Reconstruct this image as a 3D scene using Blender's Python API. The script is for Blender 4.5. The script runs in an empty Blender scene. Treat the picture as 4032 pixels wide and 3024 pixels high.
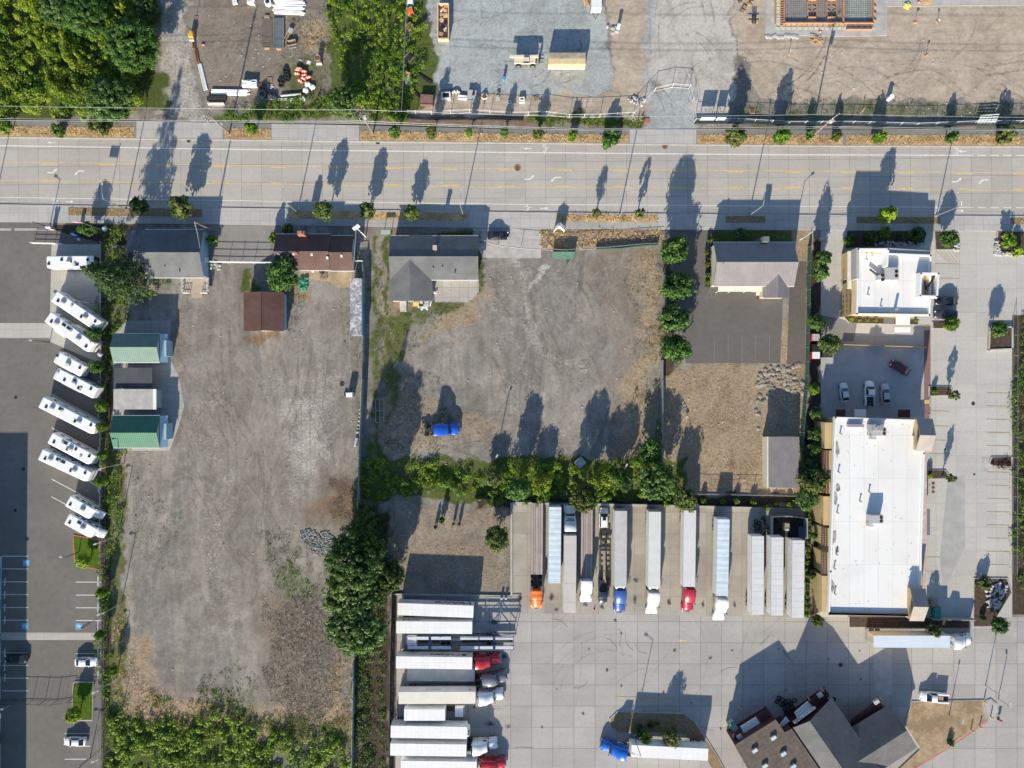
import bpy, math, random
import numpy as np
from mathutils import Vector
R=math.radians
random.seed(7); rng=np.random.default_rng(7)
sc=bpy.context.scene; COL=sc.collection
# ---------------- camera, sky, sun, exposure ----------------
CAMH=155.0; FPX=2800.0                     # camera height in metres, metres to map scale 18.06 px per metre on the ground
cd=bpy.data.cameras.new('camera'); cam=bpy.data.objects.new('camera',cd); COL.objects.link(cam)
cam.location=(0,0,CAMH); cam.rotation_euler=(0,0,0); cd.sensor_width=36; cd.lens=25.0
cd.clip_start=1; cd.clip_end=6000; sc.camera=cam
SUN_EL=R(22.8); SUN_AZ=math.atan2(0.205,1.0)   # shadows run north, a little to the east
w=bpy.data.worlds.new('World'); sc.world=w; w.use_nodes=True
sky=w.node_tree.nodes.new('ShaderNodeTexSky'); sky.sky_type='NISHITA'; sky.sun_disc=False
sky.sun_elevation=SUN_EL; sky.sun_rotation=math.pi+SUN_AZ; sky.air_density=1.0; sky.dust_density=0.5; sky.ozone_density=3.0
bg=w.node_tree.nodes['Background']; bg.inputs[1].default_value=0.11
w.node_tree.links.new(sky.outputs[0],bg.inputs[0])
sl=bpy.data.lights.new('sun','SUN'); sl.energy=5.0; sl.angle=R(0.55); sl.color=(1.0,0.905,0.745)
so=bpy.data.objects.new('sun',sl); COL.objects.link(so)
dv=Vector((math.sin(SUN_AZ)*math.cos(SUN_EL),math.cos(SUN_AZ)*math.cos(SUN_EL),-math.sin(SUN_EL)))
so.rotation_euler=dv.to_track_quat('-Z','Y').to_euler(); so.location=(0,-100,200)
sc.view_settings.view_transform='Standard'; sc.view_settings.look='None'
sc.view_settings.exposure=0.73; sc.view_settings.gamma=1; sc.view_settings.use_curve_mapping=False
# ---------------- site map: survey coordinates to metres ----------------
def q(i,j,u,v): return (1000*i+u/2.212,750*j+v/2.212)
def P(x,y,z=0.0):                          # survey point at height z
    k=(CAMH-z)/FPX
    return ((x-2016)*k,(1512-y)*k,z)
def P2(x,y,z=0.0): return P(x,y,z)[:2]
PX=CAMH/FPX
# ---------------- materials ----------------
class NT:
    def __init__(s,name):
        s.m=bpy.data.materials.new(name); s.m.use_nodes=True; s.t=s.m.node_tree; s.n=s.t.nodes; s.L=s.t.links
        s.b=s.n['Principled BSDF']; s.tc=s.n.new('ShaderNodeTexCoord'); s.co=s.tc.outputs['Object']
    def lk(s,a,b): s.L.new(a,b)
    def mapping(s,scale=(1,1,1),rot=0,src=None):
        m=s.n.new('ShaderNodeMapping'); m.inputs['Scale'].default_value=scale; m.inputs['Rotation'].default_value=(0,0,rot)
        s.lk(src or s.co,m.inputs[0]); return m.outputs[0]
    def noise(s,scale,detail=4,rough=.55,src=None,dist=0):
        n=s.n.new('ShaderNodeTexNoise'); n.inputs['Scale'].default_value=scale; n.inputs['Detail'].default_value=detail
        n.inputs['Roughness'].default_value=rough; n.inputs['Distortion'].default_value=dist
        s.lk(src or s.co,n.inputs['Vector']); return n.outputs['Fac']
    def ramp(s,fac,stops):
        r=s.n.new('ShaderNodeValToRGB'); e=r.color_ramp.elements
        while len(e)<len(stops): e.new(.5)
        for k,(p,c) in enumerate(stops):
            e[k].position=p; e[k].color=(c[0],c[1],c[2],1) if hasattr(c,'__len__') else (c,c,c,1)
        s.lk(fac,r.inputs[0]); return r.outputs[0]
    def mix(s,fac,a,b,mode='MIX'):
        m=s.n.new('ShaderNodeMix'); m.data_type='RGBA'; m.blend_type=mode; m.clamp_factor=True
        for soc,v in ((m.inputs[0],fac),(m.inputs[6],a),(m.inputs[7],b)):
            if isinstance(v,(int,float)): soc.default_value=v
            elif isinstance(v,(tuple,list)): soc.default_value=(*v,1)
            else: s.lk(v,soc)
        return m.outputs[2]
    def math(s,op,a,b=None,clamp=False):
        m=s.n.new('ShaderNodeMath'); m.operation=op; m.use_clamp=clamp
        for k,v in enumerate((a,b)):
            if v is None: continue
            if isinstance(v,(int,float)): m.inputs[k].default_value=v
            else: s.lk(v,m.inputs[k])
        return m.outputs[0]
    def attr(s,name):
        a=s.n.new('ShaderNodeAttribute'); a.attribute_name=name; return a.outputs['Fac']
    def brick(s,w,h,mort,c1,c2,cm,src=None,off=0,bias=0):
        b=s.n.new('ShaderNodeTexBrick'); b.offset=off; b.squash=1
        b.inputs['Scale'].default_value=1; b.inputs['Brick Width'].default_value=w; b.inputs['Row Height'].default_value=h
        b.inputs['Mortar Size'].default_value=mort; b.inputs['Mortar Smooth'].default_value=.2; b.inputs['Bias'].default_value=bias
        b.inputs['Color1'].default_value=(*c1,1); b.inputs['Color2'].default_value=(*c2,1); b.inputs['Mortar'].default_value=(*cm,1)
        s.lk(src or s.co,b.inputs[0]); return b.outputs[0]
    def bump(s,h,strength=.3,dist=.05):
        b=s.n.new('ShaderNodeBump'); b.inputs['Strength'].default_value=strength; b.inputs['Distance'].default_value=dist
        s.lk(h,b.inputs['Height']); s.lk(b.outputs[0],s.b.inputs['Normal'])
    def done(s,col,rough=.9,metal=0,spec=.3,coat=0):
        if isinstance(col,(tuple,list)): s.b.inputs['Base Color'].default_value=(*col,1)
        else: s.lk(col,s.b.inputs['Base Color'])
        s.b.inputs['Roughness'].default_value=rough; s.b.inputs['Metallic'].default_value=metal
        s.b.inputs['Specular IOR Level'].default_value=spec; s.b.inputs['Coat Weight'].default_value=coat
        return s.m
def sh(c,k): return tuple(min(1,x*k) for x in c)
MC={}
def mat(name,c,rough=.7,metal=0,var=.25,scale=1.2,coat=0,spec=.35,detail=4):
    if name in MC: return MC[name]
    t=NT(name); n=t.noise(scale,detail)
    m=t.done(t.ramp(n,[(.3,sh(c,1-var)),(.7,sh(c,1+var*.6))]),rough,metal,spec,coat); MC[name]=m; return m
def paint(name,c,rough=.32,var=.08): return mat(name,c,rough,0,var,.8,.35,.5)
def shingle(name,c):
    t=NT(name); b=t.brick(.55,.22,.02,sh(c,.75),sh(c,1.25),sh(c,.6),off=.5); n=t.noise(.6,6)
    n2=t.noise(9,3)
    m=t.done(t.mix(t.ramp(n2,[(.3,0),(.7,1)]),t.mix(.55,b,c),t.ramp(t.noise(.3,6,.65),[(.3,sh(c,.62)),(.7,sh(c,1.4))])),.95,0,.15)
    return m
def ribbed(name,c,period=.4,axis=0,dark=.72,rough=.45,metal=0):
    t=NT(name); w_=t.n.new('ShaderNodeTexWave'); w_.wave_type='BANDS'; w_.bands_direction='X' if axis==0 else 'Y'
    w_.inputs['Scale'].default_value=.31416/period*.5*2/1.0
    w_.inputs['Scale'].default_value=1/(period*3.18); t.lk(t.co,w_.inputs['Vector'])
    s_=t.ramp(w_.outputs['Fac'],[(.0,sh(c,dark)),(.35,c),(1,c)])
    n=t.noise(.5,5); col=t.mix(.5,s_,t.ramp(n,[(.3,sh(c,.7)),(.7,sh(c,1.15))]))
    t.bump(w_.outputs['Fac'],.4,.04); return t.done(col,rough,metal,.4)
def concrete(name,c,bw,bh,rot=0,joint=.45,var=.1,stain=.25,mort=.035,streak=True,org=(0,0)):
    t=NT(name); mp=t.n.new('ShaderNodeMapping'); mp.inputs['Rotation'].default_value=(0,0,rot); mp.inputs['Location'].default_value=(org[0],org[1],0)
    t.lk(t.co,mp.inputs[0]); v=mp.outputs[0]
    b=t.brick(bw,bh,mort,sh(c,1-var),sh(c,1+var),sh(c,joint),src=v)
    n=t.noise(.09,6,.6); n2=t.noise(1.4,5,.65); n3=t.noise(.5,4,src=t.mapping((.12,1,1),rot))
    col=t.mix(t.ramp(n,[(.42,0),(.68,stain)]),b,sh(c,.55))
    col=t.mix(t.ramp(n2,[(.35,.16),(.6,0)]),col,sh(c,.5)); n4=t.noise(.28,6,.7); col=t.mix(t.ramp(n4,[(.5,0),(.75,.3)]),col,sh(c,.78))
    if streak: col=t.mix(t.ramp(n3,[(.45,0),(.7,.2)]),col,sh(c,1.25))
    t.bump(n2,.08,.02); return t.done(col,.88,0,.25)
def asphalt(name,c,wear=.3):
    t=NT(name); n=t.noise(.08,6,.6); n2=t.noise(7,3); n3=t.noise(.7,5,.6)
    col=t.mix(t.ramp(n,[(.4,0),(.7,wear)]),c,sh(c,1.7)); col=t.mix(t.ramp(n3,[(.3,.35),(.55,0)]),col,sh(c,.65))
    col=t.mix(t.ramp(n2,[(.3,.25),(.7,0)]),col,sh(c,.6)); return t.done(col,.92,0,.2)
def leafmat(name,dark,mid,light,trans=.28):
    m=bpy.data.materials.new(name); m.use_nodes=True; n=m.node_tree.nodes; L=m.node_tree.links; n.clear()
    o=n.new('ShaderNodeOutputMaterial'); a=n.new('ShaderNodeAttribute'); a.attribute_name='tint'
    r=n.new('ShaderNodeValToRGB'); e=r.color_ramp.elements; e.new(.5)
    for k,(p_,c) in enumerate(((0,dark),(.5,mid),(1,light))): e[k].position=p_; e[k].color=(*c,1)
    L.new(a.outputs['Fac'],r.inputs[0]); d=n.new('ShaderNodeBsdfPrincipled'); d.inputs['Roughness'].default_value=.55
    d.inputs['Specular IOR Level'].default_value=.3
    t=n.new('ShaderNodeBsdfTranslucent'); x=n.new('ShaderNodeMixShader'); x.inputs[0].default_value=trans
    L.new(r.outputs[0],d.inputs['Base Color']); L.new(r.outputs[0],t.inputs[0]); L.new(d.outputs[0],x.inputs[1]); L.new(t.outputs[0],x.inputs[2]); L.new(x.outputs[0],o.inputs[0])
    return m
# ---------------- mesh builder ----------------
class MB:
    def __init__(s): s.v=[]; s.f=[]; s.mi=[]; s.sm=[]
    def add(s,vs,fs,mi=0,smooth=False):
        o=len(s.v); s.v+= [tuple(p) for p in vs]; s.f+=[tuple(i+o for i in f) for f in fs]; s.mi+=[mi]*len(fs); s.sm+=[smooth]*len(fs); return s
    def box(s,c,d,rz=0,mi=0,top=(1,1),shift=(0,0)):
        x,y,z=c; a,b,h=d[0]/2,d[1]/2,d[2]/2; cs,sn=math.cos(rz),math.sin(rz); vs=[]
        for k,(sx,sy) in enumerate(((-1,-1),(1,-1),(1,1),(-1,1))):
            for top_ in (0,1):
                fx=a*sx*(top[0] if top_ else 1)+(shift[0] if top_ else 0); fy=b*sy*(top[1] if top_ else 1)+(shift[1] if top_ else 0)
                vs.append((x+fx*cs-fy*sn,y+fx*sn+fy*cs,z+(h if top_ else -h)))
        s.add(vs,[(0,2,4,6)[::-1],(1,3,5,7),(0,2,3,1),(2,4,5,3),(4,6,7,5),(6,0,1,7)],mi); return s
    def prism(s,poly,z0,z1,mi=0):
        poly=ccw(poly); n=len(poly); vs=[(p[0],p[1],z0) for p in poly]+[(p[0],p[1],z1) for p in poly]
        s.add(vs,[tuple(range(n))[::-1],tuple(range(n,2*n))]+[(k,(k+1)%n,(k+1)%n+n,k+n) for k in range(n)],mi); return s
    def slab(s,pts,t=.12,mi=0):
        pts=[tuple(p) for p in pts]
        if area(pts)<0: pts=pts[::-1]
        n=len(pts); vs=[(p[0],p[1],p[2]-t) for p in pts]+pts
        s.add(vs,[tuple(range(n))[::-1],tuple(range(n,2*n))]+[(k,(k+1)%n,(k+1)%n+n,k+n) for k in range(n)],mi); return s
    def cyl(s,p0,p1,r0,r1=None,n=8,mi=0,smooth=True):
        r1=r0 if r1 is None else r1; p0=Vector(p0); p1=Vector(p1); d=(p1-p0).normalized()
        a=d.orthogonal().normalized(); b=d.cross(a); vs=[]
        for p,r in ((p0,r0),(p1,r1)):
            for k in range(n):
                t=2*math.pi*k/n; vs.append(p+a*math.cos(t)*r+b*math.sin(t)*r)
        s.add(vs,[(k,(k+1)%n,(k+1)%n+n,k+n) for k in range(n)],mi,smooth)
        s.add(vs[:n],[tuple(range(n))[::-1]],mi); s.add(vs[n:],[tuple(range(n))],mi); return s
    def tube(s,pts,r,n=5,mi=0):
        for a,b in zip(pts[:-1],pts[1:]): s.cyl(a,b,r,r,n,mi)
        return s
    def torus(s,c,Rr,r,n=14,m=6,mi=0,axis='z'):
        vs=[];fs=[]
        for i in range(n):
            t=2*math.pi*i/n
            for j in range(m):
                p=2*math.pi*j/m; a=(Rr+r*math.cos(p))*math.cos(t); b=(Rr+r*math.cos(p))*math.sin(t); h=r*math.sin(p)
                o=(a,b,h) if axis=='z' else ((a,h,b) if axis=='y' else (h,a,b))
                vs.append((c[0]+o[0],c[1]+o[1],c[2]+o[2])); fs.append((i*m+j,((i+1)%n)*m+j,((i+1)%n)*m+(j+1)%m,i*m+(j+1)%m))
        s.add(vs,fs,mi,True); return s
    def ball(s,c,r,sz=1,n=10,m=6,mi=0,jit=0):
        vs=[(c[0],c[1],c[2]-r*sz)];fs=[]
        for i in range(1,m):
            a=math.pi*i/m
            for k in range(n):
                t=2*math.pi*k/n; rr=r*(1+random.uniform(-jit,jit)); vs.append((c[0]+rr*math.sin(a)*math.cos(t),c[1]+rr*math.sin(a)*math.sin(t),c[2]-rr*sz*math.cos(a)))
        vs.append((c[0],c[1],c[2]+r*sz)); L_=len(vs)-1
        for k in range(n):
            fs.append((0,1+(k+1)%n,1+k)); fs.append((L_,L_-n+k,L_-n+(k+1)%n))
            for i in range(m-2): o=1+i*n; fs.append((o+k,o+(k+1)%n,o+n+(k+1)%n,o+n+k))
        s.add(vs,fs,mi,jit==0); return s
    def loft(s,secs,mi=0,smooth=True):
        n=len(secs[0]); vs=[p for r in secs for p in r]; fs=[]
        for i in range(len(secs)-1):
            for k in range(n): fs.append((i*n+k,i*n+(k+1)%n,(i+1)*n+(k+1)%n,(i+1)*n+k))
        s.add(vs,fs,mi,smooth); s.add(secs[0],[tuple(range(n))[::-1]],mi); s.add(secs[-1],[tuple(range(n))],mi); return s
    def build(s,name,mats,parent=None,world=True,bevel=0):
        if not isinstance(mats,(list,tuple)): mats=[mats]
        ox,oy,oz=(parent.matrix_basis.translation if (parent and world) else (0,0,0))
        if parent and world and parent.parent: ox+=parent.parent.location[0]; oy+=parent.parent.location[1]; oz+=parent.parent.location[2]
        me=bpy.data.meshes.new(name); me.from_pydata([(a-ox,b-oy,c-oz) for a,b,c in s.v],[],s.f)
        for m in mats: me.materials.append(m)
        me.polygons.foreach_set('material_index',s.mi); me.polygons.foreach_set('use_smooth',s.sm); me.update()
        o=bpy.data.objects.new(name,me); COL.objects.link(o); o.parent=parent
        if bevel:
            b=o.modifiers.new('bevel','BEVEL'); b.width=bevel; b.segments=2; b.limit_method='ANGLE'
        return o
def area(p): return sum(p[i][0]*p[(i+1)%len(p)][1]-p[(i+1)%len(p)][0]*p[i][1] for i in range(len(p)))/2
def ccw(p):
    p=[tuple(x) for x in p]; return p if area(p)>0 else p[::-1]
def tag(o,label=None,cat=None,group=None,kind=None):
    if label: o['label']=label
    if cat: o['category']=cat
    if group: o['group']=group
    if kind: o['kind']=kind
    return o
def thing(name,label,cat,loc=(0,0,0),rz=0,group=None):
    o=bpy.data.objects.new(name,None); COL.objects.link(o); o.empty_display_size=.3
    o.location=loc if len(loc)==3 else (loc[0],loc[1],0); o.rotation_euler=(0,0,rz); return tag(o,label,cat,group)
def kids(o): return [c for c in KIDS.get(o.name,[])]
KIDS={}
def copy_tree(o,parent=None):
    c=o.copy(); COL.objects.link(c); c.parent=parent
    for ch in o.children: copy_tree(ch,c)
    return c
def text_mesh(txt,size,m,name='lettering',parent=None,loc=(0,0,0),rot=(0,0,0),shear=0,ext=.004,wx=1,bold=0):
    cu=bpy.data.curves.new(name,'FONT'); cu.body=txt; cu.size=size; cu.align_x='CENTER'; cu.align_y='CENTER'; cu.shear=shear; cu.extrude=ext; cu.offset=bold
    t=bpy.data.objects.new(name,cu); COL.objects.link(t); bpy.context.view_layer.update()
    me=bpy.data.meshes.new_from_object(t.evaluated_get(bpy.context.evaluated_depsgraph_get())); COL.objects.unlink(t); bpy.data.objects.remove(t)
    me.materials.clear(); me.materials.append(m)
    o=bpy.data.objects.new(name,me); COL.objects.link(o); o.parent=parent; o.location=loc; o.rotation_euler=rot; o.scale=(wx,1,1); return o
ORD=['first','second','third','fourth','fifth','sixth','seventh','eighth','ninth','tenth','eleventh','twelfth','thirteenth','fourteenth','fifteenth','sixteenth','seventeenth','eighteenth','nineteenth','twentieth']
# ---------------- shared materials ----------------
M={}
M['conc_road']=concrete('road_concrete',(.42,.39,.35),4.42,3.9,R(-.55),joint=.42,var=.06,stain=.25,mort=.04,org=(1.1,2.35))
M['conc_side']=concrete('sidewalk_concrete',(.38,.37,.345),1.6,1.6,R(-.4),joint=.6,var=.06,stain=.3)
M['conc_lot']=concrete('lot_concrete',(.38,.36,.335),4.6,4.6,0,joint=.4,var=.09,stain=.3,mort=.05,org=(.3,1.2))
M['conc_bays']=concrete('bay_concrete',(.37,.335,.29),3.9,4.6,0,joint=.5,var=.12,stain=.55,org=(.6,.4))
M['conc_rest']=concrete('restaurant_concrete',(.46,.44,.405),4.4,5.2,0,joint=.6,var=.06,stain=.12,mort=.03)
M['conc_pad']=concrete('pad_concrete',(.44,.42,.37),1.7,1.7,0,joint=.75,var=.04,stain=.25)
M['apron']=concrete('apron_concrete',(.43,.415,.39),2.1,2.0,R(-.4),joint=.6,var=.06,stain=.2)
M['conc_plain']=mat('kerb_concrete',(.42,.40,.37),.9,0,.2,.6)
M['asph']=asphalt('lot_asphalt',(.155,.145,.132),.35)
M['asph_dark']=asphalt('fresh_asphalt',(.135,.125,.115),.25)
M['asph_path']=asphalt('asphalt_sidewalk',(.21,.205,.19),.3)
M['white_line']=mat('white_road_paint',(.72,.71,.68),.8,0,.25,2.5)
M['yellow_line']=mat('yellow_road_paint',(.72,.50,.20),.8,0,.3,2.5)
M['yellow_faint']=mat('worn_yellow_paint',(.50,.38,.18),.85,0,.4,2.5)
M['blue_mark']=mat('blue_road_paint',(.10,.36,.62),.8,0,.2,2)
M['red_kerb']=mat('red_kerb_paint',(.50,.16,.10),.8,0,.3,2)
M['white']=paint('white_gelcoat',(.80,.80,.79),.35)
M['white_metal']=mat('white_metal',(.76,.76,.74),.5,0,.12,.6)
M['glass']=mat('tinted_glass',(.02,.028,.036),.08,0,.2,1,.3,.8)
M['rubber']=mat('tyre_rubber',(.022,.022,.022),.85,0,.3,5)
M['rim']=mat('wheel_rim',(.45,.45,.45),.35,.6,.15,4)
M['chrome']=mat('chrome',(.65,.66,.68),.18,.9,.1,4)
M['steel']=mat('galvanised_steel',(.42,.43,.43),.45,.5,.2,3)
M['black']=mat('black_metal',(.025,.026,.028),.5,0,.3,2)
M['dark']=mat('dark_grease',(.045,.042,.04),.8,0,.5,2.5)
M['lamp']=mat('headlamp_lens',(.75,.75,.72),.15,0,.1,5)
M['redlamp']=mat('tail_lamp_lens',(.45,.03,.02),.25,0,.1,5)
M['wood']=mat('weathered_wood',(.33,.25,.17),.85,0,.35,2.2)
M['newwood']=mat('new_lumber',(.60,.38,.18),.8,0,.25,2.2)
M['pole_wood']=mat('utility_pole_wood',(.27,.20,.14),.9,0,.3,2)
M['bark']=mat('bark',(.12,.09,.065),.95,0,.35,3)
M['rust']=mat('rusty_steel',(.20,.085,.045),.85,0,.45,1.5)
M['rock']=mat('landscape_rock',(.42,.41,.39),.9,0,.3,1.4)
M['orange']=mat('orange_plastic',(.75,.14,.05),.55,0,.2,2)
M['wire']=mat('bare_wire',(.55,.56,.56),.4,.3,.1,3)
M['soil']=mat('dark_mulch',(.075,.052,.038),.95,0,.5,1.8,detail=8)
M['plastic_blue']=mat('blue_plastic',(.06,.32,.62),.45,0,.15,2)
# leaves
LM={'street':leafmat('street_tree_leaves',(.035,.065,.012),(.10,.15,.03),(.21,.25,.07)),
 'bright':leafmat('bright_green_leaves',(.025,.07,.012),(.08,.17,.03),(.17,.28,.06)),
 'dark':leafmat('dark_green_leaves',(.02,.055,.010),(.065,.13,.024),(.16,.23,.07)),
 'willow':leafmat('poplar_leaves',(.03,.07,.012),(.085,.17,.03),(.30,.40,.16)),
 'conifer':leafmat('fir_needles',(.015,.04,.013),(.05,.10,.025),(.12,.18,.05),.15),
 'lime':leafmat('lime_leaves',(.12,.20,.01),(.25,.38,.02),(.40,.52,.05)),
 'ivy':leafmat('bramble_leaves',(.03,.085,.006),(.115,.225,.015),(.30,.40,.045)),
 'olive':leafmat('olive_brush_leaves',(.035,.08,.008),(.15,.225,.018),(.34,.40,.035)),
 'straw':leafmat('dry_straw',(.26,.15,.06),(.60,.40,.18),(.85,.65,.36),.2),
 'weed':leafmat('weed_leaves',(.04,.08,.015),(.11,.15,.03),(.25,.22,.08)),
 'twig':leafmat('dead_twigs',(.08,.065,.05),(.17,.145,.115),(.29,.25,.20),.05),
 'purple':leafmat('purple_leaves',(.035,.012,.015),(.09,.03,.03),(.16,.07,.05))}
# ---------------- helpers on numpy ----------------
def inpoly(x,y,poly):
    c=np.zeros(x.shape,bool); n=len(poly)
    for i in range(n):
        x1,y1=poly[i]; x2,y2=poly[(i+1)%n]
        if y1==y2: continue
        c^=((y1>y)!=(y2>y))&(x<(x2-x1)*(y-y1)/(y2-y1)+x1)
    return c
def pdist(x,y,poly):
    d=np.full(x.shape,1e9); n=len(poly)
    for i in range(n):
        x1,y1=poly[i]; x2,y2=poly[(i+1)%n]; dx,dy=x2-x1,y2-y1; L_=dx*dx+dy*dy+1e-9
        t=np.clip(((x-x1)*dx+(y-y1)*dy)/L_,0,1); d=np.minimum(d,np.hypot(x-x1-t*dx,y-y1-t*dy))
    return np.where(inpoly(x,y,poly),d,-d)
_ng=rng.random((128,128))
def vnoise(x,y):
    xi=np.floor(x).astype(int); yi=np.floor(y).astype(int); fx=x-xi; fy=y-yi; fx=fx*fx*(3-2*fx); fy=fy*fy*(3-2*fy)
    g=lambda a,b:_ng[a%128,b%128]
    return (g(xi,yi)*(1-fx)+g(xi+1,yi)*fx)*(1-fy)+(g(xi,yi+1)*(1-fx)+g(xi+1,yi+1)*fx)*fy
# ---------------- ground (one sheet to the horizon) ----------------
gx=np.concatenate([[-2500,-900,-400,-200],np.arange(-125,125.01,.5),[200,400,900,2500]])
gy=np.concatenate([[-2500,-900,-400,-160],np.arange(-95,95.01,.5),[160,400,900,2500]])
X,Y=np.meshgrid(gx,gy); nx,ny=len(gx),len(gy)
SX=X/PX+2016; SY=1512-Y/PX
bx_=SX+(vnoise(SX/170+3,SY/170+1)-.5)*120+(vnoise(SX/45,SY/45)-.5)*60+(vnoise(SX/14+9,SY/14)-.5)*26; by_=SY+(vnoise(SX/170+33,SY/170+21)-.5)*120+(vnoise(SX/45+5,SY/45)-.5)*60+(vnoise(SX/14+9,SY/14+44)-.5)*26
wx=SX+(vnoise(SX/60,SY/60)-.5)*50+(vnoise(SX/17+9,SY/17)-.5)*22; wy=SY+(vnoise(SX/60+40,SY/60)-.5)*50+(vnoise(SX/17,SY/17+7)-.5)*22
LAY={k:np.zeros_like(X) for k in ('blue','sand','dry','green','mulch','rustd','pale','brown')}
def lay(k,poly,f=20,s=1.0,warp=True):
    xx,yy=((bx_,by_) if f>=20 else (wx,wy)) if warp else (SX,SY)
    d=pdist(xx,yy,poly); LAY[k]=np.maximum(LAY[k],np.clip(d/f*.5+.5,0,1)*s)
def rect(a,b,c,d): return [(a,b),(c,b),(c,d),(a,d)]
def laystroke(k,pts,wd,f=10,s=1.0):
    d=np.full(X.shape,1e9)
    for (x1,y1),(x2,y2) in zip(pts[:-1],pts[1:]):
        dx,dy=x2-x1,y2-y1; t=np.clip(((wx-x1)*dx+(wy-y1)*dy)/(dx*dx+dy*dy+1e-9),0,1); d=np.minimum(d,np.hypot(wx-x1-t*dx,wy-y1-t*dy))
    LAY[k]=np.maximum(LAY[k],np.clip((wd-d)/f*.5+.5,0,1)*s)
lay('blue',[(1650,-900),(2372,-900),(2375,150),(2402,362),(2150,372),(1900,362),(1690,345),(1665,150)],8)
lay('blue',[(2535,-900),(2895,-900),(2885,200),(2882,470),(2740,515),(2540,515),(2530,350)],14,.3); lay('pale',[(2530,-900),(2905,-900),(2890,470),(2740,500),(2600,340),(2530,330)],14,.8)
lay('blue',[(2538,340),(2570,360),(2640,330),(2735,350),(2745,515),(2545,515)],16,.85); lay('blue',rect(2533,-900,2560,520),10,.8)
lay('sand',[(2372,-900),(2537,-900),(2533,380),(2480,400),(2402,372)],8)
lay('sand',[(2890,-900),(5200,-900),(5200,430),(3950,400),(3600,385),(3400,400),(3000,380),(2900,200)],12)
lay('sand',rect(1640,362,2540,460),12,.75); lay('green',rect(2890,395,5200,500),25,.5); lay('green',rect(3100,360,3500,470),30,.35)
lay('brown',rect(3495,20,4100,230),60,.35); lay('brown',rect(2880,150,3010,240),20,.4)
lay('brown',[(760,-300),(1280,-300),(1300,420),(820,420),(770,250),(740,100)],15,.6); lay('dry',rect(1180,100,1300,210),20,.8); lay('green',rect(1080,230,1300,420),50,.55)
lay('pale',[(600,-900),(760,-900),(740,150),(800,480),(610,480),(640,250)],10,.5)
# centre lot, house surroundings
lay('green',rect(1462,940,1500,1830),18,.7); lay('dry',rect(1478,930,1560,1850),20,.55); lay('green',rect(1525,905,1545,1400),12,.9)
lay('green',[(1470,1180),(1550,1190),(1830,1180),(1860,1210),(1720,1280),(1600,1330),(1540,1700),(1480,1500)],25,.62)
lay('green',[(1640,920),(1900,900),(1905,1150),(1870,1160),(1870,940)],10,.8,False)
lay('dry',[(1700,1240),(1860,1170),(1950,1080),(1990,1050),(1900,1260),(1750,1380),(1690,1400)],25,.6)
lay('dry',[(1520,1480),(1640,1480),(1700,1560),(2000,1720),(1900,1800),(1500,1830)],40,.5); lay('brown',[(1500,1300),(1680,1300),(1700,1700),(1500,1820)],40,.5)
lay('dry',[(2131,902),(2596,905),(2650,935),(2600,968),(2400,975),(2260,990),(2133,985)],5,.95,False)
lay('rustd',[(2300,1000),(2590,975),(2595,1080),(2420,1090),(2300,1050)],30,.4); lay('dry',[(2500,990),(2598,980),(2600,1850),(2420,1850),(2480,1500)],40,.7); lay('brown',[(2330,1000),(2560,1000),(2560,1800),(2350,1800)],90,.5)
lay('green',[(2560,1600),(2600,1500),(2600,1850),(2520,1850)],25,.5); lay('rustd',[(2520,1250),(2590,1250),(2590,1650),(2480,1800)],30,.4)
laystroke('pale',[(2035,1000),(2080,1250),(2140,1380),(2300,1460)],26,40,.6); laystroke('pale',[(2000,1200),(2040,1400),(2130,1560)],22,40,.5)
laystroke('pale',[(1950,1100),(1960,1400),(2050,1650)],30,50,.45); laystroke('pale',[(2100,1120),(2120,1070),(2140,1060)],14,20,.9)
lay('brown',rect(2300,1150,2440,1800),120,.35)
# left lot
lay('brown',[(700,1000),(1060,1000),(1240,1350),(1280,1900),(1200,2500),(700,2600),(620,2000)],150,.4)
#laystroke('pale',[(1210,1500),(1180,1700),(1230,1850),(1210,2000)],30,40,.7); laystroke('pale',[(920,1100),(900,1300),(960,1380)],12,18,.6)
laystroke('pale',[(780,1800),(800,2100),(850,2500)],50,90,.4)
lay('rustd',rect(960,1300,1110,1350),18,.9); lay('rustd',[(1290,1890),(1430,1880),(1450,2130),(1330,2110),(1250,2060)],90,.85); lay('rustd',rect(640,2740,1280,2810),60,.55); lay('pale',[(1120,1480),(1300,1480),(1300,1900),(1150,2000),(1100,1700)],120,.6); lay('pale',[(760,1500),(900,1500),(960,2500),(800,2560)],140,.45); lay('brown',rect(930,1750,990,2250),60,.5)
lay('dry',[(452,1790),(500,1790),(470,2300),(500,2700),(700,2800),(620,2900),(450,2700)],18,.8); lay('dry',[(520,2450),(640,2490),(640,2640),(520,2700)],40,.65)
lay('dry',[(1330,2560),(1395,2560),(1390,2960),(1300,2900)],25,.75); lay('dry',rect(690,1150,760,1380),25,.4); lay('dry',rect(1145,1110,1225,1200),14,.8)
lay('green',[(1020,2160),(1200,2160),(1290,2350),(1210,2390),(1080,2330)],70,.5); lay('green',[(820,2660),(960,2600),(1020,2700),(1010,2900),(800,2890)],90,.5); lay('dry',[(440,2600),(700,2700),(1390,2740),(1390,2900),(440,2900)],80,.8)
lay('green',[(1040,2780),(1390,2800),(1390,3100),(1040,3100)],40,.55); lay('green',rect(520,1900,560,2150),30,.45); lay('green',rect(640,2050,700,2220),30,.45)
lay('brown',[(1020,2350),(1300,2350),(1330,2780),(1060,2820)],110,.95); lay('dry',rect(620,980,700,1130),18,.5); lay('green',rect(960,1040,1010,1150),10,.8)
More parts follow.
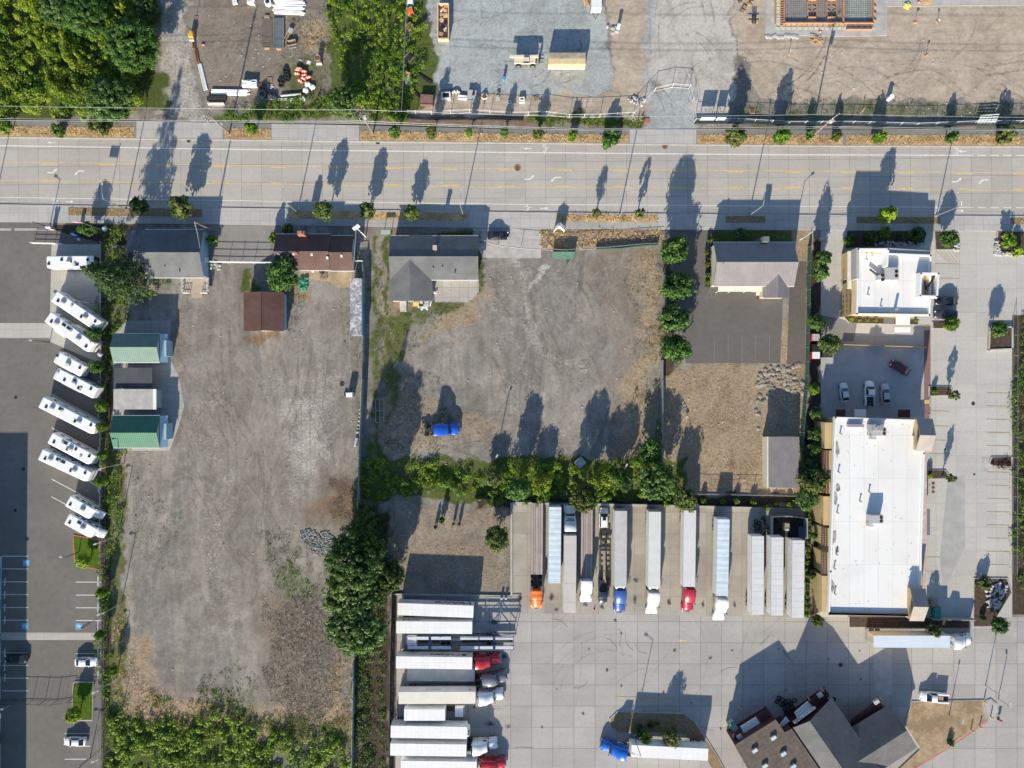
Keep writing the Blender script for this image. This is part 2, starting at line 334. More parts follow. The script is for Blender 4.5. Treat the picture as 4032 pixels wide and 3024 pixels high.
lay('green',rect(425,980,500,3100),8,.6); lay('mulch',rect(396,890,440,3200),6,1,False); lay('mulch',rect(215,885,520,965),4,1,False)
lay('green',[(430,2780),(900,2860),(1060,2900),(1060,3300),(430,3300)],25,1)
# middle strip and lot between fences
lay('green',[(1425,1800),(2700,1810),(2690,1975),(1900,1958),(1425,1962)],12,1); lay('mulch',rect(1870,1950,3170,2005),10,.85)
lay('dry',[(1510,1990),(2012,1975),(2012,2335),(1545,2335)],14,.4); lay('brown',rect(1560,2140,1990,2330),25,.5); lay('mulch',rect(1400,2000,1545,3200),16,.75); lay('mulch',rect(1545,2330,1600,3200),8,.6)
lay('dry',[(2602,1500),(2650,1440),(3180,1430),(3175,1970),(2602,1970)],10,.6); lay('brown',[(2602,1440),(3180,1430),(3175,1970),(2602,1970)],30,.6); lay('dry',[(2640,1500),(2760,1650),(2900,1600),(2950,1900),(2700,1900)],100,.95); lay('brown',rect(2700,1500,3000,1900),60,.4); lay('pale',[(2985,1400),(3140,1400),(3130,1750),(2985,1750)],14,.45)
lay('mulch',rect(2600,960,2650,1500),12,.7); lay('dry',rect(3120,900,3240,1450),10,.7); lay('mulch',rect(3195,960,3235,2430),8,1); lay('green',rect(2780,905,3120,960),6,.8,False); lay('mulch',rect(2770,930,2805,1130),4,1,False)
lay('dry',rect(3060,1250,3175,1450),10,.7,False)
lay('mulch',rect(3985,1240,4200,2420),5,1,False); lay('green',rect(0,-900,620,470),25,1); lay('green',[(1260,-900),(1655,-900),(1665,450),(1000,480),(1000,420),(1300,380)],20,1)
lay('green',[(-2000,-900),(0,-900),(0,470),(-2000,470)],25,1)
lay('rustd',rect(-500,468,2500,486),10,.6); lay('rustd',rect(1600,455,2500,506),10,.6); lay('green',rect(2080,455,2530,490),14,.9); lay('dry',rect(2740,495,5200,512),8,.6); lay('green',rect(880,420,1080,490),20,.7)
me=bpy.data.meshes.new('ground'); nv=nx*ny
co=np.stack([X.ravel(),Y.ravel(),np.zeros(nv)],1)
idx=np.arange(nv).reshape(ny,nx); qd=np.stack([idx[:-1,:-1],idx[:-1,1:],idx[1:,1:],idx[1:,:-1]],-1).reshape(-1,4)
def fastmesh(me,co,qd):
    me.vertices.add(len(co)); me.vertices.foreach_set('co',co.astype(np.float32).ravel())
    nf=len(qd); me.loops.add(nf*4); me.loops.foreach_set('vertex_index',qd.astype(np.int32).ravel())
    me.polygons.add(nf); me.polygons.foreach_set('loop_start',np.arange(0,nf*4,4,dtype=np.int32)); me.update(calc_edges=True)
fastmesh(me,co,qd)
for k,a in LAY.items():
    at=me.attributes.new(k,'FLOAT','POINT'); at.data.foreach_set('value',a.astype(np.float32).ravel())
ground=tag(bpy.data.objects.new('ground',me),kind='structure'); COL.objects.link(ground)
t=NT('yard_ground')
nA=t.noise(.05,6,.6); nB=t.noise(.35,6,.65); nC=t.noise(2.2,5,.7); nD=t.noise(9,3,.6); nE=t.noise(.6,7,.75)
base=t.ramp(nA,[(.3,(.27,.243,.21)),(.7,(.385,.348,.302))]); nF=t.noise(.13,7,.65,src=t.mapping((1.6,.35,1)),dist=1.2); base=t.mix(t.ramp(nF,[(.4,.75),(.58,0)]),base,(.175,.165,.15)); base=t.mix(t.ramp(nB,[(.35,.5),(.6,0)]),base,(.19,.178,.16)); base=t.mix(t.ramp(nF,[(.6,0),(.8,.6)]),base,(.47,.435,.39)); base=t.mix(t.ramp(nC,[(.3,.4),(.5,0)]),base,(.19,.165,.14))
base=t.mix(t.ramp(nE,[(.5,0),(.72,.38)]),base,(.44,.41,.37)); base=t.mix(t.ramp(nD,[(.2,.3),(.5,0)]),base,(.10,.09,.08))
def layer(col,k,c1,c2,nz=None,amp=.7,sc_=nB):
    m=t.math('ADD',t.attr(k),t.math('MULTIPLY',t.math('SUBTRACT',t.math('ADD',t.math('MULTIPLY',nC,.6),t.math('MULTIPLY',nB,.4)),.5),amp*2))
    m=t.math('MULTIPLY',t.ramp(m,[(.32,0),(.68,1)]),t.ramp(t.attr(k),[(0,0),(.12,1)]))
    return t.mix(m,col,t.ramp(nz or nC,[(.3,c1),(.7,c2)]))
col=layer(base,'brown',(.17,.135,.105),(.30,.25,.20)); col=layer(col,'pale',(.44,.41,.37),(.54,.51,.465))
wv=t.n.new('ShaderNodeTexWave'); wv.bands_direction='Y'; wv.inputs['Scale'].default_value=.22; wv.inputs['Distortion'].default_value=26; wv.inputs['Detail'].default_value=3; wv.inputs['Detail Scale'].default_value=.6; t.lk(t.mapping((.25,1,1)),wv.inputs[0])
sand=t.mix(t.ramp(wv.outputs['Fac'],[(.0,.22),(.2,0)]),t.ramp(nB,[(.3,(.42,.35,.27)),(.7,(.54,.46,.37))]),(.30,.24,.18)); sand=t.mix(t.ramp(nE,[(.35,.4),(.6,0)]),sand,(.32,.26,.20))
mS=t.ramp(t.math('ADD',t.attr('sand'),t.math('MULTIPLY',t.math('SUBTRACT',nC,.5),.6)),[(.35,0),(.65,1)]); col=t.mix(mS,col,sand)
blu=t.ramp(nC,[(.3,(.33,.36,.36)),(.7,(.47,.495,.49))]); blu=t.mix(t.ramp(nE,[(.4,.5),(.6,0)]),blu,(.30,.325,.325))
mB=t.ramp(t.math('ADD',t.attr('blue'),t.math('MULTIPLY',t.math('SUBTRACT',nC,.5),.5)),[(.3,0),(.7,1)]); col=t.mix(mB,col,blu)
col=layer(col,'rustd',(.15,.095,.06),(.27,.185,.12)); col=layer(col,'dry',(.25,.18,.115),(.50,.38,.245)); col=t.mix(t.math('MULTIPLY',t.ramp(nE,[(.42,.75),(.6,0)]),t.attr('dry')),col,(.24,.20,.15)); col=layer(col,'mulch',(.045,.035,.025),(.10,.075,.055))
col=layer(col,'green',(.05,.075,.015),(.13,.155,.045),None,.9)
col=t.mix(t.ramp(t.noise(.16,7,.68,dist=.8),[(.4,.75),(.56,0)]),col,(.74,.72,.70),'MULTIPLY'); col=t.mix(t.ramp(t.noise(1.1,6,.75),[(.42,.5),(.55,0)]),col,(.72,.70,.68),'MULTIPLY'); t.bump(nC,.35,.08); t.done(col,.95,0,.15); me.materials.append(t.m)
# ---------------- flat sheets ----------------
def sheet(name,poly,m,z,kind='structure',h=0):
    b=MB(); pts=[P2(*p) for p in poly]
    if h: b.prism(pts,z-h,z)
    else:
        pts=ccw(pts); b.add([(x,y,z) for x,y in pts],[tuple(range(len(pts)))])
    return tag(b.build(name,m),kind=kind)
def band(b,top,bot,z,mi=0):                    # ribbon between two polylines
    n=len(top); vs=[(*P2(*p),z) for p in top]+[(*P2(*p),z) for p in bot]
    b.add(vs,[(k+n,k+n+1,k+1,k) for k in range(n-1)],mi)
def line(b,pts,wd,z,mi=0,world=False):
    pts=pts if world else [P2(*p) for p in pts]
    for (x1,y1),(x2,y2) in zip(pts[:-1],pts[1:]):
        d=math.hypot(x2-x1,y2-y1) or 1; nx_,ny_=-(y2-y1)/d*wd/2,(x2-x1)/d*wd/2
        b.add([(x1-nx_,y1-ny_,z),(x2-nx_,y2-ny_,z),(x2+nx_,y2+ny_,z),(x1+nx_,y1+ny_,z)],[(0,1,2,3)],mi)
def interp(tab,x):
    for (a,ya),(b_,yb) in zip(tab[:-1],tab[1:]):
        if x<=b_: return ya+(yb-ya)*(x-a)/(b_-a)
    (a,ya),(b_,yb)=tab[-2:]; return ya+(yb-ya)*(x-a)/(b_-a)
KN=[(-9000,500),(0,540),(1500,558),(2500,568),(3300,575),(4032,577),(12000,590)]
KS=[(-9000,760),(0,807),(1000,822),(2000,837),(3000,847),(4032,853),(12000,880)]
WN=[(0,573),(1000,589),(2000,600),(3000,609),(4032,612)]; Y1=[(0,637),(1000,652),(2000,664),(3000,672),(4032,680)]
Y2=[(0,711),(1000,724),(2000,738),(3000,742),(4032,750)]; WS=[(0,777),(1000,791),(2000,804),(3000,811),(4032,818)]
SWN=[(-9000,465),(0,497),(530,499),(1414,515),(2000,526),(2480,530),(4032,532),(12000,545)]   # north footway, lower edge
SWN2=[(-9000,440),(0,472),(530,478),(1414,494),(2000,509),(2480,510),(4032,511),(12000,525)]
SWS=[(-9000,800),(0,847),(1000,860),(2000,875),(3000,880),(4032,885),(12000,910)]; SWS2=[(-9000,830),(0,874),(1000,886),(2000,899),(3000,906),(4032,910),(12000,935)]
xs=[-9000,-3000]+list(range(-600,4700,100))+[7000,12000]
b=MB(); band(b,[(x,interp(KN,x)) for x in xs],[(x,interp(KS,x)) for x in xs],.01); tag(b.build('road',M['conc_road']),kind='structure')
def sband(name,ta,tb,x0,x1,z,m,h=0,offa=0,offb=0):
    xs_=[x0]+[x for x in range(-8900,12000,100) if x0<x<x1]+[x1]
    a=[(x,interp(ta,x)+offa) for x in xs_]; c=[(x,interp(tb,x)+offb) for x in xs_]
    b=MB()
    if h: b.prism([P2(*p) for p in a]+[P2(*p) for p in c[::-1]],z-h,z)
    else: band(b,a,c,z)
    return tag(b.build(name,m),kind='structure')
sband('pavement',KS,SWS2,-9000,12000,.13,M['conc_side'],.12)
for x0,x1 in ((-9000,538),(877,1070),(1414,2479),(2741,12000)): sband('pavement',SWN2,KN,x0,x1,.13,M['asph_path'],.12)
for x0,x1 in ((538,877),(1070,1414),(2479,2741)): sband('driveway',SWN2,KN,x0,x1,.12,M['apron'],.11)
for x0,x1 in ((-500,270),(796,1138),(1850,2190),(2592,2854),(3225,3371),(3705,3976)): sband('driveway',KS,SWS2,x0,x1,.135,M['apron'])
t=NT('dry_verge_grass'); n1=t.noise(1.6,6,.7,dist=.6); n2=t.noise(.4,5); c_=t.ramp(n1,[(.3,(.24,.15,.08)),(.5,(.50,.34,.17)),(.7,(.72,.54,.31))]); c_=t.mix(t.ramp(n2,[(.4,0),(.65,.5)]),c_,(.15,.11,.06)); t.bump(n1,.6,.12); M['dryg']=t.done(c_,.95,0,.1)
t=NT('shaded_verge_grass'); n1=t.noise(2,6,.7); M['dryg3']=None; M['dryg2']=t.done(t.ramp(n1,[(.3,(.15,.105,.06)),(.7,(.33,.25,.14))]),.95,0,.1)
VERGES=[]
for x0,x1 in ((-9000,530),(885,1068),(1418,2476),(2745,3318),(3332,12000)):
    sband('verge',SWN,KN,x0,x1,.139,M['dryg'],0,1,-4); VERGES.append((SWN,KN,max(x0,-150),min(x1,4180),1.0))
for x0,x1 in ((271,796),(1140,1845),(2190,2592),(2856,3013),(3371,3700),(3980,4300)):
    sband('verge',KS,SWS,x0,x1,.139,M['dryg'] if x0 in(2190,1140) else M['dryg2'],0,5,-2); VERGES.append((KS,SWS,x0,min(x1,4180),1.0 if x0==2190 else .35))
b=MB()
for tab in (KN,KS):
    for x in range(-600,4600,50):
        s_=3 if tab is KS else -3
        a=[(x,interp(tab,x)-2),(x+50,interp(tab,x+50)-2),(x+50,interp(tab,x+50)+2),(x,interp(tab,x)+2)]
        b.prism([P2(*p) for p in a],0.0,.142)
tag(b.build('kerb',M['conc_plain']),kind='structure')
# painted lines
b=MB()
for tab,wd in ((WN,.22),(WS,.14)):
    for x in range(-200,4300,100):
        if x>=3800: 
            for k in (0,50): line(b,[(x+k,interp(tab,x+k)),(x+k+32,interp(tab,x+k+32))],wd,.018)
        else: line(b,[(x,interp(tab,x)),(x+100,interp(tab,x+100))],wd,.018)
tag(b.build('lane_marking',M['white_line']),kind='structure')
b=MB()
for tab,sg in ((Y1,1),(Y2,-1)):
    for x in range(-200,4300,100): line(b,[(x,interp(tab,x)),(x+100,interp(tab,x+100))],.14,.018)
    k=0
    for x in range(-60,4300,225): line(b,[(x,interp(tab,x)+5*sg),(x+62,interp(tab,x+62)+5.5*sg)],.2,.018)
tag(b.build('lane_marking',M['yellow_line']),kind='structure')
def arrow(cx,cy,d,kind,m='white_line',L_=1.55,z=.02,ang=None):
    b=MB(); x0,y0=P2(cx,cy)
    if kind=='s': pts=[(-.9,-.09),(.2,-.09),(.2,-.3),(.95,0),(.2,.3),(.2,.09),(-.9,.09)]
    else:          # curved turn arrow
        pts=[(-1.4,.12),(-.3,.1),(.25,-.1),(.6,-.45),(.35,-.6),(1.35,-.9),(1.0,-.1),(.85,-.25),(.35,.25),(-.25,.42),(-1.4,.42)]
        pts=[(x*.82,-y*.82) for x,y in pts]
    a=ang if ang is not None else (0 if d>0 else math.pi); cs,sn=math.cos(a),math.sin(a)
    b.add([(x0+x*cs-y*sn,y0+x*sn+y*cs,z) for x,y in pts],[tuple(range(len(pts)))] if kind=='s' else [(0,1,9,10),(1,2,8,9),(2,3,7,8),(3,4,5),(3,5,6,7)])
    return tag(b.build('arrow_marking',M[m]),kind='structure')
for x,y,d in ((207,676,1),(312,677,-1),(2085,702,1),(2188,702,-1),(3768,712,1),(3872,712,-1)): arrow(x,y,d,'t')
for x,y,d in ((203,561,-1),(2078,585,-1),(3790,596,-1),(275,794,1),(2143,820,1),(3780,830,1)): arrow(x,y,d,'s')
for x,y in ((214,795),(2147,586),(2076,821),(3768,595),(3690,828)):
    b=MB(); x0,y0=P2(x,y)
    for dy in (-.65,.65):
        for k in range(12):
            a0,a1=k*math.pi/6,(k+1)*math.pi/6
            b.add([(x0-.2+.38*math.cos(a0),y0+dy+.38*math.sin(a0),.02),(x0-.2+.38*math.cos(a1),y0+dy+.38*math.sin(a1),.02),(x0-.2+.27*math.cos(a1),y0+dy+.27*math.sin(a1),.02),(x0-.2+.27*math.cos(a0),y0+dy+.27*math.sin(a0),.02)],[(3,0,1,2)])
    line(b,[(x0-.2,y0-.65),(x0+.35,y0-.2),(x0+.2,y0+.45),(x0-.2,y0+.65)],.12,.021,0,True); line(b,[(x0-.2,y0-.1),(x0+.9,y0+.35)],.12,.022,0,True)
    tag(b.build('bicycle_marking',M['white_line']),kind='structure')
# lots
sheet('parking_lot',[(-3000,874),(200,876),(210,905),(398,958),(400,2150),(400,3400),(-3000,3400)],M['asph'],.012)
sheet('concrete_pad',[(203,962),(398,962),(398,1430),(345,1410),(195,1345)],M['conc_pad'],.02)
sheet('concrete_strip',[(-400,1272),(200,1272),(200,1331),(-400,1331)],M['conc_pad'],.024); sheet('concrete_strip',[(-400,2490),(380,2491),(380,2520),(-400,2520)],M['conc_pad'],.02)
sheet('concrete_strip',[(-400,898),(45,899),(45,908),(-400,908)],M['conc_plain'],.02); sheet('concrete_strip',[(57,899),(215,899),(215,908),(57,908)],M['conc_plain'],.02)
sheet('driveway',[(1862,899),(2131,901),(2131,1016),(1900,1016),(1862,930)],M['conc_plain'],.012); sheet('driveway',[(800,886),(1065,890),(1065,1000),(1020,1038),(860,1038),(845,960)],asphalt('old_driveway',(.25,.235,.215)),.012)
sheet('gravel_strip',[(3112,1030),(3176,1030),(3170,1435),(3098,1435)],asphalt('dark_soil_strip',(.12,.108,.095),.5),.014)
sheet('driveway',[(2600,906),(2805,908),(2775,1130),(3085,1128),(3072,1430),(2700,1430),(2660,1130),(2640,960)],M['asph_dark'],.012)
sheet('lot_concrete',[(2018,1980),(3165,2003),(3165,2430),(2018,2415)],M['conc_bays'],.012)
sheet('lot_concrete',[(1565,2345),(2018,2345),(2018,2415),(3165,2430),(3300,2430),(4032,2430),(9000,2430),(9000,5200),(1530,5200)],M['conc_lot'],.012)
sheet('lot_concrete',[(3232,906),(3985,909),(3985,2430),(3165,2430),(3232,2410)],M['conc_rest'],.012)
sheet('lot_concrete',[(3985,909),(9000,930),(9000,1240),(3985,1240)],M['conc_rest'],.012)
# patches on the restaurant lot
for k,(p,m) in enumerate(((rect(3638,1300,3664,1660),mat('red_paver',(.22,.13,.12),.9,0,.15,2)),([(3232,1240),(3375,1270),(3360,1345),(3232,1340)],M['asph_path']),(rect(3232,1362,3635,1640),mat('grey_paving',(.36,.36,.355),.9,0,.12,.4)),([(3730,1900),(3800,1870),(3800,2150),(3715,2330),(3700,2200)],mat('old_paving',(.36,.355,.34),.9,0,.15,.4)),(rect(3866,1800,3960,1855),M['conc_plain']))):
    sheet('paving_patch',p,m,.018+.004*k)
sheet('paving_patch',[(3443,2555),(3512,2555),(3512,2735),(3443,2735)],M['conc_plain'],.02)
# house patio and pads
sheet('patio',[(1712,1100),(1885,1100),(1885,1150),(1850,1190),(1712,1190)],concrete('cracked_patio',(.36,.34,.31),1.9,2.1,0,.45,.12,.4),.02)
sheet('patio',[(1185,1065),(1390,1065),(1380,1130),(1330,1135),(1300,1110),(1190,1095)],mat('rusty_slab',(.42,.31,.20),.9,0,.3,.4),.02)
sheet('concrete_pad',[(500,1262),(672,1262),(672,1420),(705,1480),(725,1600),(700,1690),(668,1775),(445,1775),(445,1320)],M['conc_side'],.02)
# ================= vehicles =================
def ring(x,hw,z0,z1,r=.15,y0=0): return [(x,y0-hw,z0),(x,y0-hw,z1-r),(x,y0-hw+r,z1),(x,y0+hw-r,z1),(x,y0+hw,z1-r),(x,y0+hw,z0)]
def wheel(parent,x,y,r=.5,w_=.28,dual=False,rimr=.6):
    b=MB(); s=1 if y>0 else -1
    if dual:
        b.cyl((x,y,r),(x,y-s*w_,r),r,n=14); b.cyl((x,y-s*(w_+.06),r),(x,y-s*(2*w_+.06),r),r,n=14)
    else: b.cyl((x,y,r),(x,y-s*w_,r),r,n=14)
    o=b.build('wheel',M['rubber'],parent,False)
    c=MB(); c.cyl((x,y+s*.015,r),(x,y-s*.1,r),r*rimr,r*rimr*.8,n=12); c.build('rim',M['rim'],o,False); return o
def trailer(label,rear,front,roofm,sidem=None,group='semi trailers parked in the truck lot',z=4.1,reefer=False,name='semi_trailer',wd=2.6,text=None,deckz=1.25,axle=2,ribs=None):
    (x0,y0,_),(x1,y1,_)=P(*rear,z),P(*front,z); L_=math.hypot(x1-x0,y1-y0); a=math.atan2(y1-y0,x1-x0)
    t=thing(name,label,'trailer',((x0+x1)/2,(y0+y1)/2,0),a,group); h=L_/2; sidem=sidem or M['white_metal']
    b=MB(); b.box((0,0,(deckz+z-.05)/2),(L_,wd,z-.05-deckz)); b.build('body',sidem,t,False,.03)
    b=MB(); b.box((0,0,z-.035),(L_-.02,wd-.03,.07))
    for k in range(ribs or 0): b.box((-h+L_*(k+.5)/ribs,0,z+.005),(.07,wd-.1,.02))
    b.build('roof',roofm,t,False)
    b=MB()
    for s in (-1,1): b.box((0,s*(wd/2+.012),z-.08),(L_,.025,.12)); b.box((0,s*(wd/2+.012),deckz+.06),(L_,.025,.16))
    b.build('rail',M['steel'],t,False)
    for s in (-1,1):
        b=MB(); b.box((-h-.02,s*(wd/4-.01),(deckz+z)/2),(.05,wd/2-.06,z-deckz-.2)); b.cyl((-h-.06,s*.35,deckz+.1),(-h-.06,s*.35,z-.2),.02,n=5); b.build('rear_door',sidem,t,False)
    b=MB(); b.box((-h+.05,0,.55),(.1,2.3,.12))
    for s in (-1,1): b.box((-h+.05,s*.5,.85),(.08,.08,.6))
    b.build('underride_guard',M['steel'],t,False)
    b=MB(); b.box((-h+L_*.14,0,1.0),(3.2,1.1,.3)); b.box((0,0,deckz-.08),(L_-.1,wd-.2,.14)); b.build('chassis',M['black'],t,False)
    for k in range(axle):
        for s in (-1,1): wheel(t,-h+1.3+k*1.3,s*1.25,.5,.26,True)
    b=MB()
    for s in (-1,1): b.box((h-2.9,s*.75,.6),(.14,.14,1.2)); b.box((h-2.9,s*.75,.04),(.3,.3,.06))
    b.build('landing_gear',M['steel'],t,False)
    if reefer:
        b=MB(); b.loft([ring(h+.02,1.0,z-2.1,z-.12,.2),ring(h+.35,.98,z-2.0,z-.2,.3),ring(h+.55,.8,z-1.9,z-.5,.3)],0,False); o=b.build('refrigeration_unit',M['white'],t,False)
        c=MB(); c.box((h+.3,0,z-.17),(.3,1.2,.06)); c.build('grille',M['black'],o,False)
    if text:
        for (tx,sz,m,xo,zo,shr,wx,bo) in text:
            sd=1 if math.cos(a)>0 else -1      # the side facing north
            text_mesh(tx,sz,m,'lettering',t,(xo*h,sd*(wd/2+.03),zo),(R(90),0,math.pi if sd>0 else 0),shr,.004,wx,bo)
    return t
def flatbed(label,rear,front,group,wood=True,z=1.5):
    (x0,y0,_),(x1,y1,_)=P(*rear,z),P(*front,z); L_=math.hypot(x1-x0,y1-y0); a=math.atan2(y1-y0,x1-x0); h=L_/2
    t=thing('flatbed_trailer',label,'trailer',((x0+x1)/2,(y0+y1)/2,0),a,group)
    b=MB(); b.box((0,0,z-.06),(L_,2.5,.12)); b.build('deck',M['deck'] if wood else M['deck2'],t,False)
    b=MB()
    for y in ((-.72,-.35,.3,.72) if wood else ()): b.box((0,y,z+.008),(L_-.1,.12,.03))
    for s in (-1,1): b.box((0,s*1.27,z-.05),(L_,.06,.16))
    b.build('rail',M['rustbrown'] if wood else M['steel'],t,False)
    b=MB()
    for y in (-.45,.45): b.box((0,y,z-.35),(L_-.6,.14,.45))
    b.build('chassis',M['black'],t,False)
    for k in range(2):
        for s in (-1,1): wheel(t,-h+1.2+k*1.3,s*1.22,.5,.26,True)
    b=MB()
    for s in (-1,1): b.box((h-2.9,s*.7,.55),(.14,.14,1.1))
    b.build('landing_gear',M['steel'],t,False); return t
M['deck']=ribbed('wooden_trailer_deck',(.37,.33,.31),.3,1,.7,.85); M['deck2']=ribbed('grooved_alloy_deck',(.42,.43,.43),.5,0,.7,.5); M['rustbrown']=mat('brown_deck_rail',(.17,.10,.085),.8,0,.3,2)
def tractor(label,front,ang,m,z=4.0,group='road tractors in the truck lot',sleeper=2.1,hood=1.9,nose=None,fairing=True,zc=1.2,chas=8.1):
    x0,y0,_=P(*front,zc); a=R(ang); t=thing('road_tractor',label,'truck',(x0,y0,0),a,group)
    hd=-hood; cb=hd-1.35; sb=cb-sleeper; zz=z if fairing else 2.9
    b=MB(); b.loft([ring(-.12,.72,.65,1.25,.25),ring(-.35,.92,.6,1.55,.3),ring(-1.0,.98,.6,1.8,.35),ring(hd,1.05,.6,2.0,.3)]); b.build('hood',m,t,False)
    for s in (-1,1): b=MB(); b.loft([ring(-.15,.22,.5,1.0,.1,s*.98),ring(-.6,.28,.55,1.3,.15,s*1.0),ring(-1.1,.28,.9,1.38,.15,s*1.0),ring(-1.75,.26,.6,1.2,.1,s*1.0)]); b.build('fender',m,t,False)
    b=MB(); top=[ring(hd,1.08,.6,2.0,.2),ring(hd-.35,1.12,.6,2.75,.3),ring(hd-.7,1.18,.6,2.98,.3),ring(cb,1.22,.6,3.25 if fairing else 2.95,.3)]
    if sleeper>.5: top+=[ring(cb-.5,1.24,.6,zz-.08,.28),ring(sb+.3,1.25,.6,zz,.22),ring(sb,1.25,.6,zz-.05,.22)]
    b.loft(top); b.build('cab',m,t,False)
    b=MB(); b.add([(hd+.02,-.95,2.02),(hd+.02,.95,2.02),(hd-.33,.93,2.72),(hd-.33,-.93,2.72)],[(0,1,2,3)]); b.add([(hd+.05,-.95,2.0),(hd+.05,.95,2.0),(hd-.29,.93,2.76),(hd-.29,-.93,2.76)],[(0,1,2,3)]); b.build('windshield',M['glass'],t,False)
    for s in (-1,1):
        b=MB(); b.box((hd-.85,s*1.19,2.3),(.8,.05,.6)); b.build('side_window',M['glass'],t,False)
        b=MB(); b.box((hd-.05,s*1.42,2.1),(.14,.12,.7)); b.box((hd-.1,s*1.28,2.3),(.05,.25,.05)); b.build('mirror',M['black'],t,False)
        b=MB(); b.cyl((cb-.1,s*1.0,.85),(cb-1.5,s*1.0,.85),.32,n=12); b.build('fuel_tank',M['chrome'],t,False)
        b=MB(); b.box((-.2,s*.78,1.0),(.12,.3,.22)); b.build('headlight',M['lamp'],t,False)
        wheel(t,-1.15,s*1.2,.52,.3)
        for k in (0,1): wheel(t,-chas+1.5+k*1.32,s*1.22,.52,.26,True)
        b=MB(); b.cyl((sb-.18,s*.98,.9),(sb-.18,s*.98,min(zz,3.6)),.09,n=8); b.build('exhaust_stack',M['chrome'],t,False)
    b=MB(); b.box((-.02,0,.62),(.22,2.3,.36)); b.build('bumper',M['chrome'],t,False,.04)
    b=MB(); b.box((-.1,0,1.1),(.06,.9,.6)); b.build('grille',M['black'],t,False)
    b=MB()
    for s in (-1,1): b.box(((-1-chas)/2,s*.43,.95),(chas-1,.1,.28))
    for k in range(5): b.box((sb-.3-k*.6,0,.95),(.12,.9,.2))
    b.box((sb-.5,0,.9),(.6,.8,.3)); b.build('chassis',M['dark'],t,False)
    b=MB(); b.cyl((-chas+2.15,0,1.15),(-chas+2.15,0,1.22),.46,n=16); b.box((-chas+1.6,0,1.14),(.4,.6,.08)); b.build('fifth_wheel',M['dark'],t,False)
    return t
def car(label,c,ang,m,kind='sedan',L_=4.6,wd=1.82,group=None,zc=.8,name=None):
    x,y,_=P(*c,zc); t=thing(name or {'pickup':'pickup_truck'}.get(kind,'parked_car'),label,'car' if kind!='pickup' else 'pickup',(x,y,0),R(ang),group)
    k=L_/4.6; hw=wd/2; zb=.95 if kind=='sedan' else 1.05
    b=MB(); b.loft([ring(-2.3*k,hw*.78,.38,zb-.22,.12),ring(-2.12*k,hw*.95,.25,zb-.02,.14),ring(-1.2*k,hw,.2,zb+.04,.12),ring(.9*k,hw,.2,zb+.02,.12),ring(1.6*k,hw*.97,.22,zb-.08,.15),ring(2.1*k,hw*.88,.25,zb-.2,.18),ring(2.3*k,hw*.62,.35,zb-.38,.12)]); b.build('body',m,t,False)
    H={'sedan':1.45,'suv':1.72,'pickup':1.85}[kind]; g0,g1,r0,r1={'sedan':(-1.85,1.05,-1.05,.25),'suv':(-2.15,1.05,-1.9,.35),'pickup':(-.35,1.25,-.15,.7)}[kind]
    g0*=k;g1*=k;r0*=k;r1*=k
    b=MB(); v=[(g0,-hw*.9,zb),(g1,-hw*.88,zb-.02),(g1,hw*.88,zb-.02),(g0,hw*.9,zb),(r0,-hw*.68,H-.05),(r1,-hw*.66,H-.06),(r1,hw*.66,H-.06),(r0,hw*.68,H-.05)]
    b.add(v,[(0,1,5,4),(1,2,6,5),(2,3,7,6),(3,0,4,7),(4,5,6,7)]); b.build('windows',M['glass'],t,False)
    b=MB(); b.loft([ring(r0-.06,hw*.7,H-.07,H-.01,.03),ring((r0+r1)/2,hw*.72,H-.05,H+.02,.05),ring(r1+.05,hw*.68,H-.09,H-.02,.03)])
    for s in (-1,1):
        b.tube([(g0,s*hw*.9,zb),(r0,s*hw*.69,H-.04)],.045); b.tube([(g1,s*hw*.88,zb),(r1,s*hw*.67,H-.05)],.04)
    b.build('roof',m,t,False)
    if kind=='suv': 
        b=MB(); b.box((0,0,H+.025),(.8,.75,.02)); b.build('sunroof',M['glass'],t,False)
    if kind=='pickup':
        b=MB(); b.box((-1.4*k,0,zb+.02),(1.7*k,wd*.78,.06)); b.build('bed_floor',M['black'],t,False)
    for s in (-1,1):
        for xx in (-1.38*k,1.42*k): wheel(t,xx,s*(hw+.01),.34,.22)
        b=MB(); b.box((2.12*k,s*hw*.62,zb-.22),(.22,.3,.14),-s*.5); b.build('headlight',M['lamp'],t,False)
        b=MB(); b.box((-2.24*k,s*hw*.66,zb-.12),(.12,.34,.16)); b.build('tail_light',M['redlamp'],t,False)
        b=MB(); b.box((.75*k,s*(hw+.08),zb+.06),(.14,.2,.14)); b.build('mirror',m,t,False)
    return t
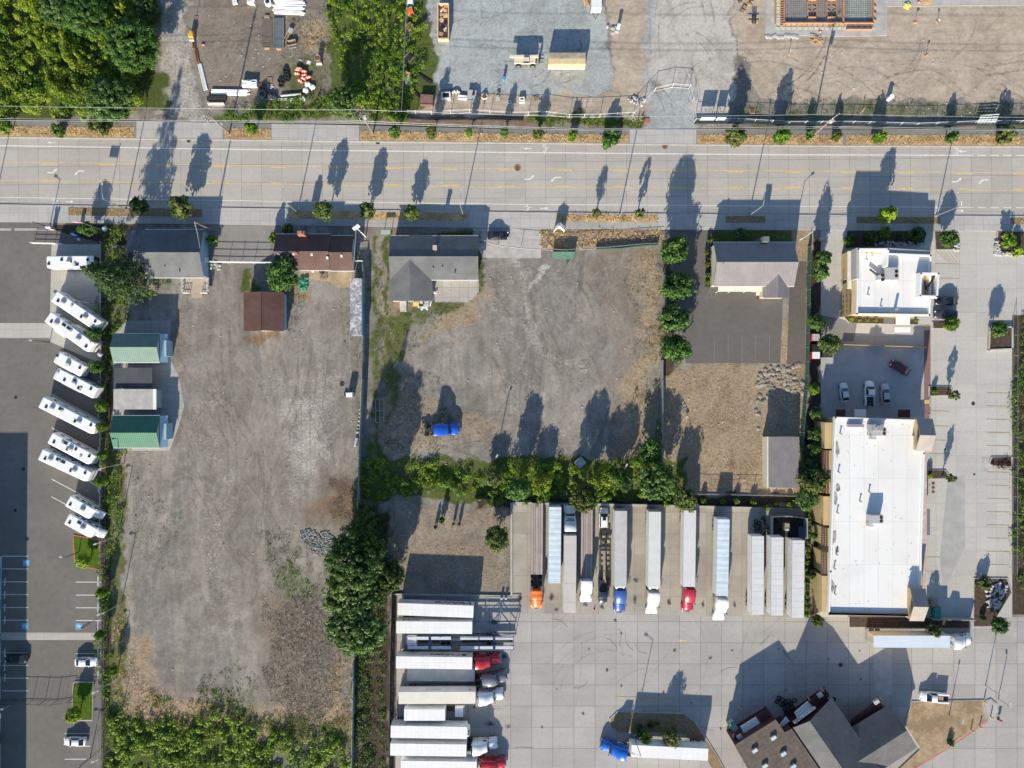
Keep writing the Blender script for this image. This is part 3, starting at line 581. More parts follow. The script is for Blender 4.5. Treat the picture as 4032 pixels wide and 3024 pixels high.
def rv(label,rear,front,z=3.3,wd=2.55,capm=None,kind='coach',ac=2,vents=3,panels=0,slides=(),group='motorhomes parked nose-in along the kerb',cabm=None):
    (x0,y0,_),(x1,y1,_)=P(*rear,z),P(*front,z); L_=math.hypot(x1-x0,y1-y0); a=math.atan2(y1-y0,x1-x0); h=L_/2; hw=wd/2
    t=thing('motorhome' if kind!='trailer' else 'camper_trailer',label,'motorhome' if kind!='trailer' else 'camper',((x0+x1)/2,(y0+y1)/2,0),a,group)
    xf=h if kind!='classc' else h-1.6
    b=MB(); b.loft([ring(-h,hw-.08,.6,z-.12,.14),ring(-h+.15,hw,.45,z-.02,.14),ring(xf-.9,hw,.45,z,.14),ring(xf-.35,hw-.02,.45,z-.1,.2),ring(xf,hw-.15,.5,z-.55,.3)],0,False); b.build('body',M['white'],t,False)
    b=MB(); b.box((-h+.06,0,(z+.6)/2),(.2,wd-.15,z-.9)); b.build('end_cap',capm or M['white_metal'],t,False)
    if kind!='trailer':
        b=MB(); b.add([(xf+.03,-hw*.8,1.4),(xf+.03,hw*.8,1.4),(xf-.2,hw*.78,z-.45),(xf-.2,-hw*.78,z-.45)],[(0,1,2,3)]); b.build('windshield',M['glass'],t,False)
    if kind=='classc':
        b=MB(); b.loft([ring(xf-.3,.95,.5,1.9,.2),ring(h-1.0,.95,.45,1.85,.2),ring(h-.7,.92,.45,1.3,.2),ring(h-.1,.85,.45,1.1,.2),ring(h,.7,.5,.9,.15)]); b.build('cab',cabm or M['white'],t,False)
        b=MB(); b.box((h-.95,0,1.62),(.28,1.6,.42),0,0,(.3,.9),(-.12,0)); b.build('cab_window',M['glass'],t,False)
    for k in range(ac):
        xx=-h+L_*(.22+.5*k) if ac>1 else 0
        b=MB(); b.loft([ring(xx-.45,.33,z,z+.3,.1),ring(xx+.1,.4,z,z+.45,.12),ring(xx+.5,.36,z,z+.3,.1)]); o=b.build('air_conditioner',M['acgrey'],t,False)
        c=MB(); c.box((xx-.5,0,z+.13),(.1,.5,.14)); c.build('vent_grille',M['black'],o,False)
    for k in range(vents):
        b=MB(); xx=-h+L_*(.12+.8*k/max(1,vents-1)); b.box((xx,(.45 if k%2 else -.4),z+.07),(.5,.5,.2)); b.build('roof_vent',M['acgrey'] if k%3==1 else M['black'],t,False,.03)
    for k in range(panels):
        b=MB(); b.box((-h+L_*.35+k*1.2,.6,z+.06),(.95,.55,.05)); b.build('solar_panel',M['glass'],t,False)
    for (xx,s,ln) in slides:
        b=MB(); b.box((xx*h,s*(hw+.28),1.75),(ln,.56,2.1)); b.build('slide_out',M['white'],t,False,.04)
    for s in (-1,1):
        for k in range(4): b=MB(); b.box((-h+L_*(.15+.2*k),s*(hw+.005),2.1),(.9,.03,.55)); b.build('side_window',M['glass'],t,False)
        b=MB(); b.box((0,s*(hw+.01),1.15),(L_*.85,.02,.28)); b.build('side_stripe',M['stripe'],t,False)
        if kind=='trailer':
            for k in (0,1): wheel(t,-.5-k*.85,s*(hw+.0),.36,.24)
        else:
            wheel(t,h-1.9 if kind!='classc' else h-.9,s*(hw-.05),.45,.28); wheel(t,-h+2.6,s*(hw-.02),.45,.28,True)
    b=MB(); b.cyl((-h*.4,hw+.1,z-.25),(h*.5,hw+.1,z-.25),.09,n=8); b.build('awning',M['acgrey'],t,False)
    if kind=='trailer':
        b=MB(); b.tube([(h-.2,-.6,.5),(h+1.0,0,.5),(h-.2,.6,.5)],.06); b.build('tow_bar',M['black'],t,False)
    return t
M['acgrey']=mat('grey_plastic',(.42,.42,.42),.6,0,.2,3); M['stripe']=mat('taupe_graphic_stripe',(.22,.20,.18),.4,0,.3,.7); M['teal']=paint('dark_teal_paint',(.04,.16,.17))
# ================= plants =================
def quads_mesh(name,c,n,size,tint,asp=.62):
    N=len(c); n=n/np.linalg.norm(n,axis=1,keepdims=True); ref=rng.normal(size=(N,3)); a=np.cross(n,ref); a/=np.linalg.norm(a,axis=1,keepdims=True)+1e-9; b_=np.cross(n,a)
    s=(size if np.ndim(size) else np.full(N,size))[:,None]*.5
    bend=n*s*.25
    v=np.stack([c+a*s,c+b_*s*asp+bend,c-a*s,c-b_*s*asp+bend],1).reshape(-1,3)
    me=bpy.data.meshes.new(name); fastmesh(me,v,np.arange(N*4).reshape(N,4))
    at=me.attributes.new('tint','FLOAT','POINT'); at.data.foreach_set('value',np.repeat(np.clip(tint,0,1),4).astype(np.float32)); return me
def crown_mesh(kind,n=1500,ls=.34,seed=0):
    # unit crown: radius 1, centre 0, height factor from kind; the crown is clumps of leaves round a hollow
    g=np.random.default_rng(seed); K={'oval':46,'round':60,'sparse':26,'bush':30,'tall':70,'big':260}[kind]
    d=g.normal(size=(K,3)); d/=np.linalg.norm(d,axis=1,keepdims=True); rr=g.uniform(.45,.82,K)[:,None]
    zs={'oval':1.5,'round':.85,'sparse':1.4,'bush':.75,'tall':2.0,'big':.85}[kind]
    if kind=='big': rr=g.uniform(.6,.93,K)[:,None]
    cc=d*rr*np.array([1,1,zs])
    if kind in('oval','tall','sparse'): # narrower to the top
        f=1-.45*np.clip(cc[:,2]/zs,0,1)-.15*np.clip(-cc[:,2]/zs,0,1); cc[:,0]*=f; cc[:,1]*=f
    cr=g.uniform(.13,.40,K)*{'sparse':.8,'big':.42}.get(kind,1); ct=g.uniform(.15,.75,K)
    i=g.integers(0,K,n); e=g.normal(size=(n,3)); e[:,2]+=.35; e/=np.linalg.norm(e,axis=1,keepdims=True)
    p=cc[i]+e*cr[i][:,None]*g.uniform(.55,1.08,n)[:,None]
    nn=e+g.normal(size=(n,3))*.45+np.array([0,0,.35]); t=ct[i]+g.normal(size=n)*.16
    sz=g.uniform(.7,1.25,n)*ls
    return quads_mesh('crown',p,nn,sz,t)
def conifer_mesh(seed=0,n_l=17,ls=.062):
    g=np.random.default_rng(seed); C=[];N_=[];T=[];S=[]
    for k in range(n_l):
        z=-1.0+2.0*k/(n_l-1); r=(1-(k/(n_l-1))**1.25)*1.0+.05; na=int(6+4*r)
        for j in range(na):
            a=2*math.pi*(j+g.uniform(-.3,.3))/na+k*.7; rr=r*g.uniform(.6,1.2); m=int(30+120*rr); tb=g.uniform(.2,.7)
            u=np.sqrt(g.uniform(.02,1,m)); sp=(u*(1.05-u)*.42+.03)*r
            off=g.uniform(-1,1,m)*sp
            C.append(np.stack([u*rr*math.cos(a)-off*math.sin(a),u*rr*math.sin(a)+off*math.cos(a),z*1.0-u*rr*.22+g.normal(size=m)*.03],1))
            N_.append(np.array([math.cos(a)*.25,math.sin(a)*.25,1])+g.normal(size=(m,3))*.4); T.append(tb*.6+.75*(u-.55)+g.normal(size=m)*.12); S.append(g.uniform(.7,1.4,m)*ls)
    return quads_mesh('crown',np.concatenate(C),np.concatenate(N_),np.concatenate(S),np.concatenate(T),.5)
CM={'oval':[crown_mesh('oval',1700,.26,s) for s in range(4)],'round':[crown_mesh('round',4200,.17,10+s) for s in range(4)],'sparse':[crown_mesh('sparse',900,.28,20+s) for s in range(3)],
 'bush':[crown_mesh('bush',900,.30,30+s) for s in range(4)],'tall':[crown_mesh('tall',5200,.19,40+s) for s in range(3)],'conifer':[conifer_mesh(50),conifer_mesh(51,15)],'big':[crown_mesh('big',15000,.085,60+s) for s in range(2)]}
def trunk_mesh():
    b=MB(); b.cyl((0,0,0),(.02,.01,.5),.06,.045,8); b.cyl((.02,.01,.5),(0,.03,1.0),.045,.012,7)
    for k in range(7):
        a=k*2.4; z=.35+.08*k; b.cyl((.015,.01,z),(.3*math.cos(a),.3*math.sin(a),z+.2),.018,.005,5)
    o=b.build('trunk',M['bark']); me=o.data; bpy.data.objects.remove(o); return me
TRM=trunk_mesh(); LMESH={}
def tree(label,c,rpx,h,kind='oval',lm='street',group=None,name='street_tree',base=None,cat='tree',trunk=True,cz=None):
    """c: where the crown's middle stands on the survey; rpx crown radius in survey px; h height in metres"""
    zs={'oval':1.5,'round':.85,'sparse':1.4,'bush':.75,'tall':2.0,'conifer':1.0,'big':.85}[kind]; r=rpx*PX*.97
    lo=.18 if kind in('oval','sparse','tall') else (.12 if kind!='bush' else 0)
    if kind in('round','big'): lo=.25
    ch=h*(1-lo); zc=h*lo+ch/2
    if base: x,y,_=P(*base,0)
    else: x,y,_=P(*c,zc if cz is None else cz)
    t=thing(name,label,cat,(x,y,0),0,group)
    v=random.choice(CM[kind]); key=(v.name,lm)
    if key not in LMESH:
        me=v.copy(); me.materials.clear(); me.materials.append(LM[lm]); LMESH[key]=me
    o=bpy.data.objects.new('crown',LMESH[key]); COL.objects.link(o); o.parent=t; o.location=(0,0,zc); o.rotation_euler=(0,0,random.uniform(0,6.28) )
    o.scale=(r*random.uniform(.88,1.1),r*random.uniform(.88,1.1),ch/2/zs if kind!='conifer' else ch/2)
    if trunk:
        k=bpy.data.objects.new('trunk',TRM); COL.objects.link(k); k.parent=t; rr=max(.5,min(h*.6,3.2)*.8); k.scale=(rr,rr,h*.86)
    return t
def mass(name,label,cat,poly,n_m2,h,lm,ls=.32,clump=.9,kind='stuff',z0=0,vary=.8,tb=(.1,.8),asp=.62,group=None,up=.55):
    pts=np.array([P2(*p) for p in poly]); lo=pts.min(0); hi=pts.max(0); A=abs(area([tuple(p) for p in pts])); pl=[tuple(p) for p in pts]
    def samp(n):
        o=np.zeros((0,2))
        while len(o)<n:
            p=rng.uniform(lo,hi,(n*2,2)); o=np.concatenate([o,p[inpoly(p[:,0],p[:,1],pl)]])
        return o[:n]
    K=max(6,int(A/(clump*clump)*.8)); cc=samp(K); big=vnoise(cc[:,0]/4+30,cc[:,1]/4); ch=h*(1-vary*.5+vary*(big-.5)+rng.uniform(-.2,.2,K)*vary)
    ct=rng.uniform(*tb,K)*.5+(vnoise(cc[:,0]/6+3,cc[:,1]/6+8)*(tb[1]-tb[0])+tb[0])*.5
    if A>25:
        am=min(3.0,.12*math.sqrt(A)); cc=cc+np.stack([vnoise(cc[:,0]/5+11,cc[:,1]/5)-.5,vnoise(cc[:,0]/5,cc[:,1]/5+23)-.5],1)*am*1.6
    n=int(A*n_m2); i=rng.integers(0,K,n); e=rng.normal(size=(n,3)); e[:,2]=abs(e[:,2])+.1; e/=np.linalg.norm(e,axis=1,keepdims=True)
    r=clump*rng.uniform(.35,.9,K)[i]
    p=np.stack([cc[i,0]+e[:,0]*r,cc[i,1]+e[:,1]*r,z0+ch[i]*(.35+.75*e[:,2]*rng.uniform(.6,1.05,n))],1)
    nn=e+rng.normal(size=(n,3))*.5+np.array([0,0,up]); me=quads_mesh(name,p,nn,rng.uniform(.6,1.3,n)*ls,ct[i]+rng.normal(size=n)*.15,asp)
    me.materials.append(LM[lm]); o=bpy.data.objects.new(name,me); COL.objects.link(o); return tag(o,label,cat,group,kind)
# ================= buildings =================
M['sh_shade']=shingle('shade_blue_shingles',(.085,.09,.10)); M['sh_grey']=shingle('light_grey_shingles',(.145,.148,.15)); M['sh_mid']=shingle('grey_shingles',(.19,.195,.20)); M['sh_brown']=shingle('brown_shingles',(.125,.08,.07)); M['sh_dkbrown']=shingle('dark_brown_shingles',(.11,.065,.055))
M['sh_h1']=shingle('weathered_grey_shingles',(.145,.15,.155)); M['sh_rest']=shingle('charcoal_shingles',(.12,.12,.122)); M['sh_restw']=shingle('restaurant_grey_shingles',(.19,.185,.175))
M['green_roof']=ribbed('green_metal_roof',(.155,.24,.19),.42,0,.55,.45); M['green_roof2']=ribbed('deep_green_metal_roof',(.05,.16,.11),.42,0,.5,.45); M['green_roof3']=ribbed('mid_green_metal_roof',(.05,.165,.10),.42,0,.6,.45)
M['grey_roof']=ribbed('grey_standing_seam',(.215,.198,.20),.5,0,.8,.5); M['dark_roof']=ribbed('charcoal_standing_seam',(.17,.175,.19),.5,0,.7,.5); M['shed_roof']=ribbed('taupe_metal_roof',(.22,.205,.20),.45,0,.75,.5)
M['tan_roof']=ribbed('tan_standing_seam',(.34,.30,.265),.45,0,.8,.5)
M['blue_wall']=mat('pale_blue_siding',(.30,.44,.52),.8,0,.1,1); M['cream_wall']=mat('cream_siding',(.62,.58,.47),.8,0,.1,1); M['tan_wall']=mat('tan_stucco',(.50,.37,.19),.9,0,.08,.5); M['white_wall']=mat('white_siding',(.68,.67,.64),.8,0,.08,1)
M['grey_wall']=mat('grey_siding',(.40,.40,.39),.8,0,.1,1); M['maroon']=mat('maroon_metal',(.075,.024,.028),.5,0,.2,1); M['brick']=mat('chimney_brick',(.33,.17,.12),.9,0,.3,3); M['trim']=mat('white_trim',(.72,.72,.70),.7,0,.05,1)
t=NT('white_membrane'); n1=t.noise(.16,6,.6); n2=t.noise(1.5,5); b_=t.brick(3.0,9.0,.03,(.70,.685,.655),(.74,.73,.70),(.50,.49,.47)); c_=t.mix(t.ramp(n1,[(.52,0),(.75,.35)]),b_,(.55,.54,.52)); c_=t.mix(t.ramp(n2,[(.25,.2),(.5,0)]),c_,(.6,.6,.6)); M['membrane']=t.done(c_,.75,0,.2)
t=NT('weathered_brown_roofing'); n1=t.noise(.5,6,.65); b_=t.brick(1.0,1.0,.04,(.105,.085,.068),(.13,.105,.085),(.06,.05,.042),src=t.mapping((1,1,1),R(57))); M['brown_flat']=t.done(t.mix(t.ramp(n1,[(.4,0),(.7,.5)]),b_,(.17,.145,.125)),.9,0,.2)
def bthing(name,label,cat,x,y,group=None): return thing(name,label,cat,P(x,y,0),0,group)
def walls(t,poly,h,m,name='wall',z0=0,zi=0):
    b=MB(); b.prism([P2(x,y,zi) for x,y in poly],z0,h); return b.build(name,m,t)
def roofpart(t,quads,m,name='roof',th=.14):
    b=MB()
    for qd_ in quads: b.slab([P(*p) for p in qd_],th)
    return b.build(name,m,t)
def inset(poly,d):
    cx=sum(p[0] for p in poly)/len(poly); cy=sum(p[1] for p in poly)/len(poly)
    return [(x+(cx-x)*d/max(1,abs(cx-x)) if abs(cx-x)>d else x, y+(cy-y)*d/max(1,abs(cy-y)) if abs(cy-y)>d else y) for x,y in poly]
def gable(name,label,x0,x1,y0,y1,yr,he,hr,mN,mS,wm,over=7,cat='house',group=None,gx=True):
    """east-west gable; x0..x1,y0..y1 are the eaves and yr the ridge as surveyed at their own heights"""
    t=bthing(name,label,cat,(x0+x1)/2,(y0+y1)/2,group)
    X0,Yn,_=P(x0,y0,he); X1,Ys,_=P(x1,y1,he); _,Yr,_=P(0,yr,hr); o=over*PX
    rN=[(X0,Yn,he),(X1,Yn,he),(X1,Yr,hr),(X0,Yr,hr)]; rS=[(X0,Ys,he),(X1,Ys,he),(X1,Yr,hr),(X0,Yr,hr)]
    b=MB(); b.slab(rN,.15); b.build('roof',mN,t); b=MB(); b.slab(rS,.15); b.build('roof',mS,t)
    b=MB(); xa,xb,ya,yb=X0+o,X1-o,Ys+o,Yn-o; hw=he-.16+(hr-he)*o/(Yr-Ys); hw2=he-.16+(hr-he)*o/(Yn-Yr)
    prof=[(ya,0),(yb,0),(yb,hw2),(Yr,hr-.17),(ya,hw)]
    vs=[(xa,y,z) for y,z in prof]+[(xb,y,z) for y,z in prof]; n=5
    b.add(vs,[tuple(range(5))[::-1],tuple(range(5,10))]+[(k,(k+1)%n,(k+1)%n+n,k+n) for k in range(n)]); b.build('wall',wm,t)
    b=MB(); b.box(((X0+X1)/2,Ys-.05,he-.1),(X1-X0,.12,.14)); b.build('gutter',M['trim'],t); b=MB(); b.box(((X0+X1)/2,Yn+.05,he-.1),(X1-X0,.12,.14)); b.build('gutter',M['trim'],t)
    b=MB(); b.tube([(X0,Yr,hr+.02),(X1,Yr,hr+.02)],.09); b.build('ridge_cap',M['trim'] if False else mS,t)
    for k in range(3):
        xx=X0+(X1-X0)*(.2+.3*k)
        for yy in (ya-.02,yb+.02):
            b=MB(); b.box((xx,yy,he*.5+.1),(1.2,.06,1.1)); w_=b.build('window',M['glass'],t); c=MB(); c.box((xx,yy,he*.5-.5),(1.4,.12,.1)); c.build('sill',M['trim'],w_)
    b=MB(); b.box((xb+.02,(ya+yb)/2-1,1.05),(.06,.95,2.1)); d=b.build('door',M['trim'],t); c=MB(); c.ball((xb+.08,(ya+yb)/2-.6,1.0),.05); c.build('handle',M['steel'],d)
    t['zr']=hr; return t
def zroof(y,yr,ye,hr,he): return he+(hr-he)*(y-ye)/(yr-ye)
def roof_vent(t,x,y,z,kind='box',m='white_metal',s=.35,h=.35):
    X_,Y_,_=P(x,y,z+h); b=MB()
    if kind=='box': b.box((X_,Y_,z+h/2-.1),(s,s,h+.2))
    else: b.cyl((X_,Y_,z-.1),(X_,Y_,z+h),s/2,n=8); b.cyl((X_,Y_,z+h),(X_,Y_,z+h+.08),s*.75,n=8)
    return b.build('roof_vent',M[m],t)
# 1 blue-walled house with grey roof
h1=gable('house','grey-roofed house with pale blue walls and a wooden deck, behind the big fir','' or 571,803,904,1093,994,3.3,5.6,M['sh_h1'],M['sh_h1'],M['blue_wall']) if False else gable('house','grey-roofed house with pale blue walls and a wooden deck beside the big fir tree',571,803,904,1093,994,3.3,5.6,M['sh_h1'],M['sh_h1'],M['blue_wall'])
roofpart(h1,[[(500,905,3.0),(573,905,3.2),(571,985,4.6),(498,985,4.4)],[(498,985,4.4),(571,985,4.6),(571,1060,3.2),(497,1060,3.0)]],M['sh_h1'],'roof'); walls(h1,[(508,915),(571,915),(571,1050),(508,1050)],2.9,M['blue_wall'],'wall',0,3)
for x,y in ((757,1021),(789,1035),(700,1077),(647,1050),(635,1006)): roof_vent(h1,x,y,4.2,'c','steel',.25,.35)
b=MB(); dx0,dy0,_=P(722,1095,.9); dx1,dy1,_=P(822,1155,.9)
b.box(((dx0+dx1)/2,(dy0+dy1)/2,.8),(dx1-dx0,dy0-dy1,.14)); b.box(((dx0+dx1)/2,dy1-.45,.4),(2.4,.9,.14)); dk=b.build('deck',mat('deck_boards',(.42,.33,.26),.85,0,.12,1),h1)
for (xa,ya,xb,yb) in ((dx0,dy0,dx0,dy1),(dx1,dy0,dx1,dy1),(dx0,dy1,(dx0+dx1)/2-1.3,dy1),((dx0+dx1)/2+1.3,dy1,dx1,dy1)):
    b=MB()
    for z in (1.25,1.85): b.tube([(xa,ya,z),(xb,yb,z)],.055)
    for k in range(5): b.box((xa+(xb-xa)*k/4,ya+(yb-ya)*k/4,1.35),(.1,.1,1.1))
    b.build('railing',M['trim'],dk)
# 2 brown house
h2=gable('house','long low house with brown shingle roof, brick chimney and white square roof vents',1087,1301,922,1064,990,3.2,5.0,M['sh_brown'],M['sh_brown'],M['blue_wall'])
h2b=gable('house_annex','annex end',1303,1392,928,1066,994,3.1,4.8,M['sh_brown'],M['sh_brown'],M['blue_wall'])
for ch in list(h2b.children):
    ch.parent=h2; ch.location=(h2b.location[0]-h2.location[0],h2b.location[1]-h2.location[1],0)
bpy.data.objects.remove(h2b)
b=MB(); x,y,_=P(1191,922,4); b.box((x,y,2.6),(1.5,.9,5.2)); b.box((x,y,5.2),(.8,.6,1.2)); b.build('chimney',M['brick'],h2)
for x,y in ((1096,999),(1155,1000),(1227,1002),(1288,1014),(1344,1007)): roof_vent(h2,x,y,4.5,'box','white_metal',.45,.35)
b=MB()
x,y,_=P(1168,998,5); b.box((x,y,4.9),(.6,.5,.9)); b.build('chimney',M['brick'],h2)
# 3 house with the L-shaped roof
h3=gable('house','L-shaped house with dark blue north roof and grey wing reaching into the weedy yard',1536,1884,929,1102,1010,3.2,4.9,M['sh_grey'],M['sh_grey'],M['white_wall'])
roofpart(h3,[[(1611,928,3.2),(1701,930,3.2),(1701,935,3.4),(1611,933,3.4)]],M['sh_grey'],'roof',.1)
roofpart(h3,[[(1531,1082,3.1),(1531,1185,3.1),(1612,1185,4.72),(1613,1016,4.72)],[(1703,1098,3.1),(1704,1185,3.1),(1612,1185,4.72),(1613,1016,4.72)]],M['sh_grey'],'roof',.1)
X0,Y0,_=P(1540,1180,3.1); X1,_,_=P(1696,1180,3.1); _,Y1_,_=P(0,1095,3.1)
b=MB(); xm=(X0+X1)/2
b.add([(X0,Y0,0),(X1,Y0,0),(X1,Y0,2.95),(xm,Y0,4.5),(X0,Y0,2.95),(X0,Y1_,0),(X1,Y1_,0),(X1,Y1_,2.95),(xm,Y1_,4.5),(X0,Y1_,2.95)],[(0,1,2,3,4),(9,8,7,6,5),(1,6,7,2),(0,4,9,5),(2,7,8,3),(3,8,9,4)]); b.build('wall',M['white_wall'],h3)
b=MB(); b.box((X0+2.2,Y0-.9,.5),(1.4,1.7,1.0)); b.box((X0+2.2,Y0-2.0,.25),(1.4,.5,.5)); b.build('steps',M['conc_plain'],h3)
b=MB(); x,y,_=P(1713,976,5.2); b.box((x,y,4.9),(.7,.75,1.6)); c_=b.build('chimney',M['brick'],h3); c=MB(); c.box((x,y,5.72),(.9,.95,.08)); c.build('cap',M['conc_plain'],c_)
for x,y in ((1693,1019),(1806,1021),(1740,1053),(1789,1080),(1619,1105),(1704,1058)): roof_vent(h3,x,y,4.0,'c','steel',.25,.4)
# 4 metal-roofed house
h4=gable('house','house with standing-seam metal roof, charcoal on the north slope and pale pink-grey on the south',2810,3127,954,1127,1032,3.8,6.2,M['grey_roof'],M['grey_roof'],M['cream_wall'])
roofpart(h4,[[(3003,1128,3.5),(3004,1173,3.5),(3063,1173,5.0),(3067,1066,5.0)],[(3108,1111,3.5),(3106,1174,3.5),(3063,1173,5.0),(3067,1066,5.0)]],M['grey_roof'],'roof',.1)
walls(h4,[(3010,1125),(3100,1125),(3100,1168),(3010,1168)],3.3,M['cream_wall'],'wall',0,3.3)
b=MB(); x,y,_=P(3015,942,5); b.box((x,y,2.7),(2.0,1.3,5.4),0,0,(.6,.8)); b.build('chimney',M['dark_roof'],h4)
roofpart(h4,[[(2828,1129,2.7),(3000,1129,2.7),(3000,1148,2.5),(2828,1148,2.5)]],M['cream_wall'],'awning',.08)
b=MB()
for x in (2830,2880,2940,2995): xx,yy,_=P(x,1146,2.5); b.cyl((xx,yy,0),(xx,yy,2.45),.06,n=6)
b.build('post',M['trim'],h4)
roof_vent(h4,2848,1036,6.0,'c','steel',.3,.4)
# brown shed
def ns_gable(name,label,x0,x1,y0,y1,xr,he,hr,mW,mE,wm,over=5,cat='shed',group=None):
    t=bthing(name,label,cat,(x0+x1)/2,(y0+y1)/2,group); X0,Yn,_=P(x0,y0,he); X1,Ys,_=P(x1,y1,he); Xr,_,_=P(xr,0,hr); o=over*PX
    b=MB(); b.slab([(X0,Ys,he),(X0,Yn,he),(Xr,Yn,hr),(Xr,Ys,hr)],.12); b.build('roof',mW,t); b=MB(); b.slab([(X1,Ys,he),(X1,Yn,he),(Xr,Yn,hr),(Xr,Ys,hr)],.12); b.build('roof',mE,t)
    prof=[(X0+o,0),(X1-o,0),(X1-o,he-.1),(Xr,hr-.15),(X0+o,he-.1)]; vs=[(x,Ys+o,z) for x,z in prof]+[(x,Yn-o,z) for x,z in prof]
    b=MB(); b.add(vs,[tuple(range(5)),tuple(range(5,10))[::-1]]+[(k+5,(k+1)%5+5,(k+1)%5,k) for k in range(5)]); b.build('wall',wm,t)
    b=MB(); b.tube([(Xr,Ys,hr+.02),(Xr,Yn,hr+.02)],.1); b.build('ridge_cap',mE,t)
    b=MB(); b.box(((X0+X1)/2,Ys+o-.03,1.2),(2.6,.06,2.4)); b.build('door',M['trim'],t); return t
ns_gable('shed','square shed with dark reddish-brown shingle roof standing in the grey yard',959,1119,1151,1304,1029,2.7,4.0,M['sh_dkbrown'],M['sh_dkbrown'],M['blue_wall'])
# green sheds
def green_shed(label,y0,yr,y1,mN,mS,he=3.6,hr=5.0):
    t=gable('metal_shed',label,446,629,y0,y1,yr,he,hr,mN,mS,M['grey_wall'],3,'shed','green metal sheds by the left fence')
    X1,Yn,_=P(629,y0,he); _,Ys,_=P(0,y1,he); _,Yr,_=P(0,yr,hr); fw=2.1
    b=MB(); b.slab([(X1,Ys,he),(X1+fw*.55,Ys,he-1.2),(X1+fw*.55,Yn,he-1.2),(X1,Yn,he)],.1); b.slab([(X1-.05,Ys+.1,he-.05),(X1+.02,Ys+.1,he-.05),(X1+.02,Yr,hr-.12),(X1-.05,Yr,hr-.12)],.05)
    b.build('front_canopy',M['blue_wall'],t)
    b=MB(); b.box((X1+.6,(Yn+Ys)/2,1.5),(1.0,3.4,3.0)); b.build('entrance_bay',M['blue_wall'],t); return t
green_shed('pale green ribbed-metal shed, the upper of the two green sheds',1314,1367,1427,M['green_roof'],M['green_roof'])
green_shed('deep green ribbed-metal shed, the lower of the two green sheds',1637,1704,1763,M['green_roof3'],M['green_roof3'])
t=bthing('flat_shed','flat grey-roofed shed between the two green metal sheds','shed',530,1550)
b=MB(); xa,ya,_=P(447,1532,3.2); xb,yb,_=P(615,1612,3.2); b.box(((xa+xb)/2,(ya+yb)/2,3.1),(xb-xa,ya-yb,.2)); b.build('roof',M['conc_plain'],t); walls(t,[(452,1536),(610,1536),(610,1607),(452,1607)],3.0,M['grey_wall'],'wall',0,3)
b=MB(); b.box((xb-.3,(ya+yb)/2,3.22),(.7,ya-yb,.1)); b.build('gutter',M['trim'],t)
t=bthing('shaded_half_roof','shaded half of the flat shed, drawn as a dark roof between the green sheds','shed',530,1490); b=MB(); xa,ya,_=P(450,1448,2.6); xb,yb,_=P(600,1528,2.6); b.box(((xa+xb)/2,(ya+yb)/2,2.6),(xb-xa,ya-yb,.12)); b.build('roof',M['sh_shade'],t)  # flat shed's shaded half, its shade put into the dark roof colour
b=MB()
for x in (xa+.2,xb-.2):
    for y in (ya-.2,yb+.2): b.cyl((x,y,0),(x,y,2.55),.07,n=6)
b.build('post',M['steel'],t)
# left edge warehouse (its wall just enters the frame)
t=bthing('warehouse','tall pale warehouse wall at the left edge whose shadow covers the parking stalls','building',-100,2600); walls(t,[(-1200,2190),(7,2190),(3,2600),(0,3600),(-1200,3600)],11.2,M['blue_wall'])
b=MB(); b.prism([P2(*p,0) for p in ((-1205,2186),(11,2186),(7,2600),(4,3605),(-1205,3605))],11.2,11.5); b.build('roof',M['membrane'],t)
for k in range(6):
    x,y,_=P(6,2250+k*130,0); b=MB(); b.box((x+.05,y,2.0),(.12,2.4,3.0)); w_=b.build('window',M['glass'],t)
# fast-food building
t=bthing('fast_food_restaurant','white-roofed fast food building with tan walls and two raised roof boxes','restaurant',3500,1120); TB=t
foot=[(3330,980),(3650,995),(3648,1015),(3668,1015),(3650,1232),(3590,1240),(3370,1238),(3320,1230),(3318,1105),(3335,1090)]
def S7(x,y,z): return (x,y)
def wl(t,poly,z,m,name='wall',z0=0): b=MB(); b.prism([P2(x,y,z) for x,y in poly],z0,z); return b.build(name,m,t)
main=[(3381,992),(3500,978),(3500,1000),(3664,1006),(3662,1070),(3657,1237),(3376,1234)]
wl(t,main,5.6,M['tan_wall']); wl(t,[(3384,996),(3660,1008),(3653,1232),(3380,1229)],5.65,M['membrane'],'roof',5.55)
def parapet(t,pts,z0,z1,th=.35,m='trim',name='parapet',closed=True):
    b=MB(); pp=[P2(x,y,z1) for x,y in pts]; pr=list(zip(pp,pp[1:]+pp[:1])) if closed else list(zip(pp[:-1],pp[1:]))
    for (x1,y1),(x2,y2) in pr:
        d=math.hypot(x2-x1,y2-y1); b.box(((x1+x2)/2,(y1+y2)/2,(z0+z1)/2),(d+th*.98,th,z1-z0),math.atan2(y2-y1,x2-x1))
    return b.build(name,M[m],t)
parapet(t,[(3500,999),(3665,1006),(3660,1240),(3375,1236),(3378,1100)],5.5,6.25,closed=False); parapet(t,[(3500,985),(3655,995)],3,5.9,.9,'grey_wall','fascia',False)
parapet(t,[(3381,981),(3498,981),(3494,1045)],5.5,7.9,closed=False); parapet(t,[(3378,1092),(3378,982)],5.5,7.9,.6,'grey_wall','parapet',False)
parapet(t,[(3627,1076),(3696,1077),(3690,1168),(3624,1165)],5.5,7.3)
wl(t,[(3640,1082),(3690,1083),(3686,1163),(3638,1160)],5.8,M['tan_wall'],'wall',0)
wl(t,[(3356,985),(3381,980),(3381,1095),(3356,1092)],5.0,M['tan_wall'],'wall'); roofpart(t,[[(3354,992,5.4),(3354,1098,5.4),(3378,1095,7.6),(3380,984,7.6)]],M['dark_roof'],'roof')
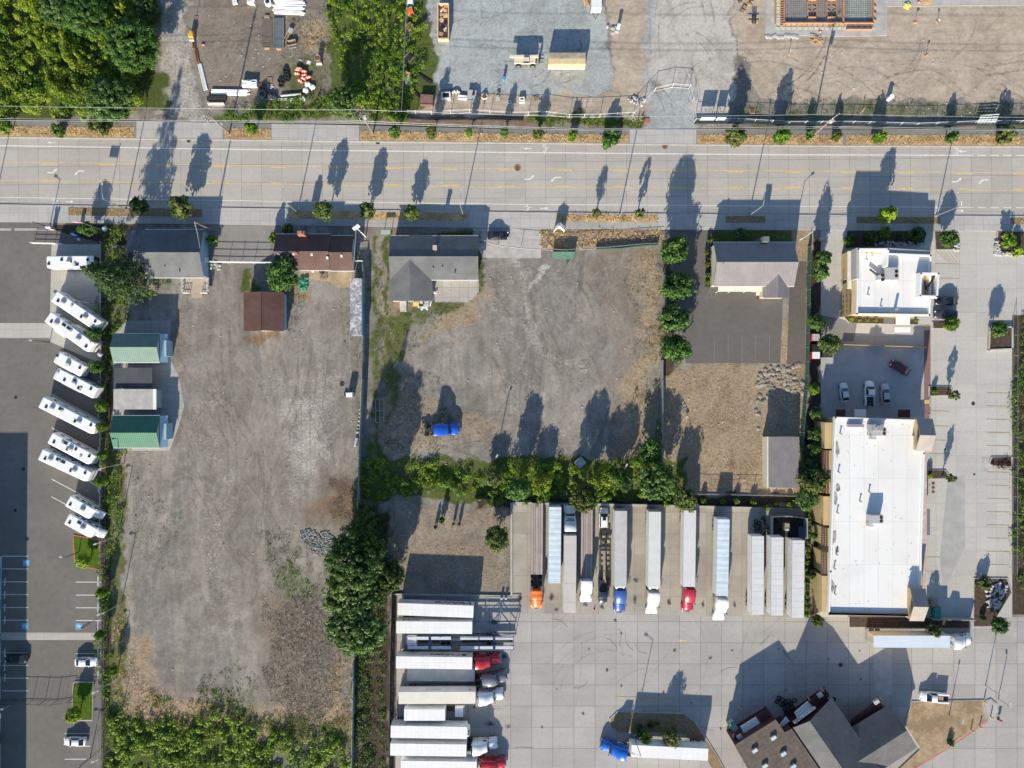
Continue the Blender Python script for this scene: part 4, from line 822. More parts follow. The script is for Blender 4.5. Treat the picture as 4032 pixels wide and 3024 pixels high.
b=MB(); a_=P(3345,990,4.6); c_=P(3345,1135,4.6); b.cyl(a_,c_,.55,n=10); b.build('light_band',M['cream_wall'],t)
wl(t,[(3358,1096),(3380,1096),(3376,1232),(3352,1240)],5.0,M['tan_wall'],'wall')
for k in range(4):
    b=MB()
    for i in range(3): x,y,_=P(3328+i*9,1165+k*20,4.2); b.box((x-.1,y,3.6+i*.5),(.06,.75,.28))
    b.build('trellis',M['sh_dkbrown'],t)
for (x,y,l,wd,hh) in ((3511,1078,2.8,2.6,1.4),(3470,1092,1.2,1.0,1.0)):
    X_,Y_,_=P(x,y,6.8); b=MB(); b.box((X_,Y_,5.65+hh/2),(l,wd,hh)); o=b.build('air_conditioner',M['acgrey'],t,True,.03)
    for k in (-.45,.45): c=MB(); c.cyl((X_+l*.3,Y_+k,5.65+hh),(X_+l*.3,Y_+k,5.7+hh),.36,n=12); c.build('fan',M['black'],o)
for (xa,ya,xb,yb) in ((3425,1060,3462,1090),(3640,1105,3647,1142),(3655,1128,3680,1085)): b=MB(); b.cyl(P(xa,ya,6.2),P(xb,yb,6.2),.22,n=6); b.build('duct',M['black'],t)
b=MB(); X_,Y_,_=P(3530,1215,6.3); b.cyl((X_,Y_,5.6),(X_,Y_,7.0),.3,n=10); b.build('exhaust_stack',M['steel'],t)
for x,y in ((3421,1160),(3472,1205),(3437,1005),(3414,1020)): roof_vent(t,x,y,5.65,'c','steel',.25,.6)
b=MB(); X_,Y_,_=P(3555,1260,2.8); b.box((X_,Y_,2.75),(3.0,2.0,.15)); b.box((X_,Y_-2.1,2.6),(3.4,1.1,.15)); b.build('awning',M['trim'],t)
b=MB(); X_,Y_,_=P(3500,1263,2.6); b.box((X_,Y_,2.6),(2.3,1.0,.15)); b.build('awning',M['dark_roof'],t)
# big white-roofed building
t=bthing('commercial_building','very large white flat-roofed commercial building with a tan wall facing the trees','building',3450,2030); RZ=7.0
roofP=[(3291,1645),(3612,1656),(3638,1785),(3619,2425),(3265,2418),(3271,2250)]
wl(t,[(3291,1648),(3612,1658),(3636,1785),(3617,2423),(3267,2416),(3273,2250)],6.7,M['tan_wall']); wl(t,[(3294,1648),(3611,1658),(3634,1785),(3615,2421),(3270,2415),(3276,2250)],6.76,M['membrane'],'roof',6.65)
parapet(t,roofP,6.2,7.15,.35)
parapet(t,[(3268,2417),(3619,2424)],6.2,7.25,.4,'tan_wall')
for k,(y0,y1,rec) in enumerate(((1660,1770,0),(1770,1945,1),(1950,2070,0),(2075,2150,1),(2170,2260,1),(2262,2410,0))):
    xa=3250-(y0-1645)*.018; b=MB(); dd=.25 if rec else .9
    X_,Y0_,_=P(xa+45,y0,5); _,Y1_,_=P(xa,y1,5); b.box((X_-1.7,(Y0_+Y1_)/2,2.7),(1.1+dd,abs(Y1_-Y0_)-.4,5.4)); b.build('pilaster',M['tan_wall'],t)
    if rec:
        n=int((y1-y0)/9)
        b=MB()
        for i in range(n):
            for j in range(3): x,y,_=P(xa-6+j*9,y0+6+i*9,5.4); b.box((x,y,5.45),(.36,.36,.05))
        b.build('trellis',M['sh_dkbrown'],t)
def tower(lx0,lx1,y0,yr,y1,z,zr,label=None):
    roofpart(t,[[(lx0,y0,z),(lx1,y0+2,z),(lx1+13,yr+2,zr),(lx0+14,yr,zr)]],M['tan_roof'],'tower_roof'); roofpart(t,[[(lx0+14,yr,zr),(lx1+13,yr+2,zr),(lx1-6,y1,z),(lx0-4,y1-1,z)]],M['tan_roof'],'tower_roof')
    wl(t,[(lx0+4,y0+4),(lx1-4,y0+5),(lx1-8,y1-5),(lx0+2,y1-5)],z-.1,M['tan_wall'],'tower_wall')
tower(3609,3673,1647,1713,1778,8.3,10); tower(3584,3644,2316,2389,2446,8.3,10)
for (x,y) in ((3465,1700),(3453,2045)):
    X_,Y_,_=P(x,y,8.6); b=MB(); b.box((X_,Y_,7.7),(2.7,1.7,1.9)); b.box((X_-.9,Y_-1.2,7.4),(1.0,.9,1.2)); o=b.build('air_conditioner',M['acgrey'],t,True,.03)
    for k in (-.35,.4): c=MB(); c.cyl((X_+.85,Y_+k,8.62),(X_+.85,Y_+k,8.7),.32,n=12); c.build('fan',M['black'],o)
X_,Y_,_=P(3455,1683,8.8); b=MB(); b.box((X_,Y_,7.8),(2.4,1.2,2.2)); b.cyl((X_,Y_,8.9),(X_,Y_,9.2),.45,n=14); b.build('exhaust_hood',M['steel'],t)
X_,Y_,_=P(3371,1676,7.6); b=MB(); b.box((X_,Y_,7.2),(3.2,.6,.9)); b.build('duct',M['steel'],t)
b=MB()
for p in ((3395,1663),(3430,1663),(3465,1663)): pass
b.tube([P(3398,1661,7.3),P(3440,1663,7.3)],.06); b.build('pipe',M['steel'],t)
for x,y in ((3312,1708),(3305,1860),(3300,2020),(3297,2185),(3288,2240),(3290,2340),(3421,1712),(3600,1717),(3426,1939),(3390,1975),(3605,1727)): roof_vent(t,x,y,6.76,'c','steel',.28,.6)
t2=NT('ponded_dirt'); t2.done(t2.ramp(t2.noise(1.2,5,.7),[(.35,(.16,.13,.12)),(.65,(.42,.40,.38))]),.8)
for k,(px,py,w_,h_) in enumerate(((3296,1770,8,26),(3289,1965,8,28),(3284,2115,9,26),(3300,1920,7,14),(3278,2310,9,20),(3297,2165,6,12))):
    b=MB(); pts=[]
    for i in range(12): a=i*math.pi/6; rr=random.uniform(.8,1.5); pts.append(P2(px+w_*rr*math.cos(a),py+h_*rr*math.sin(a),6.77))
    b.prism(pts,6.76,6.775+.002*k); b.build('dirt_patch',t2.m,t)
b=MB()
for i in range(60):
    x,y=random.uniform(3310,3600),random.uniform(1670,2400); X_,Y_,_=P(x,y,6.78); b.box((X_,Y_,6.785),(random.uniform(.05,.3),random.uniform(.05,.2),.03),random.uniform(0,3))
b.build('roof_debris',M['acgrey'],t)
for (x,w_,m) in ((3310,36,'maroon'),(3387,44,'trim'),(3560,46,'maroon')):
    X_,Y_,_=P(x,1628,3.2); b=MB(); b.box((X_,Y_,3.2),(w_*PX,1.7,.18),0,0,(1,.9)); b.build('awning',M[m],t)
b=MB(); X_,Y_,_=P(3648,2055,3.5); b.box((X_,Y_,3.5),(1.4,5.6,.2)); b.build('awning',M['dark_roof'],t)
b=MB(); _,ya,_=P(0,1790,6); X_,yb,_=P(3640,2420,5); b.box((X_+.1,(ya+yb)/2,4.8),(.9,abs(ya-yb),.25)); b.build('ledge',mat('pink_ledge',(.50,.38,.34),.8),t)
for x,w_ in ((3590,0),): pass
# grey shed behind the big building
t=bthing('storage_shed','long grey-brown ribbed metal shed with cream wall in the dry grass lot','shed',3080,1820)
roofpart(t,[[(3027,1721,4.6),(3147,1720,4.0),(3142,1922,4.0),(3027,1920,4.6)]],M['shed_roof']); wl(t,[(3027,1724),(3144,1722),(3139,1918),(3028,1916)],3.9,M['cream_wall'])
b=MB(); x,y,_=P(3020,1820,4.2); b.box((x+.05,y,4.1),(.3,10.8,.8)); b.build('fascia',M['cream_wall'],t)
b=MB()
for k in range(8): x,y,_=P(3036+k*14,1921,3.9); b.box((x,y,3.75),(.5,.12,.18))
b.build('gutter_bracket',M['trim'],t)
# truck-stop building bottom right
t=bthing('truck_stop','truck stop with charcoal gabled roofs, brown flat roof and maroon walls, set diagonally','building',3220,2900); TS=t
fz=6.2
wl(t,[(2894,2933),(3055,2833),(3090,2884),(3117,2870),(3300,3140),(3100,3300)],fz-.15,M['maroon']); 
b=MB(); b.prism([P2(x,y,fz) for x,y in ((2894,2933),(3055,2833),(3090,2884),(3118,2870),(3330,3180),(3100,3300))],fz-.12,fz+.02); b.build('roof',M['brown_flat'],t)
zr,ze=8.6,5.6
roofpart(t,[[(3113,2869,ze),(3188,2840,zr),(3430,3190,zr),(3355,3225,ze)]],M['sh_rest']); roofpart(t,[[(3188,2840,zr),(3276,2747,ze),(3384,2906,ze),(3505,3085,ze),(3430,3190,zr)]],M['sh_rest'])
wl(t,[(3125,2872),(3270,2765),(3380,2915),(3480,3100),(3360,3210)],5.0,M['maroon'])
b=MB(); A_=P(3122,2868,ze-.2); B_=P(3188,2846,zr-.25); C_=P(3268,2760,ze-.2)
n_=Vector((B_[0]-0,0,0)); b.add([A_,B_,C_,(A_[0],A_[1],.1),(C_[0],C_[1],.1)],[(0,1,2),(3,0,2,4),(4,2,0,3),(2,1,0)]); b.build('gable_wall',M['maroon'],t)
# white sign on the gable
ang=math.atan2(C_[1]-A_[1],C_[0]-A_[0]); mid=((A_[0]+C_[0])/2,(A_[1]+C_[1])/2); nx_,ny_=-math.sin(ang),math.cos(ang)
b=MB(); b.box((mid[0]+nx_*.5-1.2*math.cos(ang),mid[1]+ny_*.5-1.2*math.sin(ang),4.9),(5.6,.15,1.0),ang); sg=b.build('sign',M['trim'],t)
text_mesh('TRUCK-TIRES',.85,M['black'],'lettering',sg,(mid[0]+nx_*.6-1.2*math.cos(ang)-t.location[0],mid[1]+ny_*.6-1.2*math.sin(ang)-t.location[1],4.9),(R(90),0,ang+math.pi),0,.01,1,.01)
z1,z2=4.6,7.0
roofpart(t,[[(3357,2862,z1),(3497,2777,z1),(3572,2876,z2),(3377,3000,z2),(3300,3040,z2)]],M['sh_rest']); roofpart(t,[[(3377,3000,z2),(3572,2876,z2),(3612,2943,z1),(3400,3080,z1)]],M['sh_rest'])
wl(t,[(3385,2880),(3492,2790),(3600,2938),(3420,3060)],4.2,M['maroon'])
for (pts,z,m,nm) in (([(2916,2862),(2977,2824),(3000,2857),(2936,2901)],4.2,'trim','canopy'),([(3129,2806),(3181,2762),(3212,2795),(3144,2840)],4.2,'trim','canopy'),([(3068,2858),(3096,2822),(3110,2840),(3077,2863)],4.0,'trim','canopy'),([(2985,2820),(3018,2797),(3045,2832),(3003,2858)],4.4,'maroon','canopy'),([(3188,2765),(3232,2722),(3262,2752),(3215,2800)],4.6,'maroon','canopy'),([(2882,2895),(2905,2873),(2935,2905),(2897,2925)],4.6,'maroon','canopy'),([(3350,2832),(3440,2775),(3495,2790),(3360,2862)],3.6,'maroon','canopy')):
    b=MB(); b.prism([P2(x,y,z) for x,y in pts],z-.25,z); b.build(nm,M[m],t)
for x,y in ((3047,2907),(2973,2957),(3086,2970),(3013,3018),(3125,3020)):
    X_,Y_,_=P(x,y,fz+.5); b=MB(); b.box((X_,Y_,fz+.25),(1.15,.65,.5),R(33)); b.build('skylight',mat('skylight_dome',(.55,.60,.60),.3,0,.1,1),t)
for x,y in ((3450,2762),(2912,2900),(3228,2736)):
    X_,Y_,_=P(x,y,4.9); b=MB(); b.box((X_,Y_,4.95),(1.1,.8,.6),R(33)); b.build('air_conditioner',M['acgrey'],t,True,.03)
# construction foundation
t=bthing('building_foundation','concrete foundation with orange formwork boards and steel mesh being built','foundation',3250,60)
b=MB(); b.prism([P2(*p) for p in ((3014,-500),(3495,-500),(3492,141),(3330,144),(3125,141),(3014,136))],.0,.12); b.build('slab',M['conc_plain'],t)
b=MB(); b.prism([P2(*p) for p in ((3490,-500),(4300,-500),(4300,18),(3740,24),(3492,26))],0,.11); b.build('slab',M['apron'],t)
b=MB(); b.prism([P2(*p) for p in ((3088,-500),(3432,-500),(3430,95),(3086,94))],.121,.15); b.build('pit_floor',M['conc_plain'],t)
b=MB()
for (xa,ya,xb,yb,th) in ((3084,95,3434,95,.25),(3084,-300,3084,95,.3),(3434,-300,3434,95,.2),(3316,-300,3316,95,.35),(3176,5,3176,72,.2),(3212,5,3212,72,.2),(3251,5,3251,72,.2),(3290,5,3290,72,.2),(3176,5,3212,5,.2),(3176,72,3212,72,.2),(3251,5,3290,5,.2),(3251,72,3290,72,.2),(3050,100,3050,-300,.12),(3330,120,3430,120,.12)):
    x1,y1=P2(xa,ya); x2,y2=P2(xb,yb); b.box(((x1+x2)/2,(y1+y2)/2,.42),(math.hypot(x2-x1,y2-y1)+th,th,.55),math.atan2(y2-y1,x2-x1))
for k in range(17):
    for (x0,s) in ((3078,-1),): x,y=P2(3076,-40+k*9); b.box((x,y,.3),(.5,.12,.4))
    x,y=P2(3092+k*21,101); b.box((x,y,.3),(.1,.9,.3),random.uniform(-.1,.1))
for k in range(4):
    for x0 in (3184,3204,3259,3282): x,y=P2(x0,14+k*16); b.box((x,y,.35),(.8,.12,.1),(.6 if x0 in(3184,3259) else -.6)*(1 if k%2 else -1))
    x,y=P2(3440,0+k*27); b.box((x,y,.3),(.9,.15,.3),-.7)
b.build('formwork',mat('orange_form_board',(.42,.23,.13),.8,0,.2,2),t)
b=MB()
for i in range(30):
    x,_=P2(3092+i*7.6,0); x2_,_=P2(0,0)
    if i<29: x1,y1=P2(3092+i*7.6,-300); x2,y2=P2(3092+i*7.6,92); b.box((x1,(y1+y2)/2,.24),(.03,abs(y2-y1),.03))
for j in range(40): x1,y1=P2(3090,88-j*7.6); x2,_=P2(3314,0); b.box(((x1+x2)/2,y1,.27),(x2-x1,.04,.04))
for i in range(16): x1,y1=P2(3322+i*7,-300); x2,y2=P2(3322+i*7,92); b.box((x1,(y1+y2)/2,.24),(.03,abs(y2-y1),.04))
for j in range(40): x1,y1=P2(3320,88-j*7.6); x2,_=P2(3430,0); b.box(((x1+x2)/2,y1,.27),(x2-x1,.03,.04))
b.build('rebar_mesh',M['black'],t)
b=MB(); x1,y1=P2(3340,88); x2,y2=P2(3410,-300); b.box(((x1+x2)/2,(y1+y2)/2,.165),(x2-x1,y2-y1 if y2>y1 else y1-y2,.02)); b.build('foam_sheet',mat('pale_green_foam',(.46,.50,.44),.9,0,.12,1),t)
b=MB()
for i in range(18): x,y=P2(3060+i*22,112); b.box((x,y,.16),(.9,.5,.06),random.uniform(-.2,.2))
for i in range(12): x,y=P2(3062,90-i*14); b.box((x,y,.16),(.7,.6,.06),random.uniform(-.2,.2))
b.build('foam_strip',mat('yellowish_foam',(.55,.55,.38),.9,0,.15,1),t)
# long blue-sided container with blotchy roof
t=bthing('storage_container','long blue-sided storage container with a blotchy grey-white roof beside the slatted fence','container',1400,1210)
x0_,y0_,_=P(1380,1096,2.9); x1_,y1_,_=P(1418,1319,2.9); cx_,cy_=(x0_+x1_)/2,(y0_+y1_)/2
b=MB(); b.box((cx_+.25,cy_,1.45),(2.5,y0_-y1_,2.8)); b.build('body',mat('container_blue',(.10,.22,.33),.6,0,.15,1),t)
tt=NT('blotchy_roof'); tt.done(tt.ramp(tt.noise(.9,5,.65,dist=1.2),[(.35,(.16,.15,.16)),(.5,(.34,.33,.34)),(.62,(.60,.59,.60))]),.7); b=MB(); b.box((cx_+.1,cy_,2.88),(2.45,y0_-y1_,.08)); b.build('roof',tt.m,t)
b=MB()
for s in (-.6,.6): b.box((cx_+.25+s,y1_-.04,1.5),(1.15,.08,2.5))
b.build('door',M['steel'],t)
# ================= vehicles placed =================
W=M['membrane']; greyroof=mat('dull_grey_trailer_roof',(.46,.455,.45),.7,0,.12,.5); t=NT('white_trailer_roof'); _n=t.noise(.35,6,.65); _m=t.noise(2.2,5,.7); _b=t.brick(1.22,20,.03,(.72,.72,.705),(.76,.76,.745),(.62,.62,.605),src=t.mapping((1,1,1),0)); whiteroof=t.done(t.mix(t.ramp(_m,[(.25,.35),(.5,0)]),t.mix(t.ramp(_n,[(.5,0),(.75,.4)]),_b,(.55,.53,.49)),(.5,.48,.45)),.6,0,.3); blueroof=ribbed('pale_blue_translucent_roof',(.56,.64,.70),1.25,0,.93,.6); tanroof=mat('pale_taupe_trailer_roof',(.50,.46,.43),.7,0,.08,.5); cream=mat('cream_trailer_roof',(.68,.63,.55),.7,0,.07,.8); lightgrey=mat('light_grey_trailer_roof',(.58,.58,.57),.65,0,.08,.5)
red_letters=mat('dark_red_lettering',(.22,.02,.05),.5,0,.05,1); brown_letters=mat('brown_lettering',(.12,.06,.05),.5,0,.05,1)
GH='semi trailers backed in along the left fence of the truck lot'; GV='semi trailers in the row of bays below the hedge'; GTR='road tractors in the truck lot'
trailer('white semi trailer with dark red Veloce lettering, topmost of the sideways row',(1566,2398),(1864,2409),whiteroof,group=GH,text=[('Veloce',2.3,red_letters,.50,2.7,.35,1.3,.02)])
trailer('white semi trailer with small XTRA lettering, between the Veloce trailer and the car hauler',(1561,2470),(1859,2472),whiteroof,group=GH,text=[('XTRA',1.0,brown_letters,-.62,3.2,.25,1.5,.02),('lease',.5,red_letters,.2,3.2,.2,1.3,0)])
trailer('white semi trailer lettered C.R. England, behind the upper red tractor',(1560,2608),(1859,2612),whiteroof,group=GH,text=[('C.R.England',1.15,brown_letters,.28,2.9,0,1.15,.02)])
b=MB(); t=[o for o in bpy.data.objects if o.get('label','').startswith('white semi trailer lettered')][0]; b.cyl((.78*8,1.33,2.9),(.78*8,1.31,2.9),.55,n=14); b.build('emblem',brown_letters,t,False)
flatbed('low flatbed trailer with grooved grey metal deck, below the C.R. England trailer',(1604,2658),(1869,2660),GH,False)
trailer('semi trailer with dirty cream roof coupled to a white tractor, below the grooved flatbed',(1570,2748),(1872,2747),cream,group=GH,text=[('ARMCO',.7,M['steel'],-.12,3.0,.2,1.2,0),('83',.5,M['black'],.85,3.3,0,1,.02)])
trailer('white refrigerated semi trailer with no tractor, just below the white box truck',(1539,2881),(1839,2886),whiteroof,group=GH,reefer=True)
trailer('clean white semi trailer coupled to the white tractor near the bottom edge',(1537,2951),(1836,2955),whiteroof,group=GH)
trailer('white semi trailer cut by the bottom edge of the photo, behind the lower red tractor',(1579,3019),(1877,3023),whiteroof,group=GH)
redP=paint('red_truck_paint',(.42,.015,.03)); red2=paint('crimson_truck_paint',(.36,.02,.045)); whP=paint('white_truck_paint',(.80,.80,.80)); gyP=paint('grey_truck_paint',(.17,.175,.20)); blP=paint('deep_blue_truck_paint',(.03,.09,.33)); bl2=paint('bright_blue_truck_paint',(.01,.13,.55)); bl3=paint('royal_blue_truck_paint',(.01,.09,.52)); orP=paint('orange_truck_paint',(.80,.17,.03)); bkP=paint('black_car_paint',(.012,.014,.018)); nvP=paint('dark_navy_paint',(.018,.03,.06)); dgP=paint('dark_grey_car_paint',(.05,.052,.06)); mrP=paint('maroon_car_paint',(.12,.01,.03))
tractor('red tractor coupled to the C.R. England trailer',(1972,2595),1,redP,group=GTR)
tractor('dark grey tractor with rounded roof in front of the grooved flatbed, turned slightly uphill',(1996,2660),9,gyP,z=3.2,group=GTR)
tractor('white tractor with big roof fairing coupled to the cream-roofed trailer',(1984,2731),4,whP,group=GTR)
tractor('white tractor second from the bottom edge, in front of the clean white trailer',(1960,2926),3,whP,group=GTR)
tractor('red tractor at the bottom edge of the photo',(1993,3003),0,redP,group=GTR,z=3.2)
# verticals
flatbed('wood-decked flatbed trailer with brown rails, leftmost in the bays, behind the orange tractor',(2115,1981),(2113,2262),GV)
tractor('orange tractor with low roof at the left end of the bays',(2112,2396),-90,orP,z=3.0,group=GTR,sleeper=1.0,fairing=False)
trailer('semi trailer with pale blue translucent roof and no tractor, beside the leftmost flatbed',(2186,1997),(2183,2297),blueroof,group=GV,ribs=10)
tractor('white tractor lettered TFC facing the hedge',(2243,1986),90,whP,group=GTR)
t=[o for o in bpy.data.objects if o.get('label','')=='white tractor lettered TFC facing the hedge'][0]; text_mesh('TFC',.9,blP,'lettering',t,(-2.75,0,3.30),(0,0,R(90)),.0,.02,1.1,.03)
trailer('semi trailer with pale taupe panelled roof behind the tractor lettered TFC',(2243,2411),(2246,2110),tanroof,group=GV,ribs=4)
flatbed('wood-decked flatbed trailer half in shade, fourth from the left in the bays',(2311,2002),(2309,2285),GV)
tractor('white tractor coupled to the half-shaded wooden flatbed',(2307,2373),-90,whP,group=GTR,z=3.8)
trailer('refrigerated semi trailer with rough grey roof behind the dark blue tractor',(2445,2012),(2443,2312),greyroof,group=GV,reefer=True)
tractor('dark blue tractor pulling the rough grey-roofed trailer',(2438,2412),-91,blP,group=GTR,z=3.6)
trailer('refrigerated semi trailer with light grey roof, next right of the rough grey-roofed one',(2579,2015),(2575,2315),lightgrey,group=GV,reefer=True)
tractor('white tractor between the dark blue and the crimson tractors',(2565,2420),-92,whP,group=GTR)
trailer('semi trailer with light grey roof behind the crimson tractor',(2717,2010),(2713,2311),lightgrey,group=GV)
tractor('crimson tractor with chrome bumper in the middle of the bays',(2706,2408),-92,red2,group=GTR,z=3.6)
trailer('semi trailer with pale blue roof standing lower than its neighbours in the bays',(2849,2045),(2843,2347),blueroof,group=GV,ribs=9)
tractor('white tractor with large sleeper, rightmost tractor, under the pale blue trailer',(2829,2445),-93,whP,group=GTR,z=4.1)
for (a,b_,l) in (((2984,2112),(2983,2420),'left one of the three grey-white tractorless trailers by the tyre enclosure'),((3061,2116),(3060,2423),'middle one of the three grey-white tractorless trailers by the tyre enclosure'),((3144,2128),(3141,2432),'right one of the three grey-white tractorless trailers, next to the shrub row')):
    trailer(l,b_,a,lightgrey,group=GV,ribs=12)
trailer('long white semi trailer along the kerbed island, behind the bright blue tractor',(2788,2972),(2486,2957),whiteroof,group='semi trailers out on the open truck lot',text=[('&',1.2,M['black'],.62,2.9,0,1.6,.02)])
tractor('bright blue tractor with full sleeper beside the kerbed island',(2366,2930),166,bl2,group='single rigs on the open lot')
trailer('pale blue-roofed semi trailer parked along the planting strip under the big white building',(3441,2526),(3741,2527),mat('sky_tinted_roof',(.56,.63,.70),.6,0,.05,.5),M['cream_wall'],group='semi trailers out on the open truck lot')
tractor('white tractor below the big white building, nose to the right',(3826,2517),1,whP,group='single rigs on the open lot')
tractor('royal blue tractor without trailer standing alone on the dirt lot',(1809,1687),3,bl3,group='single rigs on the open lot',z=3.7,chas=8.7)
# box truck
t=thing('box_truck','white box truck with square cab between the cream-roofed trailer and the refrigerated trailer','truck',P(1700,2812,0),R(0))
x0_,y0_,_=P(1591,2815,3.8); x1_,_,_=P(1753,2815,3.8)
b=MB(); b.box(((x0_+x1_)/2,y0_,2.4),(x1_-x0_,2.5,2.75)); b.build('body',M['white_metal'],t,True,.04); b=MB(); b.box(((x0_+x1_)/2,y0_,3.79),(x1_-x0_-.1,2.4,.06)); b.build('roof',whiteroof,t)
xc,yc,_=P(1810,2803,2.5); yc=y0_
b=MB(); b.loft([ring(xc-1.0,1.05,.6,2.6,.15,yc),ring(xc+.7,1.05,.6,2.6,.15,yc),ring(xc+1.0,1.02,.6,2.0,.15,yc)]); b.build('cab',M['white'],t)
b=MB(); b.box((xc+.86,yc,2.1),(.3,1.9,.7),0,0,(.5,.95)); b.build('windshield',M['glass'],t)
b=MB(); b.box(((x0_+xc)/2,yc,.85),(xc-x0_,.9,.25)); b.build('chassis',M['dark'],t)
tx,ty=t.location[0],t.location[1]
for xx in (xc-.2,x0_+2.0):
    for s in (-1,1): wheel(t,xx-tx,yc-ty+s*1.15,.48,.26)
# car hauler
t=thing('car_hauler','empty blue and silver car hauler with open ramps, above the C.R. England trailer','truck',P(1800,2530,0),0)
ox,oy=t.location[0],t.location[1]; alu=mat('alloy_ramp',(.62,.65,.68),.4,.3,.12,1.5); nav=paint('navy_frame_paint',(.02,.05,.16))
def hx(x,z=2.5): return P(x,2530,z)[0]
yy=P(1800,2531,3.0)[1]
b=MB(); b.loft([ring(hx(1600),1.1,.6,1.8,.3,yy),ring(hx(1612),1.15,.6,2.7,.3,yy),ring(hx(1640),1.2,.6,2.9,.3,yy)]); b.build('cab',whP,t)
b=MB()
for (xa,xb) in ((1606,1690),(1698,1778),(1812,1885),(1888,1942),(1950,2022)):
    for s in (-1,1):
        b.box(((hx(xa)+hx(xb))/2,yy+s*1.0,3.1),(hx(xb)-hx(xa)-.1,.62,.08))
b.build('ramp',alu,t)
b=MB()
for x in (1600,1690,1698,1735,1778,1812,1885,1942,1948,2022):
    for s in (-1,1): b.cyl((hx(x),yy+s*1.3,.8),(hx(x),yy+s*1.3,3.6),.07,n=6)
    b.box((hx(x),yy,3.0),(.12,2.6,.12))
for s in (-1,1):
    for (xa,xb,z0_,z1_) in ((1600,1778,2.95,2.95),(1812,2026,2.95,3.05),(1698,1778,1.2,2.9),(1812,1885,2.9,1.2),(1888,1942,1.2,2.9),(1950,2022,2.9,1.2),(1600,1778,1.0,1.0),(1800,2026,1.0,1.0),(1812,2022,3.6,3.6)):
        b.cyl((hx(xa),yy+s*1.3,z0_),(hx(xb),yy+s*1.3,z1_),.07,n=5)
b.build('frame',nav,t)
b=MB(); b.box(((hx(1780)+hx(1815))/2,yy,1.0),(hx(1815)-hx(1780)+.6,.5,.25)); b.build('coupling',M['steel'],t)
b=MB(); b.box(((hx(1815)+hx(2020))/2,yy,1.0),(hx(2020)-hx(1815),1.2,.2)); b.box(((hx(1610)+hx(1780))/2,yy,1.0),(hx(1780)-hx(1610),1.2,.2)); b.build('chassis',M['dark'],t)
for x in (1615,1745,1765,1925,1945):
    for s in (-1,1): wheel(t,hx(x,.5)-ox,yy-oy+s*1.2,.48,.26)
# hauler pickup + gooseneck + black pickup
t=car('white medium-duty hauler truck with bare chassis, nose to the hedge, hitched to a black gooseneck',(2378,2040),90,whP,'suv',4.4,1.95,None,1.0,'hauler_truck'); t['category']='truck'
b=MB(); 
for s in (-1,1): b.box((-3.8,s*.4,.8),(3.4,.12,.22)); b.box((-4.1,s*.85,1.0),(1.2,.42,.1))
b.box((-3.0,0,.95),(.8,.8,.5)); b.cyl((-4.9,0,.95),(-4.9,0,1.1),.35,n=12); b.build('chassis',M['dark'],t,False)
for s in (-1,1): wheel(t,-4.1,s*.98,.42,.24,True)
t=thing('gooseneck_trailer','black gooseneck trailer with planks lying along its open frame','trailer',P(2377,2240,0),R(90)); 
b=MB()
for s in (-1,1): b.box((-.5,s*1.05,.85),(10.5,.14,.24)); 
for k in range(9): b.box((-5+k*1.2,0,.85),(.1,2.1,.16))
b.box((5.2,0,1.2),(.5,2.3,.4)); b.build('frame',M['black'],t,False)
b=MB(); b.box((.9,0,1.0),(6.5,.5,.1)); b.box((-1.4,-.1,1.08),(2.4,.25,.1),.12); b.build('planks',M['wood'],t,False)
for k in (-3.2,-2.2):
    for s in (-1,1): wheel(t,k,s*1.25,.4,.25)
t=car('very dark green-black pickup at the end of the black gooseneck trailer',(2375,2332),-90,nvP,'pickup',5.2,1.95,None,1.2)
# cars
GC='parked cars'
car('black sedan on the driveway apron below the road',(1961,926),0,bkP,'sedan',4.6,1.85,GC)
car('black sedan in the shade at the left edge, below the pale crosswalk strip',(62,2594),180,bkP,'sedan',4.9,1.85,GC)
car('white sedan in the right stall beside the left fence, level with the gate',(337,2606),0,whP,'sedan',4.9,1.85,GC)
car('white sedan facing left below the lower grass island',(294,2920),180,whP,'sedan',4.9,1.85,GC)
car('black sedan beside the fast food building, upper of the two',(3727,1185),180,bkP,'sedan',4.8,1.85,GC)
car('dark grey estate car beside the fast food building, lower of the two',(3723,1238),180,dgP,'suv',4.9,1.9,GC)
car('maroon car crossing the shaded parking aisle',(3545,1447),149,mrP,'sedan',4.6,1.8,GC)
car('white hatchback, leftmost of the row nosed towards the big white building',(3325,1546),96,paint('pale_blue_white_paint',(.60,.66,.70)),'sedan',4.3,1.75,GC)
t=car('white crew-cab pickup with dark bed cover in the middle of the shaded row',(3424,1550),90,whP,'pickup',5.6,2.0,GC)
car('silver-white sedan, right of the white pickup in the shaded row',(3487,1552),92,paint('silver_paint',(.45,.46,.47)),'sedan',4.6,1.8,GC)
t=car('white service pickup with open utility bed beside the dry grass island',(3677,2745),176,whP,'pickup',6.0,2.1,GC)
b=MB(); 
for s in (-1,1): b.box((-1.7,s*.85,1.3),(2.4,.35,.5))
b.build('tool_box',M['white_metal'],t,False); b=MB(); b.box((-1.2,0,1.25),(1.0,.9,.3)); b.build('cargo',M['wood'],t,False)
